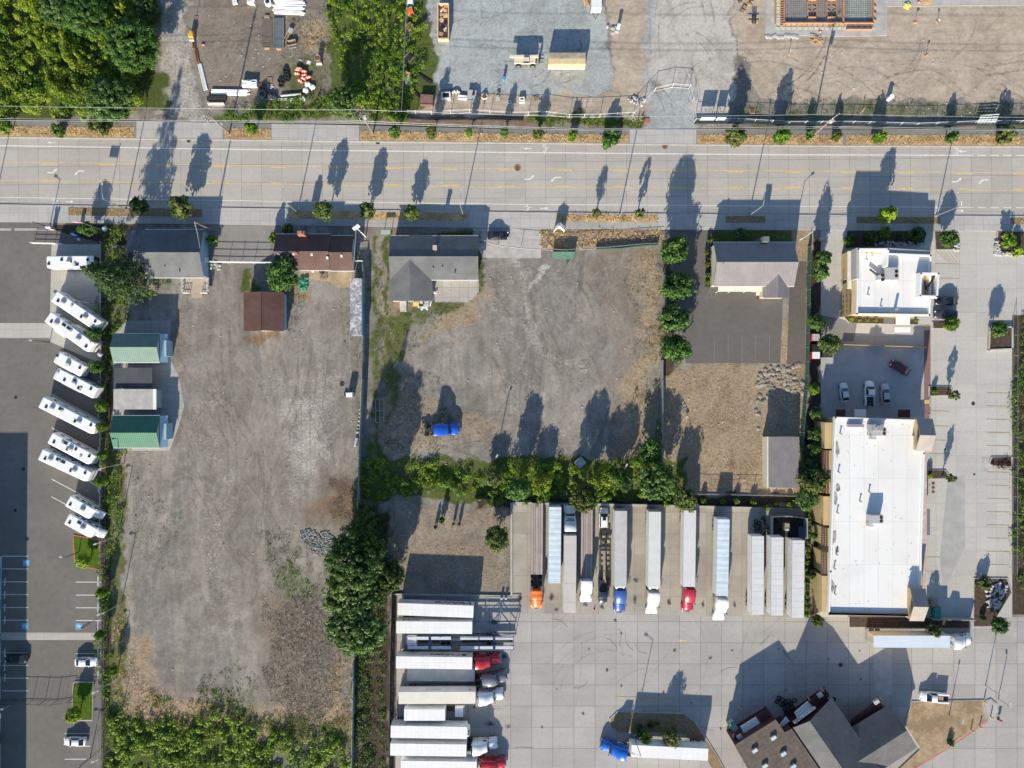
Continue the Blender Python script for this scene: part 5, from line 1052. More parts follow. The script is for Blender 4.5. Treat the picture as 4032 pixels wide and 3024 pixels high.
# motorhomes
rv('white motorhome half hidden under the big fir tree',(368,1030),(177,1031),3.4,capm=M['black'],ac=1,vents=4,panels=1)
rv('long plain white motorhome standing slanted beside the flagpole, just below the fir',(212,1165),(384,1282),3.5,ac=2,vents=4)
rv('teal-ended motorhome with slide-outs open on both sides',(186,1246),(357,1368),3.5,capm=M['teal'],ac=3,vents=3,panels=2,slides=((-.35,-1,2.6),(.15,1,2.4)))
rv('short white camper trailer below the teal-ended motorhome',(324,1462),(214,1402),3.1,kind='trailer',ac=1,vents=3,group='camper trailers by the fence')
rv('white camper trailer, the longer of the two behind the short camper',(374,1548),(212,1466),3.1,kind='trailer',ac=1,vents=5,panels=1,group='camper trailers by the fence')
rv('longest plain white motorhome, in the middle of the slanted row',(160,1583),(371,1690),3.5,ac=2,vents=4,panels=1)
rv('white motorhome with many roof hatches, upper of the pair side by side',(196,1724),(361,1811),3.3,ac=1,vents=6,panels=1)
rv('white motorhome with dark solar panel, lower of the pair side by side',(158,1789),(347,1877),3.5,ac=2,vents=4,panels=2)
rv('small white cab-over motorhome, upper of the two by the grass island',(266,1972),(386,2040),3.0,kind='classc',ac=1,vents=3,group='small motorhomes')
rv('small white cab-over motorhome touching the grass island, lower of the two',(262,2043),(392,2114),3.0,kind='classc',ac=1,vents=3,panels=1,group='small motorhomes')
# ================= left lot markings =================
b=MB()
def ln(x1,y1,x2,y2,wd=.16,z=.022): line(b,[(x1,y1),(x2,y2)],wd,z)
for (x1,y1,x2,y2) in ((203,1552,398,1655),(203,1684,398,1790),(330,1805,398,1853),(203,1886,398,1990),(203,1956,290,2003),(330,1880,398,1925),(345,2110,398,2135)): ln(x1,y1,x2,y2,.14)
for y in (2292,2343,2393,2443,2573,2624): ln(299,y,398,y,.14)
for y in (2190,2240,2291,2341,2392,2442,2570,2620,2670,2720): ln(8,y,110,y,.14)
for y in (2291,2341,2392,2442,2570,2625,2668): ln(20,y-14,18,y+16,.2)
for y in (2290,2340,2392,2465,2567,2650): ln(386,y-20,386,y+18,.2)
for y in (1515,1640,1775,1925,2055): ln(387,y-16,387,y+14,.2)
ln(255,2888,355,2888,.14); ln(255,2989,355,2989,.14); ln(300,2938,355,2938,.14)
tag(b.build('stall_marking',M['white_line']),kind='structure')
for (x,y,s) in ((103,2216,1),(98,2466,1),(310,2467,-1)):
    b=MB(); X_,Y_,_=P(x,y,.022); b.box((X_,Y_,.02),(1.35,1.35,.012)); tag(b.build('accessible_marking',M['blue_mark']),kind='structure')
    b=MB(); 
    for k in range(9):
        a0,a1=-.5+k*.5,-.5+(k+1)*.5
        line(b,[(X_+s*(.05+.32*math.cos(a0)),Y_+.32*math.sin(a0)),(X_+s*(.05+.32*math.cos(a1)),Y_+.32*math.sin(a1))],.1,.030,0,True)
    line(b,[(X_-s*.45,Y_+.05),(X_+s*.1,Y_+.05),(X_+s*.15,Y_-.2)],.12,.032,0,True); tag(b.build('accessible_marking',M['white_line']),kind='structure')
# grass islands
t=NT('mown_grass'); t.bump(t.noise(6,3),.4,.05); M['lawn']=t.done(t.ramp(t.noise(1.2,5,.6),[(.3,(.045,.085,.008)),(.7,(.085,.145,.015))]),.95,0,.1)
def island(name,poly,m,h=.15,kerb='conc_plain'):
    pts=[P2(*p) for p in poly]; b=MB(); b.prism(pts,0,h); tag(b.build('kerb',M[kerb]),kind='structure')
    cx=sum(p[0] for p in pts)/len(pts); cy=sum(p[1] for p in pts)/len(pts); c=MB()
    ip=[]
    for p in pts: d=math.hypot(p[0]-cx,p[1]-cy); ip.append((p[0]+(cx-p[0])*.3/d,p[1]+(cy-p[1])*.3/d))
    c.prism(ip,h-.02,h+.03); return tag(c.build(name,m),kind='structure')
island('lawn',[(288,2105),(395,2125),(400,2245),(320,2232),(300,2222),(292,2200)],M['lawn'],.15,'red_kerb'); island('lawn',[(288,2690),(296,2682),(370,2684),(366,2838),(282,2838)],M['lawn'])
# markings, yellow, other lots
b=MB()
def yl(*a,wd=.12): line(b,[(a[0],a[1]),(a[2],a[3])],wd,.045)
for y in range(1547,2280,52): yl(3884,y,3975,y+2)
for y in (1620,1679,1735,1788): yl(3657,y-2,3735,y)
for y in (2194,2250): yl(3640,y,3700,y)
for k in range(6): yl(3685+k*15,988,3735+k*10 if k<4 else 3773,988+min(46,(3773-3685-k*15)),wd=.1)
yl(3682,1038,3778,1040); yl(3682,1096,3778,1098); yl(3778,990,3778,1095); yl(3598,1508,3598,1602); yl(3626,1508,3626,1602); yl(3598,1508,3626,1508)
for k in range(6): yl(3598,1512+k*15,3626,1525+k*15,wd=.08)
yl(3490,1360,3490,1400); yl(3278,1528,3278,1610)
for x in (2075,2205,2340,2410,2535,2665,2795,2935): yl(x,2000,x-3,2360,wd=.1)
yl(2429,2745,2706,2749,wd=.2); yl(1870,2650,1980,2652,wd=.09); yl(1860,2790,1980,2792,wd=.09); yl(1860,2890,1980,2892,wd=.09)
tag(b.build('stall_marking',M['yellow_faint']),kind='structure')
M['worn_line']=mat('worn_white_paint',(.21,.20,.19),.85,0,.3,2)
b=MB()
for x in (2813,2867,2921,2975): line(b,[(x,1319),(x,1428)],.1,.03)
for (a,c) in (((2806,1128),(2762,1190)),((2806,1128),(2830,1147)),((2797,1142),(2804,1180)),((2804,1180),(2830,1147)),((2782,1165),(2786,1200)),((2830,1147),(2960,1149))): line(b,[a,c],.1,.03)
line(b,[(3030,1320),(3030,1420)],.1,.03)
tag(b.build('stall_marking',M['worn_line']),kind='structure')
for x,y,a in ((2688,2522,180),(2912,2785,-60),(3112,2718,-60),(2780,2824,-55)): arrow(x,y,1,'s','yellow_line',ang=R(a),z=.03)
o=text_mesh('NO PARKING',.75,M['yellow_faint'],'pavement_lettering',None,(P(2585,2757)[0],P(2585,2757)[1],.03),(0,0,math.pi),0,.002,1.6,.01); tag(o,kind='structure')
b=MB(); X_,Y_,_=P(3648,1582); b.box((X_,Y_,.04),(1.1,.8,.02)); X_,Y_,_=P(3648,1288); b.box((X_,Y_,.04),(1.0,.8,.02)); X_,Y_,_=P(3661,990); b.box((X_,Y_,.04),(.9,.8,.02)); tag(b.build('tactile_paving',mat('yellow_paving',(.60,.42,.14),.8,0,.1,1)),kind='structure')
# oil stains
t=NT('oil_stain'); n=t.noise(1.6,5,.7); t.done((.03,.027,.025),.6,0,.3); mx=t.n.new('ShaderNodeMixShader'); tr=t.n.new('ShaderNodeBsdfTransparent'); g=t.n.new('ShaderNodeAttribute'); g.attribute_name='edge'
t.lk(t.ramp(t.math('ADD',g.outputs['Fac'],t.math('MULTIPLY',t.math('SUBTRACT',n,.5),1.6)),[(.35,0),(.9,.72)]),mx.inputs[0]); t.lk(tr.outputs[0],mx.inputs[1]); t.lk(t.b.outputs[0],mx.inputs[2]); t.lk(mx.outputs[0],t.n['Material Output'].inputs[0])
oil=t.m
def stain(x,y,rx,ry,m=oil,z=.02,name='oil_stain'):
    X_,Y_,_=P(x,y); n_=16; vs=[(X_,Y_,z)]+[(X_+rx*math.cos(2*math.pi*k/n_),Y_+ry*math.sin(2*math.pi*k/n_),z) for k in range(n_)]
    me=bpy.data.meshes.new(name); me.from_pydata(vs,[],[(0,1+k,1+(k+1)%n_) for k in range(n_)]); at=me.attributes.new('edge','FLOAT','POINT'); at.data.foreach_set('value',[1.0]+[0.0]*n_); me.materials.append(m)
    o=bpy.data.objects.new(name,me); COL.objects.link(o); return tag(o,kind='structure')
for k,(x,y,rx,ry) in enumerate(((2047,2352,.9,1.6),(2172,2350,.9,1.8),(2503,2284,1.2,.9),(2500,2360,.8,1.7),(2634,2370,.8,1.5),(2768,2380,.7,1.4),(2892,2380,.6,1.6),(1945,2450,2.2,1.0),(1870,2784,1.0,.7),(1930,2850,2.2,.9),(1985,2585,1.5,1.3),(2305,2380,1.2,.8),(2370,2390,.9,1.0),(2190,2400,.8,.8),(3170,2090,1.2,2),(2000,2860,1.2,.8))): stain(x,y,rx,ry,z=.02+.0003*k)
for k in range(26):      # faint tyre tracks and stains across the slabs
    x,y=random.uniform(2050,3400),random.uniform(2440,2900); stain(x,y,random.uniform(.3,.8),random.uniform(.3,.8),z=.026+.0002*k)
# crack lines on the truck lot
b=MB()
for _ in range(16):
    x,y=random.uniform(2030,3300),random.uniform(2460,2980); a=random.uniform(0,6.28); pts=[(x,y)]
    for k in range(8): a+=random.uniform(-.6,.6); x+=9*math.cos(a); y+=9*math.sin(a); pts.append((x,y))
    line(b,pts,.045,.033)
tag(b.build('pavement_crack',M['dark']),kind='structure')
for (x,y,r) in ((2038,660,.55),(2618,576,.45),(743,554,.3),(1488,560,.35),(62,1565,.25),(60,2010,.25),(92,1847,.3),(107,2122,.3),(1347,1511,.4),(3832,1589,.3),(3836,1868,.15),(3721,1770,.15),(3310,2618,.35)):
    b=MB(); X_,Y_,_=P(x,y); b.cyl((X_,Y_,.0),(X_,Y_,.02),r,n=16); b.torus((X_,Y_,.018),r*1.25,.05,16,4); tag(b.build('manhole_cover',M['rust'] if r>.4 else M['dark']),'round iron utility cover set in the paving at '+{2038:'the turn lane centre',2618:'the gravel gate driveway',743:'the dirt driveway kerb',1488:'the upper kerb near the ivy',62:'the lot beside the two campers',60:'the shaded left lot',92:'the left lot beside the shadow edge',107:'the left lot above the stalls',1347:'the middle of the dirt lot',3832:'the right lot beside the leaning tree',3836:'the right lot below the rounded island',3721:'the right lot beside the slender shadow',3310:'the shadow of the truck stop'}[x],'manhole')
for k in range(3):
    b=MB(); X_,Y_,_=P(3674,1903+k*16.5); b.cyl((X_,Y_,.0),(X_,Y_,.03),.36,n=16); tag(b.build('tank_lid',M['rust']),['upper','middle','lower'][k]+' of the three reddish round lids beside the big white building','lid','round tank lids')
# ================= poles, wires, lamps =================
def utility_pole(label,base,top,h,arm=None,xf=False):
    bx,by,_=P(*base,0); t=thing('utility_pole',label,'pole',(bx,by,0),0,'wooden utility poles'); tx_,ty_,_=P(*top,h)
    b=MB(); b.cyl((bx,by,0),(tx_,ty_,h),.19,.12,8); b.build('pole',M['pole_wood'],t)
    if arm:
        for z in (h-.4,h-1.3):
            b=MB(); b.box((tx_,ty_,z),(2.6,.12,.14),arm); a=b.build('crossarm',M['pole_wood'],t)
            for s in (-1.15,-.5,.5,1.15): c=MB(); c.cyl((tx_+s*math.cos(arm),ty_+s*math.sin(arm),z+.05),(tx_+s*math.cos(arm),ty_+s*math.sin(arm),z+.3),.06,n=6); c.build('insulator',M['white_metal'],a)
    if xf: b=MB(); b.cyl((tx_+.45,ty_,h-3.2),(tx_+.45,ty_,h-2.0),.32,n=10); b.build('transformer',M['acgrey'],t)
    return t
utility_pole('leaning-looking wooden utility pole beside the dirt driveway at the top left',(904,527),(816,448),11.7,R(70))
utility_pole('wooden utility pole standing by the ivy-covered slope, above the weedy footway',(1470,527),(1418,443),12,R(80),True)
utility_pole('pale wooden utility pole with crossarms and transformer at the right end of the construction site',(3192,542),(3288,459),12,R(35),True)
utility_pole('short wooden pole at the street corner of the blue-walled house',(840,908),(766,874),8.5)
utility_pole('wooden utility pole beyond the upper left corner of the road',(-40,524),(-220,440),12)
def wire(label,pts,z,r=.035,sag=.4):
    P3=[P(x,y,zz) for (x,y),zz in zip(pts,z if hasattr(z,'__len__') else [z]*len(pts))]; b=MB(); out=[]
    for a,c in zip(P3[:-1],P3[1:]):
        for k in range(8):
            u=k/8; out.append((a[0]+(c[0]-a[0])*u,a[1]+(c[1]-a[1])*u,a[2]+(c[2]-a[2])*u-sag*4*u*(1-u)))
    out.append(P3[-1]); b.tube(out,r,4); return tag(b.build('power_line',M['wire']),label,'wire','overhead wires along the north side of the road')
wire('topmost overhead wire running the length of the road',[(-300,412),(814,427),(1418,432),(2300,460),(3289,449),(4330,465)],11.6,.028,.3)
wire('upper strand of the lower wire bundle over the footway',[(-300,462),(816,474),(1418,476),(2300,507),(3280,497),(4330,512)],9.6,.028,.25)
wire('lower strand of the lower wire bundle over the footway',[(-300,470),(818,479),(1420,484),(2300,512),(3275,504),(4330,516)],9.0,.028,.25)
wire('thin service wire crossing the ivy slope from top to bottom',[(1603,-60),(1592,200),(1580,440)],[11.5,11.2,11],.035,.3)
wire('thin service wire from the pole to the roof of the blue-walled house',[(766,876),(787,978)],[8.2,5.4],.03,.3)
wire('drooping service wire from the sign pole to the brown-roofed house',[(1402,905),(1390,1060)],[7,3.6],.03,.2)
def street_lamp(label,base,top,head,h=9.0):
    bx,by,_=P(*base,0); t=thing('street_lamp',label,'street lamp',(bx,by,0),0,'street lamps along the south side of the road'); m=M['steel']
    b=MB(); b.cyl((bx,by,0),(bx,by,h-.3),.13,.08,8); b.cyl((bx,by,0),(bx,by,.3),.22,n=8); b.build('pole',m,t)
    hx_,hy_,_=P(*head,h+.3); b=MB(); b.tube([(bx,by,h-.3),(bx+(hx_-bx)*.3,by+(hy_-by)*.3,h+.2),(hx_,hy_,h+.35)],.06,6); b.build('arm',m,t)
    b=MB(); b.box((hx_,hy_,h+.33),(.35,.8,.16)); b.build('lamp_head',M['acgrey'],t,True,.04); return t
for bs,hd,l in (((-30,850),(-135,735),'street lamp just beyond the left edge whose shadow crosses the road'),((497,825),(402,719),'street lamp by the verge in front of the fir tree, leftmost in view'),((1172,836),(1117,728),'street lamp near the brown-roofed house'),((1823,845),(1815,743),'street lamp at the end of the shaded verge near the black sedan'),((2438,852),(2465,743),'street lamp in the golden verge between two small trees'),((2949,849),(3012,745),'street lamp before the metal-roofed house'),((3687,849),(3771,750),'rightmost street lamp, beside the fast food site'),((4185,850),(4290,750),'street lamp just beyond the right edge')):
    street_lamp(l,bs,None,hd)
def pole_lamp(label,base,h,arm=1.6,ang=90,cat='lamp post',m='steel',group='yard lamp posts along the left fence',name='lamp_post'):
    bx,by,_=P(*base,0); t=thing(name,label,cat,(bx,by,0),0,group); b=MB(); b.cyl((bx,by,0),(bx,by,h),.11,.07,7); b.build('pole',M[m],t)
    a=R(ang); b=MB(); b.tube([(bx,by,h-.1),(bx+arm*math.cos(a),by+arm*math.sin(a),h+.1)],.05,5); b.build('arm',M[m],t); b=MB(); b.box((bx+(arm+.2)*math.cos(a),by+(arm+.2)*math.sin(a),h+.12),(.7,.32,.16),a); b.build('lamp_head',M['acgrey'],t); return t
for k,(bs,h) in enumerate((((488,1825),7),((466,2108),6.6),((479,2374),6.6),((457,2670),6.4),((455,2930),6.4))): pole_lamp(('yard lamp post just below the lower green shed','yard lamp post level with the upper grass island','yard lamp post level with the accessible stalls','yard lamp post above the golden weeds','yard lamp post in the green brush near the bottom left')[k],bs,h,1.0,200)
for bs,a,l in (((312,2173),180,'car park lamp on the upper grass island'),((197,896),165,'car park lamp at the street gate of the left lot'),((196,1347),175,'car park lamp at the end of the concrete strip'),((355,2985),195,'car park lamp at the bottom left beside the white sedan')): pole_lamp(l,bs,4.6,.8,a,m='black',group='dark lamp posts in the left car park')
pole_lamp('large lamp post with oval head on the kerbed island beside the bright blue tractor',(2494,2892),9,1.5,-20+180,group=None)
pole_lamp('tall post at the back corner of the dirt lot',(2440,1830),6.8,.6,60,m='pole_wood',group=None); pole_lamp('tall post beside the hedge behind the royal blue tractor',(1953,1795),6,.5,60,m='pole_wood',group=None)
pole_lamp('slim light post in the planting strip beside the bottom right road',(3930,2752),4,.6,100,group=None); pole_lamp('lamp post by the kerb beside the service pickup',(3735,2815),4.5,.6,80,group=None); pole_lamp('lamp post on the corner island at the far right bottom',(3880,2700),4.5,.6,80,group=None)
# ================= fences =================
POSTM={}
def fence(label,pts,h,kind='chain',m='steel',step=3.0,name='fence',group=None,z=0,posts=True):
    P3=[P(x,y,0) for x,y in pts]; t=thing(name,label,'fence',(P3[0][0],P3[0][1],0),0,group); ox,oy=t.location[0],t.location[1]
    b=MB()
    for (x1,y1,_),(x2,y2,_) in zip(P3[:-1],P3[1:]):
        d=math.hypot(x2-x1,y2-y1); a=math.atan2(y2-y1,x2-x1); c=((x1+x2)/2,(y1+y2)/2)
        if kind in('slat','screen'): b.box((c[0],c[1],z+h/2+.03),(d,.05 if kind=='screen' else .08,h-.06),a)
        if kind in('slat','screen'): b.box((c[0],c[1],z+h),(d,.1,.07),a)
        elif kind=='rail':
            for zz in (h,h*.66,h*.33): b.cyl((x1,y1,zz),(x2,y2,zz),.05,n=5)
        elif kind=='picket':
            for zz in (h,.15): b.cyl((x1,y1,zz),(x2,y2,zz),.04,n=5)
            for k in range(int(d/.9)): u=k*.9/d; b.cyl((x1+(x2-x1)*u,y1+(y2-y1)*u,.1),(x1+(x2-x1)*u,y1+(y2-y1)*u,h+.15),.025,n=4)
        elif kind=='chain':
            for zz in (h,.1): b.cyl((x1,y1,zz),(x2,y2,zz),.035,n=5)
            for zz in (h*.25,h*.5,h*.75): b.cyl((x1,y1,zz),(x2,y2,zz),.008,n=3)
    b.build('panel',M[m],t)
    if posts:
        key=(round(h,1),m)
        if key not in POSTM:
            q_=MB(); q_.cyl((0,0,0),(0,0,h+.12),.055,n=6); q_.cyl((0,0,h+.1),(0,0,h+.18),.07,n=6); o=q_.build('post',M[m if kind!='screen' else 'steel']); POSTM[key]=o.data; bpy.data.objects.remove(o)
        for (x1,y1,_),(x2,y2,_) in zip(P3[:-1],P3[1:]):
            d=math.hypot(x2-x1,y2-y1); n_=max(1,int(d/step))
            for k in range(n_):
                u=k/n_; o=bpy.data.objects.new('post',POSTM[key]); COL.objects.link(o); o.parent=t; o.location=(x1+(x2-x1)*u-ox,y1+(y2-y1)*u-oy,0)
    return t
t=NT('pale_green_slats'); M['slat']=t.done(t.mix(t.ramp(t.noise(.3,4),[(.4,0),(.6,.4)]),t.brick(2.4,50,.06,(.27,.31,.29),(.33,.36,.34),(.10,.11,.11),src=t.mapping((1,1,1),R(90))),(.20,.24,.22)),.7,0,.3)
M['greenslat']=mat('green_fence_screen',(.055,.12,.09),.8,0,.3,1); M['darkfence']=mat('dark_rail_fence',(.035,.045,.05),.6,0,.3,1)
fence('pale green slatted fence dividing the left lot from the dirt lot',[(1434,1038),(1438,1100),(1434,1450),(1424,1700),(1416,2000)],2.2,'slat','slat',4)
fence('pale slatted fence running from the big dark tree down to the bottom edge',[(1400,2590),(1392,2960),(1390,3150)],2.2,'slat','slat',4)
fence('white pipe fence beside the container joining the brown-roofed house',[(1390,1032),(1434,1032)],2.0,'rail','white_metal',1.4)
fence('black wall-like fence behind the sideways trailers',[(1548,2330),(1540,2600),(1535,3150)],1.6,'slat','darkfence',5)
fence('green windscreen fence strip beside the metal-roofed house lot',[(3180,975),(3176,1200),(3170,1480),(3152,1700),(3148,1960)],1.9,'screen','greenslat',3)
fence('chain-link fence along the concrete entrance with drooping green mesh',[(1880,945),(1960,968),(2050,978),(2150,985),(2230,990),(2290,983),(2400,978),(2500,968),(2600,962)],1.8,'chain','steel',3)
fence('green screen hanging on the chain-link fence, longer part to the right',[(2345,983),(2440,981),(2500,973),(2590,966)],1.0,'screen','greenslat',50,posts=False)
b=MB(); g_=[P(2172,991,1.6),P(2265,991,1.6),P(2262,1015,.1),P(2245,1022,.08),P(2230,1046,.06),P(2228,1020,.1),P(2175,1018,.1)]; b.add(g_+[(x,y,z-.04) for x,y,z in g_],[tuple(range(7)),tuple(range(7,14))[::-1]]+[(k,(k+1)%7,(k+1)%7+7,k+7) for k in range(7)]); tag(b.build('fallen_screen',M['greenslat']),'torn green mesh sagging from the fence onto the dirt','mesh')
fence('chain-link fence between the dirt lot and the dry grass lot, below the four round trees',[(2602,1420),(2602,1650),(2601,1840)],2.2,'slat','steel',3.2)
fence('fence along the bottom of the dry grass lot',[(2740,1942),(2900,1944),(3150,1950)],1.8,'chain','steel',3)
fence('dark rail fence along the top of the truck bays',[(1870,1962),(2018,1968),(2500,1980),(3165,1998)],1.2,'slat','darkfence',3.5)
fence('chain-link fence along the left lot, buried in the bushes',[(418,960),(418,1500),(414,2100),(408,2700),(405,3100)],2.2,'chain','steel',4)
fence('temporary mesh fence along the gravel yard above the footway',[(1576,447),(1700,452),(1850,444),(2010,455),(2150,452),(2240,464),(2360,462),(2494,455)],1.9,'chain','white_metal',3)
fence('dark sagging silt fence at the foot of the mesh fence',[(1580,458),(1620,470),(1700,474),(1900,472),(2060,475)],.6,'screen','black',3,posts=False)
fence('mesh panels standing open around the gravel gate',[(2494,452),(2576,360),(2645,344),(2712,349),(2725,400),(2733,478)],1.9,'chain','white_metal',2.5)
fence('temporary mesh fence with dark skirt along the construction site',[(2733,480),(2900,479),(3100,490),(3350,490),(3600,497),(3830,488),(4300,485)],1.9,'chain','white_metal',3.2)
fence('dark mesh skirt at the foot of the construction fence',[(2733,490),(2900,488),(3100,499),(3350,499),(3600,506),(3830,497),(4300,495)],1.0,'screen','darkfence',3.2,posts=False)
fence('white rolling gate between the blue-walled and the brown-roofed houses',[(822,1034),(900,1036),(1000,1037),(1080,1038)],2.0,'rail','white_metal',2.5,name='rolling_gate')
fence('black iron gate across the left lot',[(0,2755),(130,2757),(225,2759),(285,2750)],2.2,'picket','black',2.5,name='iron_gate')
fence('black iron fence on the grass island next to the iron gate',[(285,2750),(375,2748)],2.0,'picket','black',2.5)
fence('white rail gate at the top of the motorhome lot',[(135,960),(255,963)],1.4,'rail','white_metal',2)
fence('wire fence at the right edge behind the stalls',[(3990,1240),(3990,1800),(3988,2260)],1.4,'chain','steel',4)
fence('tan screen wall across the lot between the fast food building and the shaded stalls',[(3312,1358),(3640,1368)],1.1,'slat','tan_wall',8,posts=False,name='wall')
b=MB(); b.prism([P2(*p) for p in ((2018,1975),(3165,1997),(3165,2004),(2018,1983))],0,.5); tag(b.build('retaining_wall',M['conc_plain']),'low concrete wall with dark rail along the top of the truck bays','wall')
b=MB(); b.prism([P2(*p) for p in ((2010,1978),(2018,1978),(2018,2350),(1548,2342),(1548,2336),(2010,2343))],0,.3); tag(b.build('retaining_wall',M['conc_plain']),'low concrete curb wall around the dry grass lot beside the truck bays','wall')
# ================= trees =================
G1='small street trees along the south footway'; G2='slender young trees along the north footway'
tree('dark rounded street tree in the shade, leftmost on the south verge',(548,809),40,6.0,'oval','dark',G1)
tree('dense yellow-green street tree in front of the blue-walled house',(707,815),52,7.8,'oval','street',G1)
tree('dense street tree before the brown-roofed house, near its chimney',(1275,829),44,7.4,'oval','street',G1)
tree('looser street tree beside the pole sign',(1444,828),37,6.6,'oval','street',G1)
tree('compact street tree before the dark blue roof',(1620,836),35,5.6,'oval','street',G1)
tree('small street tree in the golden verge, left of its street lamp',(2350,840),21,5.0,'oval','street',G1); tree('small street tree in the golden verge, right of its street lamp',(2519,837),25,6.2,'sparse','street',G1)
tree('bright yellow-green street tree above the fast food building',(3495,842),37,7.2,'oval','lime',G1)
for k,(x,y,r,h,l) in enumerate(((15,492,34,5,'leafy young tree at the far left end of the north verge'),(228,512,26,3.5,'low green tree in the north verge below the woods'),(383,498,40,4.5,'wide green tree in the north verge below the woods, left of the dirt driveway'),(988,502,31,5.5,'young tree between the dirt driveway and the weedy apron'),(1554,517,25,6.5,'first small tree right of the weedy apron'),(1698,520,28,6.8,'second small tree right of the weedy apron'),(1845,522,18,5.2,'tiny round tree in the golden north verge below the tan table'),(1986,522,19,5.4,'tiny round tree in the north verge below the white wheel'),(2120,524,25,5.0,'small tree in the north verge below the pallet stack'),(2255,533,25,3.8,'small dark tree in the north verge near the wide bushy one'),(2402,540,44,3.6,'wide bushy tree at the end of the golden verge left of the gravel gate'),(2897,538,46,7.4,'large bushy tree right of the gravel gate'),(3079,535,38,7.2,'large bushy tree left of the crossarm pole'),(3188,529,20,3.5,'small shrub-like tree at the foot of the crossarm pole'),(3298,533,21,4.4,'small tree right of the crossarm pole'),(3466,540,25,4.5,'slim yellow-green tree in the right part of the north verge'),(3750,538,24,4.8,'dark small tree near the storm drain at the right of the north verge'),(3958,533,34,4.2,'bright leafy tree at the right end of the north verge'))):
    tree(l,(x,y),r,h,'oval' if h>4.6 else 'bush',('ivy','bright','weed')[k%3],G2)
for k,(x,y,r) in enumerate(((2657,987,60),(2667,1131,66),(2656,1253,67),(2657,1375,66))):
    tree(('topmost','second','third','lowest')[k]+' of the four big round trees beside the asphalt drive',(x,y),r,(9.2,8.6,8.4,8.2)[k],'round','bright','four round trees beside the asphalt drive','round_tree')
tree('very large fir tree covering part of a motorhome beside the blue-walled house',None,112,19.5,'conifer','conifer',None,'fir_tree',base=(540,1112))
tree('dark fir at the lower end of the slatted fence, top of the big central clump',None,78,17.5,'conifer','dark',None,'fir_tree',base=(1452,2048))
tree('broad dark-leaved tree in the middle of the central clump',(1402,2195),134,17.5,'big','dark',None,'large_tree')
tree('broad leafy tree with pale leaf tips, lower middle of the central clump',(1385,2320),124,13,'big','willow',None,'large_tree')
tree('broad leafy tree with pale leaf tips at the bottom of the central clump',(1402,2478),120,12,'big','willow',None,'large_tree'); tree('dark tree on the right flank of the central clump',(1535,2270),62,9,'big','dark',None,'large_tree')
GB='trees in the hedge above the truck bays'
for (x,y,r,h,k,lm,l) in ((2040,1925,48,9.5,'tall','bright','dark tree at the left corner of the truck bays in the hedge'),(2300,1962,66,9.6,'big','weed','yellowish feathery tree overhanging the TFC tractor'),(2588,1895,75,8,'big','willow','tree with silvery leaves at the right end of the hedge'),(2700,1968,58,6.5,'round','street','low tree hanging over the truck bays near the silvery tree'),(2562,1770,55,6,'round','bright','bright green tree at the back corner of the dirt lot'),(2450,1890,50,7,'round','dark','dark tree between the feathery one and the silvery one'),(2130,1900,48,5,'round','olive','olive tree in the hedge right of the corner tree'),(2395,1870,45,6,'round','olive','olive tree in the middle of the hedge'),(1950,1880,45,4,'round','weed','low pale tree in the left part of the hedge')):
    tree(l,(x,y),r,h,k,lm,GB,'hedge_tree')
tree('rounded grassy-looking tree beside the truck bays in the dry lot',(1958,2120),58,6,'round','street',None,'round_tree')
tree('small dense upright shrub in the sunlit dry grass',(1740,2048),14,3.2,'bush','ivy',None,'shrub',cat='shrub',trunk=False)
for x,y,r,l in ((1715,2075,9,'tiny shrub left of the upright shrub in the dry grass'),(1785,2062,7,'thin seedling right of the upright shrub'),(1808,2063,8,'farther thin seedling right of the upright shrub')): tree(l,(x,y),r,2.2,'bush','weed',None,'shrub',cat='shrub',trunk=False)
tree('leafy green tree between the brown-roofed house and the brown shed',(1113,1082),66,6.5,'round','bright',None,'garden_tree')
tree('tall narrow shrub at the west end of the brown-roofed house',(1078,935),24,3.5,'bush','ivy',None,'shrub',cat='shrub'); tree('dark rounded shrub north of the brown-roofed house',(1133,905),28,2.2,'bush','dark',None,'shrub',cat='shrub'); tree('round dark shrub at the east wall of the blue-walled house',(834,944),19,2.5,'bush','ivy',None,'shrub',cat='shrub')
tree('tree in the top middle with glossy pale leaves, above the weedy footway',(1350,405),66,7.5,'big','willow',None,'large_tree')
GW='trees of the woods at the top left'
for (x,y,r,h,lm,l) in ((520,180,112,8.5,'bright','dark green tree at the right edge of the top left woods'),(430,395,105,6.5,'willow','glossy tree at the lower right corner of the top left woods'),(340,60,95,7,'bright','bright tree near the top of the woods'),(225,40,70,6.5,'willow','pale tree at the top of the woods'),(575,30,60,6,'dark','dark tree at the top right corner of the woods')):
    tree(l,(x,y),r,h,'big',lm,GW,'woodland_tree')
GF='trees between the drive lane and the green fence'
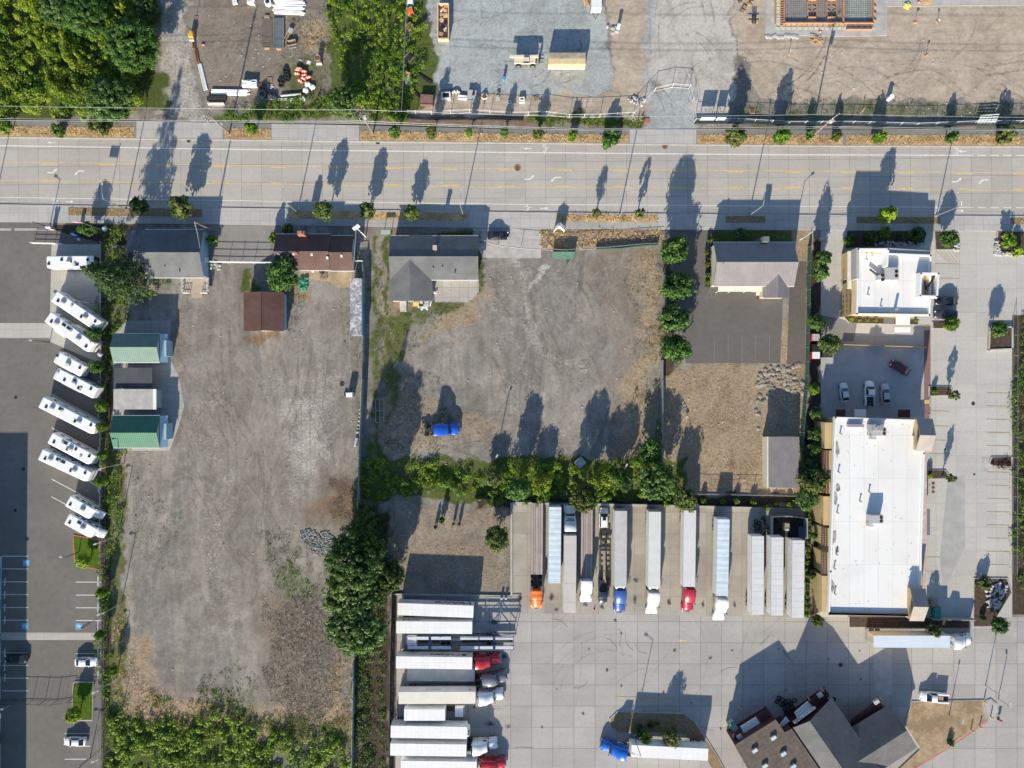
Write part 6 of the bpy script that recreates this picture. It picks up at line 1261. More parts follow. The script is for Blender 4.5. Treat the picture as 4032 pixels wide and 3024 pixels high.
for (x,y,r,h,k,lm,l) in ((3238,1022,38,7.6,'oval','dark','topmost tree beside the drive-through lane, opposite the raised roof box'),(3232,1075,38,6,'oval','bright','tree just below the topmost one beside the drive-through lane'),(3216,1272,34,4,'round','bright','small tree beside the end of the drive-through lane'),(3268,1355,44,5.5,'round','street','rounded tree at the left end of the tan screen wall'),(3212,1628,28,4.5,'oval','dark','narrow tree at the upper left corner of the big white building'),(3208,1712,34,5,'oval','dark','first dark tree along the tan wall of the big building'),(3205,1770,34,5,'oval','dark','second dark tree along the tan wall of the big building'),(3192,1830,34,5,'oval','dark','third dark tree along the tan wall of the big building'),(3205,1895,62,7,'round','weed','large spreading tree touching the tan wall of the big building'),(3178,1965,50,6,'round','willow','silvery spreading tree beside the lower end of the grey shed'),(3206,2110,17,3,'oval','bright','thin tree left of the trellis on the tan wall'),(3196,2265,17,3,'bush','bright','thin tree at the lower trellis of the tan wall'),(3205,1530,26,4,'oval','ivy','thin tree beside the shaded parking stalls'),(3219,2443,25,4.5,'round','street','small tree below the lower left corner of the big building')):
    tree(l,(x,y),r,h,k,lm,GF,'lot_tree')
for k,(x,y) in enumerate([(3185,2006+k*26) for k in range(17)]):
    tree(ORD[k].capitalize()+' round shrub from the top in the row beside the tan-walled building',(x-k*.5,y),12,1.1,'bush','ivy','round shrubs beside the tan wall','shrub',cat='shrub',trunk=False)
for (x,y,r,h,k,lm,l) in ((3738,940,38,4.8,'round','bright','tree in the upper right planter with brown mulch'),(3745,1275,32,3.6,'round','ivy','tree below the two dark cars'),(3935,1295,36,4.2,'round','bright','tree in the rectangular walled planter at the right'),(3760,1556,24,5,'sparse','weed','leaning young tree in the small island at the right of the shaded stalls'),(3742,1882,22,5.2,'sparse','street','thin young tree in the rounded island below the leaning one'),(3662,1874,13,1.6,'bush','lime','small round shrub in the rounded island beside the big white building'),(3682,2482,28,6.0,'sparse','street','narrow tree rising over the pale blue trailer roof'),(3938,2462,36,4,'round','dark','dark tree at the right bottom corner of the planting bed'),(3878,2298,34,2.5,'bush','weed','wide shrub at the top of the rocky planting bed'),(3872,2435,13,1.5,'bush','bright','round green shrub in the rocky planting bed'),(3970,945,35,3,'bush','ivy','bushy shrubs in the upper right corner bed'),(4005,990,25,2.5,'bush','lime','yellow shrub at the right edge below the upper bed'),(3745,2925,14,1.5,'bush','bright','tiny green shrub beside the bottom right road'),(2545,2910,26,4.2,'sparse','lime','thin young tree on the kerbed island near its lamp'),(2520,2880,28,2.2,'bush','dark','dark low shrub on the kerbed island near its lamp'),(2645,2905,38,5.5,'round','weed','bushy tree on the kerbed island leaning over the trailer'),(2562,2855,16,1.4,'bush','dark','small dark shrub in the middle of the kerbed island'),(2588,2848,12,1.2,'bush','dark','smallest shrub on the kerbed island'),(3681,1540,12,1.5,'bush','ivy','low shrub at the left of the small planted island'),(340,902,34,5,'round','bright','yellow-green tree below the flag at the street'),(360,1250,0,0,'','','')):
    if r: tree(l,(x,y),r,h,k,lm,'trees and shrubs in the planted islands','planter_tree' if h>2.6 else 'shrub',cat='tree' if h>2.6 else 'shrub')
GL='small trees along the left fence'
for (x,y,r,l) in ((372,1312,32,'small tree between the teal-ended motorhome and the upper green shed'),(378,1442,30,'small tree beside the short camper trailer'),(402,1597,26,'small tree beside the longer camper trailer'),(401,1680,24,'small tree at the nose of the longest motorhome'),(397,1897,24,'small tree below the pair of side-by-side motorhomes'),(400,2333,24,'small tree beside the upper white stall lines'),(394,2500,20,'small tree at the end of the pale concrete strip'),(440,2643,22,'small yellowish tree beside the white sedan'),(405,1790,20,'small tree beside the solar-panel motorhome')):
    tree(l,(x,y),r,4.2,'round','ivy' if r<28 else 'bright',GL,'fence_tree')
tree('lime-yellow tree on the upper grass island',(328,2212),33,4.5,'round','lime',None,'lime_tree'); tree('lime-yellow tree on the lower grass island',(290,2815),31,4.2,'round','lime',None,'lime_tree')
for x,y,r,lm,l in ((2795,945,14,'weed','yellowish shrub at the upper corner of the metal-roofed house'),(2785,993,12,'weed','round shrub, first along the west wall of the metal-roofed house'),(2791,1018,9,'weed','small round shrub, second along the west wall of the metal-roofed house'),(2787,1043,13,'weed','shrub, third along the west wall of the metal-roofed house'),(2789,1085,12,'ivy','shrub, fourth along the west wall of the metal-roofed house'),(2787,1108,11,'ivy','lowest shrub along the west wall of the metal-roofed house'),(2920,925,30,'dark','dark shrub north of the metal-roofed house')): tree(l,(x,y),r,1.5,'bush',lm,'shrubs around the metal-roofed house','shrub',cat='shrub',trunk=False)
for k,x in enumerate((3352,3384,3415,3449,3608)): tree(ORD[k].capitalize()+' small green plant from the left in the bed under the fast food wall',(x,1261 if k else 1257),12 if k==0 else 8,.9,'bush','lime','plants in the bed below the fast food wall','plant',cat='plant',trunk=False)
for k,(x,y,r,lm) in enumerate(((3340,950,20,'ivy'),(3360,935,16,'dark'),(3430,935,28,'dark'),(3485,915,30,'ivy'),(3545,930,18,'dark'),(3612,925,36,'dark'))): tree(ORD[k].capitalize()+' shrub from the left in the shaded bed above the fast food building',(x,y),r,1.8,'bush',lm,'shrubs above the fast food building','shrub',cat='shrub',trunk=False)
for k,(x,y,r) in enumerate(((3020,2000,14),(3055,1990,14),(3105,1990,15),(2845,1975,13),(2900,1975,15),(2965,1975,16),(2770,1970,14))): tree(('shrub above the left one of the three tractorless trailers','shrub above the tyre enclosure, left','shrub above the tyre enclosure, right','shrub above the lower-standing pale blue trailer','shrub just right of the lower-standing pale blue trailer','shrub at the left corner of the tyre enclosure','shrub near the low tree above the crimson tractor trailer')[k],(x,y),r,1.6,'bush','ivy','shrubs behind the truck bays','shrub',cat='shrub',trunk=False)
# ================= ground cover =================
mass('brush','dense olive and green brush filling the top left woods','ground cover',[(-300,-400),(600,-400),(612,100),(600,300),(570,440),(380,476),(-300,468)],70,4.0,'olive',.36,1.25,tb=(.25,1.05))
mass('brush','fresh green brambles within the top left woods','ground cover',[(-300,-400),(600,-400),(612,100),(600,300),(570,440),(380,470),(-300,460)],36,4.3,'ivy',.36,1.3,tb=(.25,1.0))
mass('ivy','bramble and ivy slope between the two gravel yards','ground cover',[(1262,-300),(1600,-300),(1640,0),(1655,200),(1665,380),(1640,440),(1440,470),(1400,440),(1340,300),(1300,130)],42,1.6,'ivy',.30,.8,tb=(.2,.95))
mass('weeds','tangled weeds along the footway left of the ivy slope','ground cover',[(900,415),(1000,400),(1080,385),(1290,380),(1400,430),(1440,472),(1080,480),(900,470)],26,1.2,'ivy',.28,.7,tb=(.15,.8))
mass('hedge','overgrown bramble hedge across the bottom of the dirt lot','hedge',[(1440,1700),(1475,1800),(1560,1825),(1800,1825),(2200,1810),(2450,1830),(2560,1760),(2600,1600),(2604,1850),(2680,1900),(2700,1960),(2500,1960),(2100,1960),(1900,1960),(1560,1950),(1425,1990)],36,2.2,'ivy',.34,.9,tb=(.15,.95))
mass('undergrowth','dark undergrowth between the slatted fence and the black fence','ground cover',[(1410,1980),(1500,2000),(1560,2200),(1540,2330),(1480,2600),(1470,3100),(1400,3100),(1405,2500)],26,1.2,'dark',.3,.8,tb=(.2,.8))
mass('weeds','overgrown strip along the fence of the motorhome lot','ground cover',[(425,895),(500,895),(515,960),(500,1180),(490,1320),(445,1330),(445,1780),(495,1780),(480,1950),(455,2200),(440,2500),(440,3100),(400,3100),(402,2100),(402,1200)],30,1.3,'ivy',.28,.7,tb=(.05,.75))
mass('brush','bright green brush at the bottom left corner','ground cover',[(430,2750),(560,2770),(600,2810),(700,2850),(900,2840),(1080,2860),(1250,2900),(1385,2960),(1385,3150),(420,3150)],40,1.7,'ivy',.36,.9,tb=(.4,1.1))
mass('weeds','mixed green and brown weeds at the bottom of the dirt yard','ground cover',[(1040,2900),(1130,2860),(1180,2800),(1250,2860),(1390,2850),(1385,3150),(1060,3150)],12,.7,'weed',.26,.7,tb=(.1,1))
mass('weeds','sparse green weeds spreading in the lower part of the dirt yard','ground cover',[(810,2660),(930,2590),(1010,2660),(1040,2900),(850,2890),(790,2760)],9,.3,'weed',.22,.6,tb=(.1,.8))
mass('weeds','green weed patch beside the rock pile','ground cover',[(1040,2180),(1150,2230),(1240,2330),(1200,2390),(1120,2340),(1060,2270)],16,.35,'ivy',.22,.5,tb=(.2,.8))
mass('straw','tall golden grass along the lower left yard','dry grass',[(455,2350),(500,2400),(520,2560),(560,2700),(680,2790),(900,2850),(720,2860),(560,2800),(450,2740)],22,.5,'straw',.30,.5,tb=(.2,.9),asp=.22)
mass('straw','golden grass strip by the lower slatted fence','dry grass',[(1330,2580),(1395,2590),(1385,2860),(1300,2870),(1290,2780)],20,.5,'straw',.30,.5,tb=(.2,.9),asp=.22)
mass('straw','tall golden grass below the footway in the middle of the road frontage','dry grass',[(2133,903),(2596,906),(2620,935),(2600,955),(2400,965),(2260,975),(2135,970)],30,.45,'straw',.36,.5,tb=(.2,1),asp=.22)
mass('straw','dry grass patch beside the orange barrels yard','dry grass',[(1180,115),(1290,120),(1290,195),(1200,200)],18,.4,'straw',.3,.5,asp=.22)
mass('grass','green grass along the slatted fence and around the L-shaped house','grass',[(1460,1000),(1545,940),(1545,1200),(1700,1190),(1860,1180),(1720,1280),(1560,1420),(1530,1720),(1470,1700)],16,.3,'weed',.22,.5,tb=(.0,.8),asp=.3)
mass('grass','grass strip along the east side of the L-shaped house','grass',[(1640,915),(1900,912),(1908,1110),(1886,1130),(1886,945),(1640,925)],24,.4,'weed',.26,.5,tb=(0,.7),asp=.3)
mass('weeds','green weeds along the construction fence','weeds',[(2080,462),(2520,462),(2536,420),(2540,505),(2100,495)],22,.7,'ivy',.25,.5,tb=(.2,.9))
mass('hedge','shrubby hedge along the right edge of the photo','hedge',[(3996,1250),(4100,1250),(4100,2400),(3996,2250)],26,1.5,'ivy',.3,.8)
mass('shrubs','dark purple shrubs in the small right-hand island','shrubs',[(3905,1808),(3985,1812),(3985,1848),(3950,1850),(3900,1835)],50,.8,'purple',.25,.5)
# golden straw on verges
cs=[];
for (ta,tb_,x0,x1,den) in VERGES:
    n=int((x1-x0)*PX*2.0*9*den); x=rng.uniform(x0+3,x1-3,n); u=rng.uniform(.08,.92,n)
    ya=np.interp(x,[p[0] for p in ta],[p[1] for p in ta]); yb=np.interp(x,[p[0] for p in tb_],[p[1] for p in tb_]); y=ya+(yb-ya)*u
    cs.append(np.stack([(x-2016)*PX,(1512-y)*PX,np.full(n,.2)+rng.uniform(0,.18,n)],1))
c=np.concatenate(cs); nn=rng.normal(size=c.shape)*.6+np.array([0,0,.6]); cl=vnoise(c[:,0]*.7+50,c[:,1]*.7+50)
me=quads_mesh('verge_straw',c,nn,rng.uniform(.25,.6,len(c)),cl*.9+rng.normal(size=len(c))*.12,.22); me.materials.append(LM['straw']); o=bpy.data.objects.new('verge_straw',me); COL.objects.link(o); tag(o,'dry golden grass growing on the road verges','dry grass',kind='stuff')
mass('weeds','loose olive weeds around the brown stick-covered ground','weeds',[(1010,2080),(1200,2090),(1320,2200),(1340,2420),(1180,2420),(1040,2320)],9,.3,'weed',.24,1.4,tb=(0,.8),asp=.4)
mass('straw','patchy golden and brown grass above the bottom brush','dry grass',[(440,2690),(800,2760),(1100,2790),(1390,2780),(1390,2880),(1050,2900),(600,2860),(440,2800)],14,.3,'straw',.26,1.2,tb=(0,.7),asp=.25)
mass('weeds','green weeds creeping up from the bottom brush','weeds',[(500,2700),(700,2760),(850,2700),(1050,2800),(1250,2790),(1390,2840),(1390,2920),(440,2900)],12,.45,'ivy',.28,1.3,tb=(.1,.9))
mass('weeds','low scrub between the slatted fence and the dark-fenced trailers','weeds',[(1405,2560),(1500,2330),(1545,2330),(1535,3100),(1400,3100)],16,.7,'ivy',.28,1.2,tb=(0,.7))
mass('weeds','thin weeds on the kerbed truck lot island','weeds',[(2440,2835),(2690,2835),(2800,3000),(2760,3000),(2680,2890),(2440,2870)],14,.2,'ivy',.24,.8,tb=(0,.6))
def sticks(label,poly,n,ln,tlo,thi):
    pl=[P2(*p) for p in poly]; a=np.array(pl); lo,hi=a.min(0),a.max(0); p=rng.uniform(lo,hi,(n*4,2))
    w1=p+np.stack([vnoise(p[:,0]/3+7,p[:,1]/3)-.5,vnoise(p[:,0]/3,p[:,1]/3+17)-.5],1)*5; keep=inpoly(w1[:,0],w1[:,1],pl)&(vnoise(p[:,0]/1.7+60,p[:,1]/1.7)*.5+vnoise(p[:,0]/6,p[:,1]/6+90)*.5>rng.uniform(.15,.65,len(p))); p=p[keep][:n]
    c=np.column_stack([p,rng.uniform(.05,.22,len(p))]); me=quads_mesh('twigs',c,rng.normal(size=c.shape)*.25+np.array([0,0,1]),rng.uniform(.4,1.2,len(c))*ln,rng.uniform(tlo,thi,len(c)),.07); me.materials.append(LM['twig']); o=bpy.data.objects.new('twigs',me); COL.objects.link(o); tag(o,label,'twigs',None,'stuff')
sticks('dead sticks and cut stalks lying on the brown part of the dirt yard',[(1030,2360),(1290,2350),(1360,2560),(1340,2790),(1180,2850),(1060,2760)],6500,1.1,0,1)
sticks('sticks on the reddish mound by the slatted fence',[(1290,1890),(1425,1890),(1440,2110),(1310,2090)],1400,.8,0,.6)
for k,(l,p,n,lm) in enumerate((('thin green specks of weed in the left of the dirt yard',[(520,1850),(560,1850),(700,2050),(690,2250),(620,2230),(540,2150)],5,'ivy'),('sparse weeds along the foot of the slatted fence',[(1340,1180),(1420,1200),(1415,1900),(1390,1880),(1390,1400),(1340,1350)],6,'weed'),('sparse weeds at the right side of the centre dirt lot',[(2480,1000),(2595,980),(2598,1850),(2500,1840)],7,'weed'),('dry tufts on the dry grass lot',[(2610,1440),(2980,1440),(2980,1930),(2610,1930)],7,'straw'),('dry tufts in the lot beside the truck bays',[(1520,2000),(2000,1985),(2005,2320),(1560,2330)],7,'straw'),('weeds below the construction site mesh fence',[(2760,400),(4100,410),(4100,470),(2760,465)],9,'weed'),('weeds in the left gravel yard',[(1150,60),(1290,60),(1310,400),(1110,400),(1100,200)],8,'weed'),('dry tufts around the brown shed',[(690,1110),(760,1110),(720,1500),(690,1500)],6,'straw'),('weeds around the rusty patch behind the brown-roofed house',[(1110,1150),(1200,1130),(1215,1190),(1150,1320),(1110,1310)],12,'weed'),('short dry weeds around the blue tractor',[(1520,1500),(1700,1480),(1850,1760),(1520,1800)],9,'weed'))):
    mass('weeds' if lm!='straw' else 'dry_tufts',l,'weeds' if lm!='straw' else 'dry grass',p,n*1.6,.15,lm,.17 if lm=='straw' else .22,.6,vary=1,tb=(.05,.6),asp=.3)
# tyre tracks pressed into the dirt
def track_mat(nm,c,f):
    t=NT(nm); t.done(c,.95,0,.1); mx=t.n.new('ShaderNodeMixShader'); tr=t.n.new('ShaderNodeBsdfTransparent'); t.lk(t.ramp(t.noise(.9,5,.7),[(.4,0),(.65,f)]),mx.inputs[0]); t.lk(tr.outputs[0],mx.inputs[1]); t.lk(t.b.outputs[0],mx.inputs[2]); t.lk(mx.outputs[0],t.n['Material Output'].inputs[0]); return t.m
TL=track_mat('pale_tyre_track',(.52,.48,.43),.38); TD=track_mat('dark_tyre_track',(.19,.165,.14),.33)
def tracks(n,x0,y0,x1,y1,a0,ln,curl,ms,zb):
    for m_ in ms:
        b=MB()
        for k in range(n):
            x,y=random.uniform(x0,x1),random.uniform(y0,y1); a=a0+random.gauss(0,.35); c_=random.gauss(0,curl); wd=random.uniform(.22,.5); L_=random.uniform(.5,1)*ln
            for off in ((0,1.9) if random.random()<.5 else (0,)):
                pts=[]; xx,yy,aa=x+off*18*math.sin(a),y+off*18*math.cos(a),a
                for i in range(14): pts.append((xx,yy)); xx+=L_/14*math.cos(aa); yy-=L_/14*math.sin(aa); aa+=c_
                line(b,pts,wd,zb+k*.00025+random.uniform(0,.0001))
        tag(b.build('tyre_tracks',m_),kind='structure')
tracks(22,2900,190,3950,380,0,420,.05,(TD,TL),.004); tracks(16,1900,1100,2350,1600,R(110),300,.1,(TL,TD),.004); tracks(14,2120,1050,2480,1800,R(95),260,.08,(TL,TD),.0085)
tracks(20,700,1300,1300,2300,R(92),500,.03,(TL,TD),.004); tracks(12,1700,60,2300,330,R(20),200,.15,(TL,TD),.004); tracks(10,2560,0,2860,450,R(90),220,.05,(TL,TD),.0085); tracks(8,820,80,1050,340,R(40),160,.1,(TD,TL),.004); tracks(12,1540,1600,1900,1790,0,200,.02,(TD,TL),.004)

tracks(14,2050,2450,3300,2900,R(60),420,.09,(track_mat('faint_dark_tyre_marks',(.15,.14,.13),.13),track_mat('faint_pale_tyre_marks',(.6,.58,.55),.25)),.036)
# ================= planters, rocks, small things =================
for k,(poly,nm) in enumerate((([(3330,908),(3645,910),(3642,965),(3322,978)],'m'),([(3675,910),(3765,910),(3778,930),(3778,985),(3680,985)],'m'),([(3668,1267),(3778,1267),(3775,1295),(3668,1293)],'m'),([(3655,1520),(3745,1522),(3752,1540),(3735,1558),(3655,1560)],'m'),([(3650,1850),(3722,1850),(3736,1868),(3722,1886),(3648,1886)],'m'),([(3895,1812),(3902,1798),(3985,1798),(3985,1836),(3912,1836),(3892,1826)],'m'),([(3318,1247),(3618,1262),(3618,1278),(3340,1272)],'m'),([(3832,2275),(3965,2275),(3985,2330),(3900,2470),(3830,2470)],'m'),([(3338,2428),(3820,2432),(3820,2472),(3338,2468)],'m'),([(3925,912),(4200,912),(4200,1010),(3915,1005)],'m'))):
    island('planter_bed',poly,M['soil'])
t=NT('patchy_island_grass'); n1=t.noise(1.3,6,.7,dist=.5); n2=t.noise(.25,5,.6); t.bump(n1,.4,.08); island_dry=t.done(t.mix(t.ramp(n2,[(.42,.7),(.58,0)]),t.ramp(n1,[(.3,(.27,.19,.115)),(.7,(.47,.36,.23))]),(.20,.15,.085)),.95,0,.1)
island('dry_grass_island',[(2398,2830),(2430,2800),(2695,2805),(2740,2840),(2830,2985),(2900,3120),(2860,3120),(2770,2960),(2700,2880),(2430,2880),(2400,2860)],M['dryg2'])
island('dry_grass_island',[(3590,2760),(3870,2755),(3885,2830),(3760,2920),(3540,3060),(3480,3120),(3440,3120),(3620,2950),(3560,2850)],island_dry)
island('kerb_island',[(3878,2758),(3900,2750),(3925,2770),(3930,2800),(3890,2832)],M['conc_plain'])
# red kerb of the corner
b=MB(); line(b,[(3888,2836),(3760,2925),(3540,3062)],.3,.19); tag(b.build('kerb_paint',M['red_kerb']),kind='structure')
# walled planter
t=bthing('walled_planter','rectangular grey-walled planter at the right with a tree in brown soil','planter',3938,1330); b=MB()
pl=[(3892,1288),(3980,1288),(3980,1374),(3888,1378)]; pp=[P2(*p) for p in pl]
for (x1,y1),(x2,y2) in zip(pp,pp[1:]+pp[:1]): b.box(((x1+x2)/2,(y1+y2)/2,.3),(math.hypot(x2-x1,y2-y1)+.29,.3,.6),math.atan2(y2-y1,x2-x1))
b.build('wall',M['conc_plain'],t); b=MB(); b.prism(pp,0,.42); b.build('soil',M['soil'],t)
# rocks
M['bluerock']=mat('blue_grey_stone',(.25,.26,.25),.9,0,.7,3)
M['slabrock']=mat('broken_concrete',(.29,.25,.195),.9,0,.4,.8)
def rocks(label,poly,n,r,group=None,z=.15,flat=.7,m='rock'):
    pts=[P2(*p) for p in poly]; xs_=[p[0] for p in pts]; ys_=[p[1] for p in pts]; b=MB(); k=0
    while k<n:
        x,y=random.uniform(min(xs_),max(xs_)),random.uniform(min(ys_),max(ys_))
        if not inpoly(np.array([x]),np.array([y]),pts)[0]: continue
        b.ball((x,y,z+r*.3),r*random.uniform(.5,1.2),flat,7,5,0,.22); k+=1
    return tag(b.build('rocks',M[m]),label,'rocks',group,'stuff')
rocks('row of pale boulders under the shaded bed of the fast food building',[(3440,955),(3640,955),(3640,968),(3440,968)],60,.3); rocks('pale boulders at the lower right of the upper planter',[(3750,975),(3775,950),(3778,988),(3745,988)],26,.3)
rocks('pale boulders edging the upper right corner bed',[(3915,950),(3928,945),(3935,990),(3999,1000),(3999,1010),(3915,1005)],70,.3); rocks('jumbled boulders in the lower right planting bed',[(3870,2330),(3930,2290),(3965,2300),(3930,2400),(3890,2400)],80,.35)
rocks('heap of blue-grey broken stone in the dirt yard',[(1180,2095),(1225,2080),(1255,2100),(1290,2085),(1318,2120),(1300,2165),(1265,2195),(1225,2180),(1210,2150),(1185,2130)],480,.2,z=0,flat=.6,m='bluerock'); rocks('concrete rubble around the white bucket in the gravel yard',[(2388,100),(2430,108),(2435,135),(2395,130)],22,.35,z=0)
rocks('broken concrete slabs and boulders in the dry grass lot',[(2990,1450),(3160,1430),(3160,1560),(3000,1600),(2985,1700),(2975,1600)],130,.5,z=-.1,flat=.35,m='slabrock'); rocks('broken stones at the foot of the rolling gate',[(828,1038),(870,1038),(870,1060),(835,1060)],22,.35,z=0)
rocks('stones at the corner of the gravel gate',[(2460,380),(2540,385),(2530,420),(2470,400)],30,.35,z=0)
for k in range(9):
    b=MB(); X_,Y_,_=P(1420-k*2,1612+k*15); b.ball((X_,Y_,.15),random.uniform(.2,.4),.7,7,5,0,.2); tag(b.build('concrete_chunk',M['rock']),ORD[k].capitalize()+' pale lump from the top along the slatted fence','rock','pale lumps along the slatted fence')
# generic small things
def item(name,label,cat,x,y,parts,rz=0,group=None):
    t=thing(name,label,cat,P(x,y,0),R(rz),group)
    for nm,fn,m in parts: b=MB(); fn(b); b.build(nm,M[m] if isinstance(m,str) else m,t,False)
    return t
def bx(*a,**k): return lambda b:b.box(*a,**k)
def multi(*fs):
    def g(b):
        for f in fs: f(b)
    return g
def slats(n,w_,l,z,th=.08,h=.03): return lambda b:[b.box((0,-l/2+l*(k+.5)/n,z),(w_,l/n*.6,h)) for k in range(n)]
def pallet(label,x,y,rz=0,group='pallets'):
    return item('pallet',label,'pallet',x,y,[('slats',slats(7,1.1,1.25,.14),'wood'),('runner',lambda b:[b.box((s,0,.06),(.1,1.25,.1)) for s in (-.5,0,.5)],'wood')],rz,group)
def pipes(label,x0,y0,x1,y1,n,wd,r,m='white_metal',layers=1,name='pipe_stack',jag=.4):
    X0,Y0=P2(x0,y0); X1,Y1_=P2(x1,y1); d=math.hypot(X1-X0,Y1_-Y0); t=thing(name,label,'pipes',((X0+X1)/2,(Y0+Y1_)/2,0),math.atan2(Y1_-Y0,X1-X0))
    for l in range(layers):
        for k in range(n-l):
            b=MB(); yy_=-wd/2+wd*(k+.5+l*.5)/n; j=random.uniform(-jag,jag); b.cyl((-d/2+j,yy_,r+l*r*1.7),(d/2+j,yy_+random.uniform(-.1,.1),r+l*r*1.7),r,n=8); b.build('pipe',M[m],t,False)
    for s in (-.3,.3):
        b=MB(); b.box((s*d,0,.03),(.12,wd,.06)); b.build('spacer',M['wood'],t,False)
    return t
pipes('big stack of white plastic pipes at the top of the left gravel yard',1081,28,1198,32,12,3.1,.12,layers=2); pipes('bundle of white pipes lying sideways at the bottom of the left gravel yard',838,363,980,366,7,1.3,.11,layers=2)
pipes('white pipes lying steeply beside the dirt driveway',786,250,812,352,4,.9,.12,jag=.2); pipes('dark blue-grey long pipe in the weeds near the white bags',1112,378,1192,370,1,.4,.25,'acgrey'); pipes('rusty steel beams lying beside the yellow compactor',764,160,768,190,3,.9,.12,'rust',jag=.1,name='beam_stack'); pipes('lower bunch of rusty steel beams by the white pipes',772,195,782,245,3,.7,.12,'rust',jag=.2,name='beam_stack')
pipes('dark steel beam lying at the edge of the ivy slope',1654,298,1705,332,2,.5,.14,'black',name='beam_stack'); pipes('dark beam half in the weeds below the first one',1622,352,1660,390,2,.5,.14,'black',name='beam_stack'); pipes('bare grey poles lying on the small wooden rack',1052,340,1078,342,4,.9,.08,'steel'); pipes('red pipes next to the white crate',1016,338,1050,338,4,1.2,.1,'rust'); pipes('long pale poles above the dark heap',1030,388,1160,392,2,.5,.08,'steel'); 
item('orange_compactor','yellow compactor beside the dirt driveway','machine',760,144,[('body',bx((0,0,.9),(1.0,1.2,.9)),mat('machine_yellow',(.65,.40,.06),.5,0,.15,2)),('drum',lambda b:b.cyl((-.5,-.9,.4),(.5,-.9,.4),.4,n=12),'steel'),('mast',lambda b:b.cyl((0,.9,0),(0,.9,3.2),.05,n=6),'black'),('handle',lambda b:b.tube([(-.4,0,1.3),(-.4,.9,1.6),(.4,.9,1.6),(.4,0,1.3)],.04),'black')])
def cone(label,x,y,tip=False):
    return item('traffic_cone',label,'cone',x,y,[('cone',(lambda b:b.cyl((0,0,.18),(.75,0,.18),.2,.04,10)) if tip else (lambda b:b.cyl((0,0,.04),(0,0,.75),.2,.04,10)),'orange'),('base',bx((-.02,0,.18),(.05,.42,.42)) if tip else bx((0,0,.02),(.42,.42,.05)),'orange'),('band',(lambda b:b.cyl((.3,0,.18),(.45,0,.18),.15,.11,10)) if tip else (lambda b:b.cyl((0,0,.35),(0,0,.5),.135,.105,10)),'white')],0,'orange traffic cones')
cone('orange cone right of the rusty beams',795,178,True); cone('orange cone above the yellow compactor',756,126); cone('orange cone on the slab edge of the foundation',3222,126,True); cone('orange cone on the pale slab corner at the top right',3610,10,True)
item('trench_plate','brown mat lying on the left gravel yard','mat',1052,130,[('mat',bx((0,0,.06),(2.2,6.5,.1)),mat('brown_ramp',(.15,.125,.10),.85,0,.2,1)),('step',bx((0,-3.4,.12),(1.1,.35,.2)),'newwood'),('block',bx((0,3.5,.15),(1.1,.5,.3)),'wood')])
item('loading_ramp','steel-grey ramp plate next to the brown mat','ramp',1099,133,[('plate',bx((0,0,.25),(2.2,6.6,.12)),mat('steel_plate',(.17,.19,.20),.5,.3,.15,1)),('rail',lambda b:[b.box((s*1.12,0,.3),(.08,6.6,.25)) for s in (-1,1)],'steel'),('foot',bx((0,-3.4,.2),(1.1,.35,.2)),'newwood')])
item('easel_stand','grey board leaning on a wooden stand','board',1147,125,[('board',bx((0,0,.6),(1.0,1.0,.06)),'acgrey'),('leg',lambda b:[b.box((s*.3-.3,-1.6,.3),(.1,2.4,.08)) for s in (-1,1)],'newwood')],-25)
item('wooden_crate','open wooden box below the grey board','crate',1150,172,[('box',multi(bx((0,0,.3),(2.0,1.1,.06)),bx((0,.52,.45),(2.0,.06,.4)),bx((0,-.52,.45),(2.0,.06,.4)),bx((.98,0,.45),(.06,1.1,.4)),bx((-.98,0,.45),(.06,1.1,.4))),'wood'),('rack',bx((0,-.9,.1),(1.6,.3,.1)),'steel')],12)
item('rusty_bin','tall round rusty drum with white base in the left gravel yard','bin',1258,240,[('drum',lambda b:b.cyl((0,0,0),(0,0,1.6),.6,n=16),'rust'),('rim',lambda b:b.torus((0,0,1.6),.6,.06,16,5),'steel'),('base',bx((0,-.75,.2),(1.2,.35,.4)),'white_metal')])
item('trash_board','small white board lying beside the rusty drum','board',1216,246,[('board',bx((0,0,.05),(.85,.7,.05)),'white_metal'),('frame',bx((0,0,.03),(.95,.8,.03)),'wood')],-12)
for k,(x,y,a) in enumerate(((1175,278,-10),(1200,283,-8),(1172,292,-8),(1199,298,14),(1216,306,14),(1198,312,-28),(1186,322,-35),(1180,272,-5))):
    item('traffic_barrel',('uppermost left','upper right','second left','central','rightmost','lower middle','lowest','hindmost')[k]+' orange barrel in the pile of tipped traffic barrels','barrel',x,y,[('barrel',lambda b:b.cyl((-.6,0,.35),(.6,0,.35),.34,.26,12),'orange'),('band',lambda b:[b.cyl((s,0,.35),(s+.14,0,.35),.345-.06*(s+.6),.335-.06*(s+.6),12) for s in (-.3,.1)],'white')],a,'tipped orange traffic barrels')
def tyre(label,x,y,z=.12,r=.48,group='loose truck tyres',rot=None):
    return item('tyre',label,'tyre',x,y,[('tyre',lambda b:b.torus((0,0,z),r*.72,r*.28,14,6),'rubber')],0,group)
for k,(x,y,z) in enumerate(((1125,277,.3),(1129,290,.3),(1131,302,.35),(1134,314,.3),(1117,322,.3),(1104,318,.2),(1108,336,.2))): tyre(ORD[k]+' tyre from the top in the tangle of tyres beside the orange barrels',x,y,z,.62,'tyres beside the orange barrels')
item('white_crate','white crate full of fittings at the end of the pipe bundle','crate',987,334,[('crate',bx((0,0,.5),(3.2,1.5,.8)),'white_metal'),('fittings',lambda b:[b.cyl((random.uniform(-1.5,1.4),random.uniform(-.7,.6),.95),(random.uniform(-1.5,1.4),random.uniform(-.7,.6),1.0),.1,n=6) for _ in range(26)],'white')])
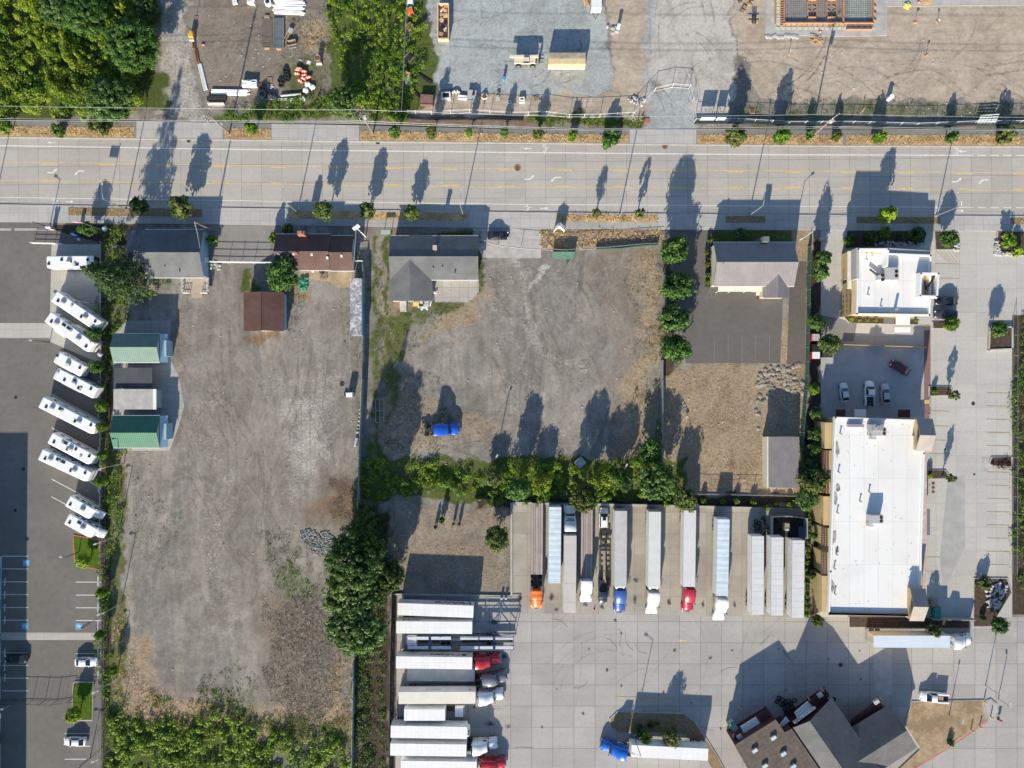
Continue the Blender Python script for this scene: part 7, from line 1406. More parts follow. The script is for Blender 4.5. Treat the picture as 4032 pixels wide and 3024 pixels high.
pallet('slatted pallet above the bare grey poles',1063,317); pallet('light wooden pallet in the construction dirt near the white drum',3457,405,8); pallet('brown pallet stack at the right end of the row of site items',2112,388,20)
item('concrete_barrier','concrete barrier beside the dirt driveway gate','barrier',854,410,[('barrier',bx((0,0,.4),(3.6,.6,.8),top=(1,.4)),'conc_plain'),('foot',bx((.3,-.35,.12),(2.6,.3,.2)),'conc_plain')]); item('barrier_shadow_box','barrier shadow built as a dark low box above the concrete barrier','shadow_box',856,391,[('shadow_box',bx((0,0,.35),(4.0,.9,.6)),'black'),('rim',bx((0,0,.66),(4.1,1.0,.05)),'dark')])  # shadow above the barrier put in as a low black box
item('tarp_heap','dark green tarpaulin heap behind the white pipes','tarp',1055,370,[('tarp',lambda b:[b.ball((random.uniform(-2,2),random.uniform(-.8,.8),.3),random.uniform(.5,.9),.6,9,5,0,.2) for _ in range(9)],'darkfence'),('rope',lambda b:b.torus((-1,-.3,.8),.7,.05,14,4),'steel')])
for k,(x,y) in enumerate(((1205,358),(1230,345),(1192,390),(1212,333))): item('sand_bag',('white bag nearest the blue-grey pipe','white bag beside the tipped barrels','white bag lowest in the weeds','pale board-like bag under the barrels')[k],'bag',x,y,[('bag',lambda b:b.ball((0,0,.3),.65,.5,10,6,0,.18),'white_metal')],0,'white bags by the weeds')
item('site_box','red-topped bin at the top edge of the left gravel yard','bin',995,8,[('bin',bx((0,0,.5),(1.6,1.6,1.0)),'white_metal'),('contents',lambda b:[b.ball((random.uniform(-.6,.6),random.uniform(-.6,.6),1.0),.3,.8,7,5,0,.2) for _ in range(7)],'orange')],-10)
item('manhole_ring','white square lid near the top of the left gravel yard','lid',926,10,[('lid',bx((0,0,.2),(1.0,1.1,.3)),'white_metal'),('handle',bx((0,0,.38),(.3,.08,.06)),'steel')],12); item('bulk_bag','round white bulk bag with dark opening at the top edge','bag',1058,14,[('bag',lambda b:b.cyl((0,0,0),(0,0,.9),.8,.75,14),'white_metal'),('opening',lambda b:b.cyl((0,0,.9),(0,0,.93),.45,n=12),'black')])
# dumpster
t=item('debris_dumpster','open tan dumpster filled with cardboard and rubble on the blue gravel','dumpster',1748,98,[('bin',multi(bx((1.12,0,.9),(.1,7.4,1.7)),bx((-1.12,0,.9),(.1,7.4,1.7)),bx((0,3.7,.9),(2.3,.12,1.7)),bx((0,-3.7,.9),(2.3,.12,1.7)),bx((0,0,.2),(2.2,7.4,.2))),mat('tan_dumpster_paint',(.68,.45,.26),.6,0,.12,1)),('rim',multi(bx((1.14,0,1.78),(.18,7.5,.1)),bx((-1.14,0,1.78),(.18,7.5,.1)),bx((0,3.72,1.78),(2.3,.18,.1)),bx((0,-3.9,1.5),(2.2,.4,.5),top=(1,.4))),mat('peach_rim',(.75,.52,.33),.6,0,.1,1))])
for k in range(16):
    b=MB(); b.box((random.uniform(-.7,.7),random.uniform(-3,3.2),random.uniform(1.0,1.5)),(random.uniform(.3,1.0),random.uniform(.3,1.0),.25),random.uniform(0,3)); b.build('rubbish',M[('newwood','white_metal','wood','black','acgrey')[k%5]],t,False)
# yellow container
cy=mat('cream_yellow_container',(.62,.50,.28),.6,0,.12,.7)
t=thing('shipping_container','cream-yellow box container with sloped rusty top on the blue gravel','container',P(2229,252,0),0)
b=MB(); b.box((0,0,1.35),(8.0,2.5,2.5)); b.build('body',cy,t,False,.04); b=MB(); b.box((0,.55,2.68),(7.9,1.3,.14)); b.build('roof',mat('rusty_cream_roof',(.36,.30,.23),.7,0,.35,.9),t,False); b=MB(); b.box((0,-.62,2.66),(7.9,1.1,.1)); b.build('lid',cy,t,False); b=MB(); b.box((0,-1.32,.9),(8.0,.16,.5)); b.build('side_rail',mat('white_rail',(.75,.70,.58),.6,0,.1,1),t,False)
t=thing('telehandler','cream telehandler with its boom lowered to the left beside the yellow container','telehandler',P(2070,247,0),0); tm=mat('cream_machine_paint',(.66,.58,.44),.5,0,.15,1)
b=MB(); b.box((-.2,0,1.2),(4.6,1.5,.7)); b.build('body',tm,t,False,.06); b=MB(); b.box((-.4,.45,2.0),(6.2,.5,.5)); b.build('boom',tm,t,False,.03); b=MB(); b.box((.1,-.4,2.0),(1.3,.8,1.0),0,0,(.85,.85)); b.build('cab',M['glass'],t,False); b=MB(); b.box((.1,-.4,2.55),(1.2,.8,.08)); b.build('cab_roof',tm,t,False); b=MB(); b.box((2.9,.4,1.0),(.15,1.6,1.6)); b.box((3.3,0,.4),(.9,.12,.08)); b.box((3.3,.8,.4),(.9,.12,.08)); b.build('fork_carriage',M['black'],t,False)
for xx in (-1.6,1.5):
    for s in (-1,1): wheel(t,xx,s*1.15,.6,.4)
t=thing('cargo_trailer','white enclosed cargo trailer with drawbar at the top of the gravel yard','trailer',P(2344,20,0),R(-90)); b=MB(); b.box((-.6,0,1.4),(5.2,2.3,2.2)); b.build('body',M['acgrey'],t,False,.05); b=MB(); b.box((-.6,0,2.53),(5.1,2.2,.06)); b.build('roof',whiteroof,t,False); b=MB(); b.tube([(2.0,-.7,.5),(3.2,0,.5),(2.0,.7,.5)],.06); b.build('drawbar',M['black'],t,False); b=MB(); b.box((2.02,0,1.6),(.05,.5,.3)); b.build('label_plate',M['white_metal'],t,False)
for s in (-1,1): wheel(t,-.8,s*1.2,.36,.22)
pipes('brown lumber stack beside the white cargo trailer',2303,-20,2310,22,5,1.0,.1,'newwood',2,'lumber_stack')
item('water_barrel','bright blue upright cylinder standing alone on the blue gravel','barrel',1983,316,[('barrel',lambda b:b.cyl((0,0,0),(0,0,1.3),.3,n=14),'plastic_blue'),('lid',lambda b:b.cyl((0,0,1.3),(0,0,1.36),.33,n=14),'plastic_blue')])
item('utility_box','square brown steel box at the corner of the gravel yard','box',1682,400,[('box',bx((0,0,.5),(2.7,2.2,1.0)),mat('brown_steel',(.20,.11,.09),.7,0,.25,1)),('lid',bx((0,.05,1.02),(2.75,2.1,.06)),mat('brown_lid',(.22,.13,.11),.6,0,.2,1)),('bolt',lambda b:[b.cyl((s,.6,1.05),(s,.6,1.12),.1,n=6) for s in (-.5,.5)],'steel')],-3)
item('framed_tank','white square frame with black liner, first in the row of site items','tank',1757,382,[('frame',multi(bx((0,0,.5),(2.0,1.5,.9))),'white_metal'),('liner',bx((0,0,.97),(1.4,.9,.06)),'black')]); item('bucket_pile','small pile of white buckets between the framed tank and the pipe box','bucket',1796,367,[('buckets',lambda b:[b.cyl((s*.35,(s%2)*.3,0),(s*.35,(s%2)*.3,.5),.2,n=9) for s in range(-2,3)],'white_metal'),('scrap',bx((.2,.6,.2),(.6,.4,.3)),'rust')])
pipes('short white pipes with dark shade behind, second from the left of the site items',1805,383,1840,386,5,1.1,.14,'white_metal',2,jag=.1); item('site_table','grey panel table with items on it','table',1859,384,[('top',bx((0,0,.8),(1.9,2.6,.06)),'acgrey'),('leg',lambda b:[b.box((sx*.85,sy*1.2,.4),(.08,.08,.8)) for sx in (-1,1) for sy in (-1,1)],'steel'),('toolbox',bx((.3,.4,1.0),(.5,.6,.3)),'black')],-4)
item('cable_reel','round tan reel with rusty centre','reel',1908,380,[('ring',lambda b:b.torus((0,0,.25),.6,.16,16,6),'cream_wall'),('core',lambda b:b.cyl((0,0,0),(0,0,.7),.35,n=10),'rust')]); item('plate_compactor','grey plate compactor with looped handle','machine',1960,383,[('plate',bx((0,-.3,.12),(.9,.9,.15)),'acgrey'),('engine',bx((0,.1,.45),(.6,.6,.5)),'steel'),('handle',lambda b:b.torus((0,.4,.8),.4,.04,14,4),'steel')])
item('blue_wheel','blue and white wheel barrow part below the tiny verge tree','wheel',2006,403,[('disc',lambda b:b.cyl((0,0,.1),(0,0,.25),.45,n=14),'white_metal'),('hub',lambda b:b.cyl((0,0,.25),(0,0,.35),.22,n=10),'plastic_blue')]); item('bagged_cargo','white bag with black strap near the pallet stack','bag',2055,397,[('bag',bx((0,0,.4),(1.2,1.1,.7)),'white_metal'),('strap',bx((0,.1,.77),(.6,.25,.05)),'black')],5)
item('steel_drum','white drum on rubble between gravel and dirt','drum',2433,114,[('drum',lambda b:b.cyl((0,0,0),(0,0,1.7),.35,n=14),'white_metal'),('lid',lambda b:b.cyl((0,0,1.7),(0,0,1.75),.37,n=14),'white')]); item('white_drum','white drum in the sandy dirt beside a pallet','drum',3497,390,[('drum',lambda b:b.cyl((0,0,0),(.1,0,1.4),.5,n=14),'white_metal'),('lid',lambda b:b.cyl((.1,0,1.4),(.1,0,1.45),.52,n=14),'white')])
for k,(x,y,nm,m,l) in enumerate(((1617,12,'sink_unit','white_metal','white basin unit at the edge of the ivy slope near the top'),(1616,48,'orange_machine','orange','orange machine at the edge of the ivy slope'),(1615,110,'scrap_metal','rust','rusty frame below the orange machine'),(1612,228,'tyre_heap','rubber','dark heap of rubber beside the ivy slope'),(1606,300,'yellow_tool','newwood','small yellow tool box in the weeds'),(1610,325,'grey_bin','acgrey','grey bin low in the weeds'))):
    item(nm,l,'equipment',x,y,[('body',bx((0,0,.5),(1.4,1.3,.8),top=(.8,.8)),m),('frame',multi(bx((0,0,.12),(1.6,1.5,.1)),bx((0,.5,1.0),(1.2,.1,.3))),'steel')],k*17)
item('ladder','aluminium ladder lying by the ivy slope','ladder',1610,140,[('rail',lambda b:[b.box((s*.22,0,.2),(.06,2.6,.08)) for s in (-1,1)],'steel'),('rung',lambda b:[b.box((0,-1.2+k*.3,.2),(.44,.04,.05)) for k in range(9)],'steel')])
# construction site items
for k,(x,y,a,l) in enumerate(((2926,38,-30,'dark bundle of boards lying slanted near the foundation'),(2912,5,5,'dark bundle of boards at the top edge near the foundation'),(2945,12,20,'short rusty boards beside the dark bundle'),(2955,15,-40,'second short rusty boards beside the dark bundle'))): item('board_stack',l,'lumber',x,y,[('boards',slats(6,.9 if k<2 else .5,1.9 if k==0 else 1.2,.15,h=.2),'wood' if k<2 else 'newwood'),('strap',bx((0,0,.28),(1.0,.08,.04)),'black')],a,'board bundles beside the foundation')
item('saw_horse','steel saw horse with stacked beams beside the foundation','trestle',2963,83,[('beam',lambda b:[b.box((s*.35,0,.9),(.2,2.0,.2)) for s in (-1,0,1)],'black'),('leg',lambda b:[b.box((0,s*.6,.45),(2.3,.12,.12)) for s in (-1,1)],'newwood')]); item('lumber_heap','scattered new boards below the foundation','lumber',3212,160,[('board',lambda b:[b.box((random.uniform(-.7,.7),random.uniform(-.7,.8),.08+.05*k),(random.uniform(1.2,2.4),.14,.05),random.uniform(-.7,.3)) for k in range(10)],'newwood')])
for k,(x,y,l) in enumerate(((3602,88,'survey stake with red flag in the dirt at the upper right'),(3645,218,'orange-flagged stake among green weeds in the dirt'),(3395,435,'orange-topped stake near the mesh fence'),(3105,212,'white-topped stake left of the leaning post'),(3690,92,'grey marker in the dirt at the upper right'))): item('survey_stake',l,'stake',x,y,[('stake',lambda b:b.cyl((0,0,0),(.05,0,1.4),.05,n=5),'wood'),('flag',bx((.2,.1,1.2),(.5,.12,.25)),'orange' if k<3 else 'white_metal'),('foot',bx((.1,-.1,.08),(.8,.3,.12)),'newwood')],k*30,'survey stakes on the building site')
item('yellow_sheet','crumpled yellow sheet on the pale slab','sheet',3570,24,[('sheet',lambda b:b.ball((0,0,.2),.8,.3,10,5,0,.25),mat('yellow_plastic',(.65,.62,.15),.6,0,.2,2))]); item('plywood_stack','orange-brown plywood pieces on the pale slab','plywood',3640,8,[('sheet',lambda b:[b.box((k*.3,k*.1,.15+.04*k),(1.8,1.0,.04),.3*k) for k in range(5)],'newwood')])
t=item('scaffold_stack','heap of pale scaffold panels lying on the mesh fence at the right','scaffold',3882,478,[('panel',lambda b:[b.box((-.6+k*.15,-.9+k*.45,.9+.1*k),(4.0,.2,.12),.02*k) for k in range(5)],'white_metal'),('brace',lambda b:[b.box((-1.8+k*.7,0,.7),(.15,2.2,.12),-.5) for k in range(6)],'white_metal')])
t=item('sheet_heap','grey plastic sheet lying rumpled along the foundation edge','sheet',3075,144,[('sheet',lambda b:[b.ball((-3+k*.8,random.uniform(-.2,.2),.1),.55,.3,9,5,0,.2) for k in range(9)],'acgrey')])
item('drain_box','square rusty drain lid in the weeds right of the gate signs','lid',2962,438,[('lid',bx((0,0,.08),(1.0,.9,.12)),'rust'),('frame',bx((0,0,.04),(1.2,1.1,.06)),'conc_plain')])
item('planter_stone','pinkish paving slab at the corner of the gravel gate','slab',2545,478,[('slab',bx((0,0,.12),(1.3,1.2,.2)),mat('terracotta_slab',(.32,.18,.13),.9,0,.2,1)),('edge',bx((-.8,.2,.2),(.2,2.2,.4)),'rust')])
# site sign boards at the gate
for k,(x,w_,tx) in enumerate(((2775,3.0,'CONSTRUCTION'),(2827,1.9,'NOTICE'))):
    t=thing('site_sign',('wider','narrower')[k]+' of the two white site sign boards hung on the gate fence','sign',P(x,483,0),0,'site signs on the gate fence'); b=MB(); b.box((0,0,2.3),(w_,.08,1.5)); s_=b.build('board',M['trim'],t,False); text_mesh(tx,.32,red_letters,'lettering',s_,(0,-.06,2.5),(R(90),0,0))
    for s in (-1,1): b=MB(); b.box((s*w_*.42,.1,1.5),(.12,.12,3.0)); b.build('post',M['wood'],t,False)
# street furniture and signs
t=thing('pole_sign','white angled pole sign between the brown-roofed house and the fence','sign',P(1440,932,0),0); X_,Y_,_=P(1400,893,7.2); ox,oy=t.location[0],t.location[1]
b=MB(); b.cyl((0,0,0),(X_-ox,Y_-oy,6.6),.12,n=8); b.build('pole',M['white_metal'],t,False); b=MB(); b.box((X_-ox,Y_-oy,6.6),(1.5,.35,1.6),.6); b.build('board',M['white_metal'],t,False); b=MB(); b.tube([(X_-ox-.5,Y_-oy-.4,6.2),(X_-ox+1.3,Y_-oy-.9,5.8)],.05); b.build('arm',M['black'],t,False)
t=thing('for_lease_sign','white V-shaped two-board sign in the golden grass below the footway','sign',P(2200,906,0),0)
for s in (-1,1):
    b=MB(); b.box((s*.52,0,1.55),(1.6,.08,1.7),s*-.72); b.build('board',M['trim'],t,False); b=MB(); b.cyl((s*1.1,-.5,0),(s*1.1,-.5,1.4),.08,n=6); b.build('post',M['white_metal'],t,False)
b=MB(); b.cyl((0,.35,0),(0,.35,2.6),.08,n=6); b.build('post',M['white_metal'],t,False)
t=thing('green_sign_board','pale green tilted board at the top of the slatted fence','sign',P(1525,921,0),0); b=MB(); b.box((0,0,1.9),(2.0,.9,.1)); b.build('board',mat('pale_green_board',(.32,.42,.36),.7,0,.1,1),t,False); b=MB(); b.cyl((-.8,0,0),(-.8,0,1.9),.06,n=6); b.cyl((.8,0,0),(.8,0,1.9),.06,n=6); b.build('post',M['steel'],t,False)
def flagpole(label,base,h,ang,grp):
    t=thing('flagpole',label,'flagpole',P(*base,0),0,grp); b=MB(); b.cyl((0,0,0),(0,0,h),.08,.05,8); b.build('pole',M['steel'],t,False); a=R(ang); ca,sa=math.cos(a),math.sin(a)
    f=MB(); Lf,Hf=1.9,1.1
    for k in range(7): f.box((ca*Lf/2,sa*Lf/2,h-.1-Hf*(k+.5)/7),(Lf,.03,Hf/7*.98),a,k%2)
    o=f.build('flag',[mat('flag_red',(.5,.03,.04),.8),M['trim']],t,False); c=MB(); c.box((ca*.38,sa*.38,h-.1-Hf*.27),(.76,.05,Hf*.54),a); c.build('canton',mat('flag_blue',(.03,.05,.20),.8),o,False)
    b=MB(); b.ball((0,0,h+.08),.12); b.build('finial',M['newwood'],t,False); return t
flagpole('flagpole with striped flag in the shaded street garden at the left',(405,907),8,175,'flagpoles with striped flags'); flagpole('flagpole with striped flag beside the slanted white motorhome',(380,1198),8,170,'flagpoles with striped flags')
item('mailbox','white rounded mailbox-like tank in the shaded street garden','tank',418,904,[('tank',lambda b:b.ball((0,0,.6),.6,.8,12,8),'white_metal'),('base',bx((0,0,.1),(.6,.6,.2)),'conc_plain')])
item('street_sign','blue sign post in the shaded street garden','sign',314,930,[('board',bx((0,0,1.6),(.8,.3,2.2)),mat('blue_sign_panel',(.03,.09,.28),.5)),('foot',bx((0,-.8,.3),(.5,.4,.5)),'white_metal')])
item('lamp_globe','pair of pale globes at the gate pier of the left lot','lamp',213,902,[('globe',lambda b:[b.ball((s*.3,0,2.0),.28) for s in (-1,1)],'white_metal'),('pier',bx((0,0,.9),(.8,.6,1.8)),'conc_plain')])
t=item('gate_camera_post','twin-headed white post by the iron gate at the left edge','lamp post',55,2765,[('pole',lambda b:b.cyl((0,0,0),(0,0,4.2),.09,n=8),'steel'),('head',multi(bx((-.9,.2,4.3),(1.0,.35,.2)),bx((0,-1.0,4.3),(.35,1.1,.2)),bx((.4,.4,4.3),(.5,.4,.2))),'white_metal'),('arm',bx((0,-.3,4.2),(.1,1.4,.1)),'black')])
for k,(x,y,a) in enumerate(((345,2465,35),(340,2990,38))):
    t=thing('banner_pole',('upper','lower')[k]+' slanted banner pole beside the left car park','banner',P(x+58,y-42,0),0,'feather banners in the car park'); b=MB(); b.cyl((0,0,0),(-.4,-.3,4.2),.05,n=6); b.build('pole',M['black'],t,False); b=MB(); b.box((-1.2,-.8,4.2),(2.2,.5,.06),R(a)); b.build('banner',mat('dark_banner',(.06,.06,.09),.7,0,.3,2),t,False)
# yard bits near houses
item('tarp','bright green tarpaulin crumpled in the yard behind the brown-roofed house','tarp',1192,1116,[('tarp',lambda b:[b.ball((random.uniform(-.7,.7)+(.5 if k>2 else 0),-1+k*.4,.2),random.uniform(.5,.8),.5,9,5,0,.3) for k in range(6)],mat('green_tarp',(.04,.22,.14),.6,0,.4,2))])
item('iron_grate','rusty grate on a pit behind the brown-roofed house','grate',1275,1094,[('bar',lambda b:[b.box((-.6+k*.2,0,.35),(.08,1.1,.08)) for k in range(7)],'wood'),('frame',multi(bx((0,.55,.33),(1.4,.08,.1)),bx((0,-.55,.33),(1.4,.08,.1)),bx((.7,0,.33),(.08,1.1,.1)),bx((-.7,0,.33),(.08,1.1,.1))),'wood')])
item('grill','round black barrel by the wall of the brown-roofed house','barrel',1268,1071,[('drum',lambda b:b.cyl((0,0,0),(0,0,.8),.45,n=12),'black'),('lid',lambda b:b.cyl((0,0,.8),(0,0,.86),.3,n=12),'rust')]); item('bench','old pale bench against the brown-roofed house','bench',1215,1070,[('seat',bx((0,0,.45),(3.0,.5,.08)),'wood'),('leg',lambda b:[b.box((s*1.2,0,.22),(.1,.5,.44)) for s in (-1,0,1)],'steel'),('bag',bx((1.1,0,.6),(.5,.45,.3)),'white_metal')])
item('work_table','tan table behind the L-shaped house','table',1640,1200,[('top',bx((0,0,.9),(1.3,.9,.08)),'newwood'),('leg',lambda b:[b.box((sx*.55,sy*.35,.45),(.08,.08,.9)) for sx in (-1,1) for sy in (-1,1)],'wood')],-4)
for k,(x,y,s_,l) in enumerate(((1672,1201,1.0,'large pale rubbish heap behind the L-shaped house'),(1688,1197,.8,'smaller rubbish heap right of the large pale one'),(1659,1216,.6,'light blue tub at the front of the rubbish heap'),(1681,1215,.35,'tiny white tub at the front of the rubbish heap'),(1709,1151,.5,'white carton by the east wall of the wing'))): item('rubbish_heap',l,'rubbish',x,y,[('bits',(lambda s_: lambda b:[b.box((random.uniform(-s_,s_),random.uniform(-s_*.7,s_*.7),.3+random.uniform(0,.4)),(.4*s_+.15,.3*s_+.1,.2),random.uniform(0,3)) for _ in range(12 if s_>.7 else 3)])(s_),'acgrey' if k<2 else 'white_metal'),('tub',bx((.2*s_,-.1,.2),(.7*s_+.2,.5*s_+.2,.35)),'plastic_blue' if k==2 else 'white_metal')],0,'rubbish behind the L-shaped house')
item('portable_tank','white boxy tank with dark junk beside the slatted fence','tank',1381,1554,[('body',bx((.1,0,1.0),(1.4,1.0,1.9)),'white_metal'),('lid',bx((.1,0,1.97),(1.3,.9,.06)),'white'),('junk',bx((-1.0,.2,.2),(.6,1.0,.4)),'black')],3)
item('gas_cylinder','grey cylinder lying beside the slatted fence','cylinder',1404,1738,[('drum',lambda b:b.cyl((-.15,-.9,.35),(.15,.8,.35),.34,n=14),'acgrey'),('cap',lambda b:b.cyl((-.2,-1.05,.35),(-.15,-.9,.35),.2,.34,12),'white_metal')])
item('metal_rack','rusty-blue metal rack lying in the weeds below the slatted fence corner','rack',1497,1617,[('frame',lambda b:[b.box((s*.9,0,.5),(.1,5.2,.1)) for s in (-1,0,1)],'steel'),('bar',lambda b:[b.box((0,s*2.55,.5),(1.9,.1,.1)) for s in (-1,0,1)],'steel')])
item('metal_frame_box','pale metal crate tilted at the edge of the hedge','crate',2284,1820,[('tray',bx((0,0,.7),(1.9,1.8,.12)),'acgrey'),('side',multi(bx((.95,0,.85),(.1,1.9,.4)),bx((-.95,0,.85),(.1,1.9,.4)),bx((0,.95,.85),(1.9,.1,.4))),'steel'),('leg',lambda b:[b.box((sx*.85,sy*.8,.35),(.1,.1,.7)) for sx in (-1,1) for sy in (-1,1)],'steel')],42)
item('boat_trailer','small bare boat trailer frame in the shade of the dry grass lot','trailer',2690,1618,[('frame',lambda b:[b.cyl((-1.6,s*.5,.5),(1.4,s*.25,.5),.05,n=5) for s in (-1,1)],'steel'),('bar',lambda b:[b.box((-1.2+k*.8,0,.5),(.08,.9,.08)) for k in range(4)],'steel'),('winch',bx((1.5,0,.6),(.5,.4,.3)),'acgrey')],-62)
for x,y,l in ((1975,2351,'left'),(1992,2351,'right')): item('water_meter_post',l+' of two round pale lidded posts at the corner of the dry lot','post',x,y,[('post',lambda b:b.cyl((0,0,0),(0,0,.8),.28,n=12),'conc_plain'),('lid',lambda b:b.ball((0,0,.8),.32,.6),'acgrey')],0,'lidded posts at the dry lot corner')
item('ac_unit','grey air conditioner unit beside the porch of the metal-roofed house','air conditioner',2966,1143,[('box',bx((0,0,.45),(.8,.8,.9)),'acgrey'),('fan',lambda b:b.cyl((0,0,.9),(0,0,.93),.3,n=12),'black')]); item('porch_steps','cream stair and rail beside the porch of the metal-roofed house','steps',2988,1152,[('step',lambda b:[b.box((0,.6-k*.35,.7-k*.2),(1.4,.35,.14)) for k in range(4)],'cream_wall'),('rail',lambda b:[b.cyl((s*.7,.8,1.6),(s*.7,-.6,.9),.04,n=5) for s in (-1,1)],'trim'),('mat',bx((0,-1.3,.06),(.9,.5,.06)),'rust')])
# dumpsters by the green fence
for (x,y,m,l) in ((3200,1330,'acgrey','grey-topped dumpster with red side, upper of the pair behind the green fence'),(3200,1400,'trim','pink-white dumpster with red side, lower of the pair behind the green fence'),(3205,1371,'black','black dumpster between the two red-sided ones')):
    item('dumpster',l,'dumpster',x,y,[('bin',bx((0,0,.7),(1.9,1.5,1.3)),mat('red_bin',(.40,.03,.04),.6) if m!='black' else 'black'),('lid',bx((.15,0,1.38),(1.6,1.45,.1)),m)],0,'dumpsters by the green fence')
item('road_sign_post','white sign arm pointing left beside the dumpsters','sign',3212,1362,[('pole',lambda b:b.cyl((.8,0,0),(.8,0,3),.07,n=6),'white_metal'),('board',bx((0,0,3.0),(1.6,.12,.5)),'white_metal')])
item('bin_enclosure','dark boxy recycling bins under the rounded tree','bin',3248,1395,[('bin',bx((0,0,.7),(2.2,1.4,1.4)),'black'),('lid',bx((0,0,1.43),(2.1,1.3,.06)),'dark')])
# tyre enclosure
t=bthing('tyre_enclosure','dark fenced enclosure full of tyres above the tractorless trailers','enclosure',3095,2070)
b=MB(); en=[(3030,2030),(3095,2027),(3165,2036),(3165,2115)]; pe=[P2(*p) for p in en]
for (x1,y1),(x2,y2) in zip(pe[:-1],pe[1:]): b.box(((x1+x2)/2,(y1+y2)/2,1.0),(math.hypot(x2-x1,y2-y1),.1,2.0),math.atan2(y2-y1,x2-x1))
x1,y1=pe[0]; x2,y2=P2(3030,2110); b.box((x1,(y1+y2)/2,1.0),(.1,abs(y1-y2),2.0)); b.build('screen',M['acgrey'],t); b=MB(); b.prism([P2(*p) for p in ((3030,2030),(3165,2036),(3165,2118),(3030,2112))],0,.03); b.build('floor',M['dark'],t)
item('compressor','boxy grey compressor inside the tyre enclosure','machine',3088,2070,[('body',bx((0,0,.7),(1.3,1.5,1.2)),'wood'),('panel',bx((.1,-.6,1.35),(.8,.5,.1)),'acgrey')]); item('dark_container','dark blue bin inside the tyre enclosure','bin',3147,2088,[('bin',bx((0,0,.9),(1.7,2.4,1.7)),nvP),('lid',bx((0,0,1.78),(1.7,2.4,.06)),nvP)])
TY=[(2975,2052),(2990,2060),(2972,2068),(2992,2078),(2978,2088),(2995,2097),(3003,2040),(3012,2056),(3015,2076),(3014,2097),(3048,2036),(3055,2055),(3048,2070),(3070,2090),(3105,2038),(3142,2040),(3120,2060),(3048,2095),(3105,2100),(3130,2050)]
for k,(x,y) in enumerate(TY): tyre(('tyre loose in the shade left of the tyre enclosure, ' if x<3020 else 'tyre inside the dark enclosure, ')+ORD[k]+' from the left rows',x,y,random.choice((.14,.4,.6)),.52,'tyres around the enclosure')
for k,(x,y) in enumerate([(3058,2760),(3075,2748),(3092,2762),(3078,2772),(3098,2778),(3112,2768),(3086,2786),(3104,2792),(3118,2784),(3095,2804),(3110,2812),(3126,2796),(3065,2745),(3120,2748),(3100,2752)]): tyre(ORD[k]+' tyre of the dark pile before the truck stop bays',x,y,random.choice((.14,.4,.9,1.2)),.55,'tyre pile at the truck stop')
for k,(x,y) in enumerate(((3245,2722),(3255,2735),(3275,2765),(3283,2752))): tyre(('top','second','third','lowest')[k]+' tyre along the maroon side of the truck stop',x,y,.14,.5,'tyres beside the maroon wall')
for k,(x,y) in enumerate(((3232,2712),(3180,2748),(2972,2812),(2904,2858),(3463,2750),(2894,2862))):
    item('bollard',('yellow bollard at the top corner of the truck stop','yellow bollard left of the top corner of the truck stop','dull yellow bollard between the truck stop bays','yellow bollard near the green bin','yellow bollard at the east wing of the truck stop','second yellow bollard near the green bin')[k],'bollard',x,y,[('post',lambda b:b.cyl((0,0,0),(.05,-.05,1.3),.16,n=10),mat('bollard_yellow',(.55,.38,.08),.6,0,.1,1)),('cap',lambda b:b.ball((.05,-.05,1.3),.16),mat('bollard_yellow',(.55,.38,.08)))],0,'yellow bollards around the truck stop')
item('green_bin','green-rimmed bin at the left corner of the truck stop','bin',2880,2850,[('bin',bx((0,0,.9),(1.5,2.2,1.6)),'acgrey'),('rim',multi(bx((0,1.1,1.7),(1.6,.2,.2)),bx((-.75,0,1.7),(.15,2.2,.2))),mat('bin_green',(.03,.22,.15),.5))],33)
for k,(x,y) in enumerate(((3873,2760),(3898,2820),(3855,2858),(3820,2872))): item('bollard',('upper','second','third','lowest')[k]+' of the yellow kerb bollards on the bottom right corner island','bollard',x,y,[('post',lambda b:b.cyl((0,0,0),(0,0,1.1),.14,n=10),mat('bollard_yellow',(.55,.38,.08))),('cap',lambda b:b.ball((0,0,1.1),.15),mat('bollard_yellow',(.55,.38,.08)))],0,'yellow bollards on the corner island')
item('street_cone_sign','small red and white sign at the far bottom right','sign',3930,2830,[('board',bx((0,0,.8),(.6,.1,.8)),'redlamp'),('foot',bx((0,0,.1),(.5,.5,.1)),'black')])
item('red_cone','tiny red cone on the slabs in front of the fourth flatbed','cone',2340,2398,[('cone',lambda b:b.cyl((0,0,0),(0,0,.5),.16,.04,9),'redlamp'),('base',bx((0,0,.02),(.35,.35,.04)),'redlamp')])
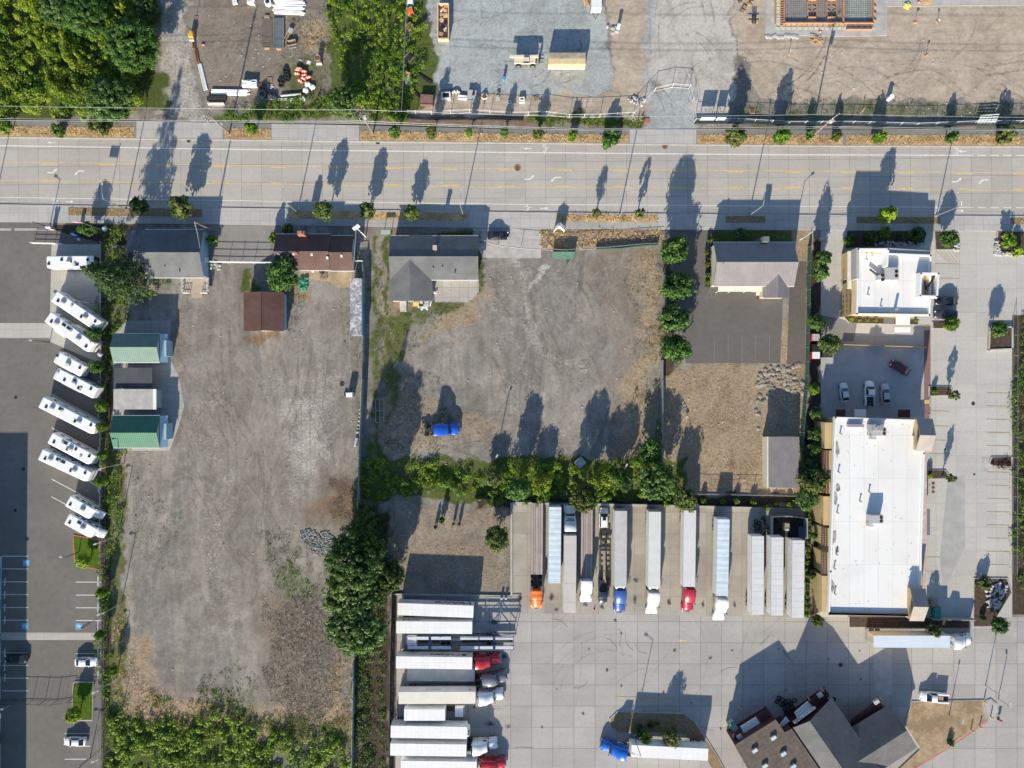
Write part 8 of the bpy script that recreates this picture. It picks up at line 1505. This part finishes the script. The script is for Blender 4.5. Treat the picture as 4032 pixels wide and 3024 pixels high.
item('green_container','dark green bin under the lower roof tower','bin',3676,2408,[('bin',bx((0,0,.8),(1.4,2.8,1.5)),mat('bin_green',(.03,.22,.15))),('lid',bx((0,0,1.57),(1.4,2.8,.06)),mat('bin_green',(.03,.22,.15)))]); item('transformer_box','brown box beside the lower roof tower','box',3668,2370,[('box',bx((0,0,.6),(1.2,1.4,1.2)),'wood'),('lid',bx((0,0,1.22),(1.25,1.45,.06)),'wood')])
fence('low tan wall behind the bins below the lower roof tower',[(3655,2430),(3822,2432)],1.8,'slat','conc_plain',8,posts=False,name='wall')
item('menu_board','dark drive-through menu board at the corner of the fast food building','sign',3317,1120,[('board',bx((0,0,1.2),(.3,1.2,1.8)),'black'),('base',bx((0,0,.15),(.7,1.4,.3)),'conc_plain')]); item('pay_box','grey roadside cabinet beside the metal-roofed house lot','cabinet',3233,943,[('box',bx((0,0,.7),(1.1,.8,1.4)),'acgrey'),('lid',bx((0,0,1.42),(1.15,.85,.06)),'acgrey')])
pole_lamp('white lamp arm beside the metal-roofed house',(3118,960),6,1.8,35,m='white_metal',group=None)
# wheel stops on the right
for k,y in enumerate(range(1573,2270,52)):
    b=MB(); X_,Y_,_=P(3976,y); b.box((X_,Y_,.08),(.16,1.7,.15),0,0,(.6,1)); tag(b.build('wheel_stop',M['conc_plain']),ORD[k].capitalize()+' concrete wheel stop from the top along the right-hand stalls','wheel stop','wheel stops along the right-hand stalls')
for k,y in enumerate((1585,1645,1840,1925)):
    b=MB(); X_,Y_,_=P(3660,y); b.box((X_,Y_,.08),(.16,1.7,.15),0,0,(.6,1)); tag(b.build('wheel_stop',M['conc_plain']),('topmost','second','third','lowest')[k]+' wheel stop beside the east side of the big white building','wheel stop','wheel stops beside the big building')
# litter and pebbles
b=MB()
for _ in range(420):
    x,y=random.choice(((random.uniform(480,1400),random.uniform(1150,2900)),(random.uniform(1480,2600),random.uniform(1010,1850)),(random.uniform(2900,4030),random.uniform(150,470)),(random.uniform(820,1250),random.uniform(60,430)),(random.uniform(2620,3160),random.uniform(1480,1940))))
    X_,Y_,_=P(x,y); s=random.uniform(.06,.2); b.ball((X_,Y_,.02),s,.6,5,4,0,.2)
tag(b.build('pebbles',M['rock']),'pale pebbles scattered over the dirt lots','pebbles',kind='stuff')
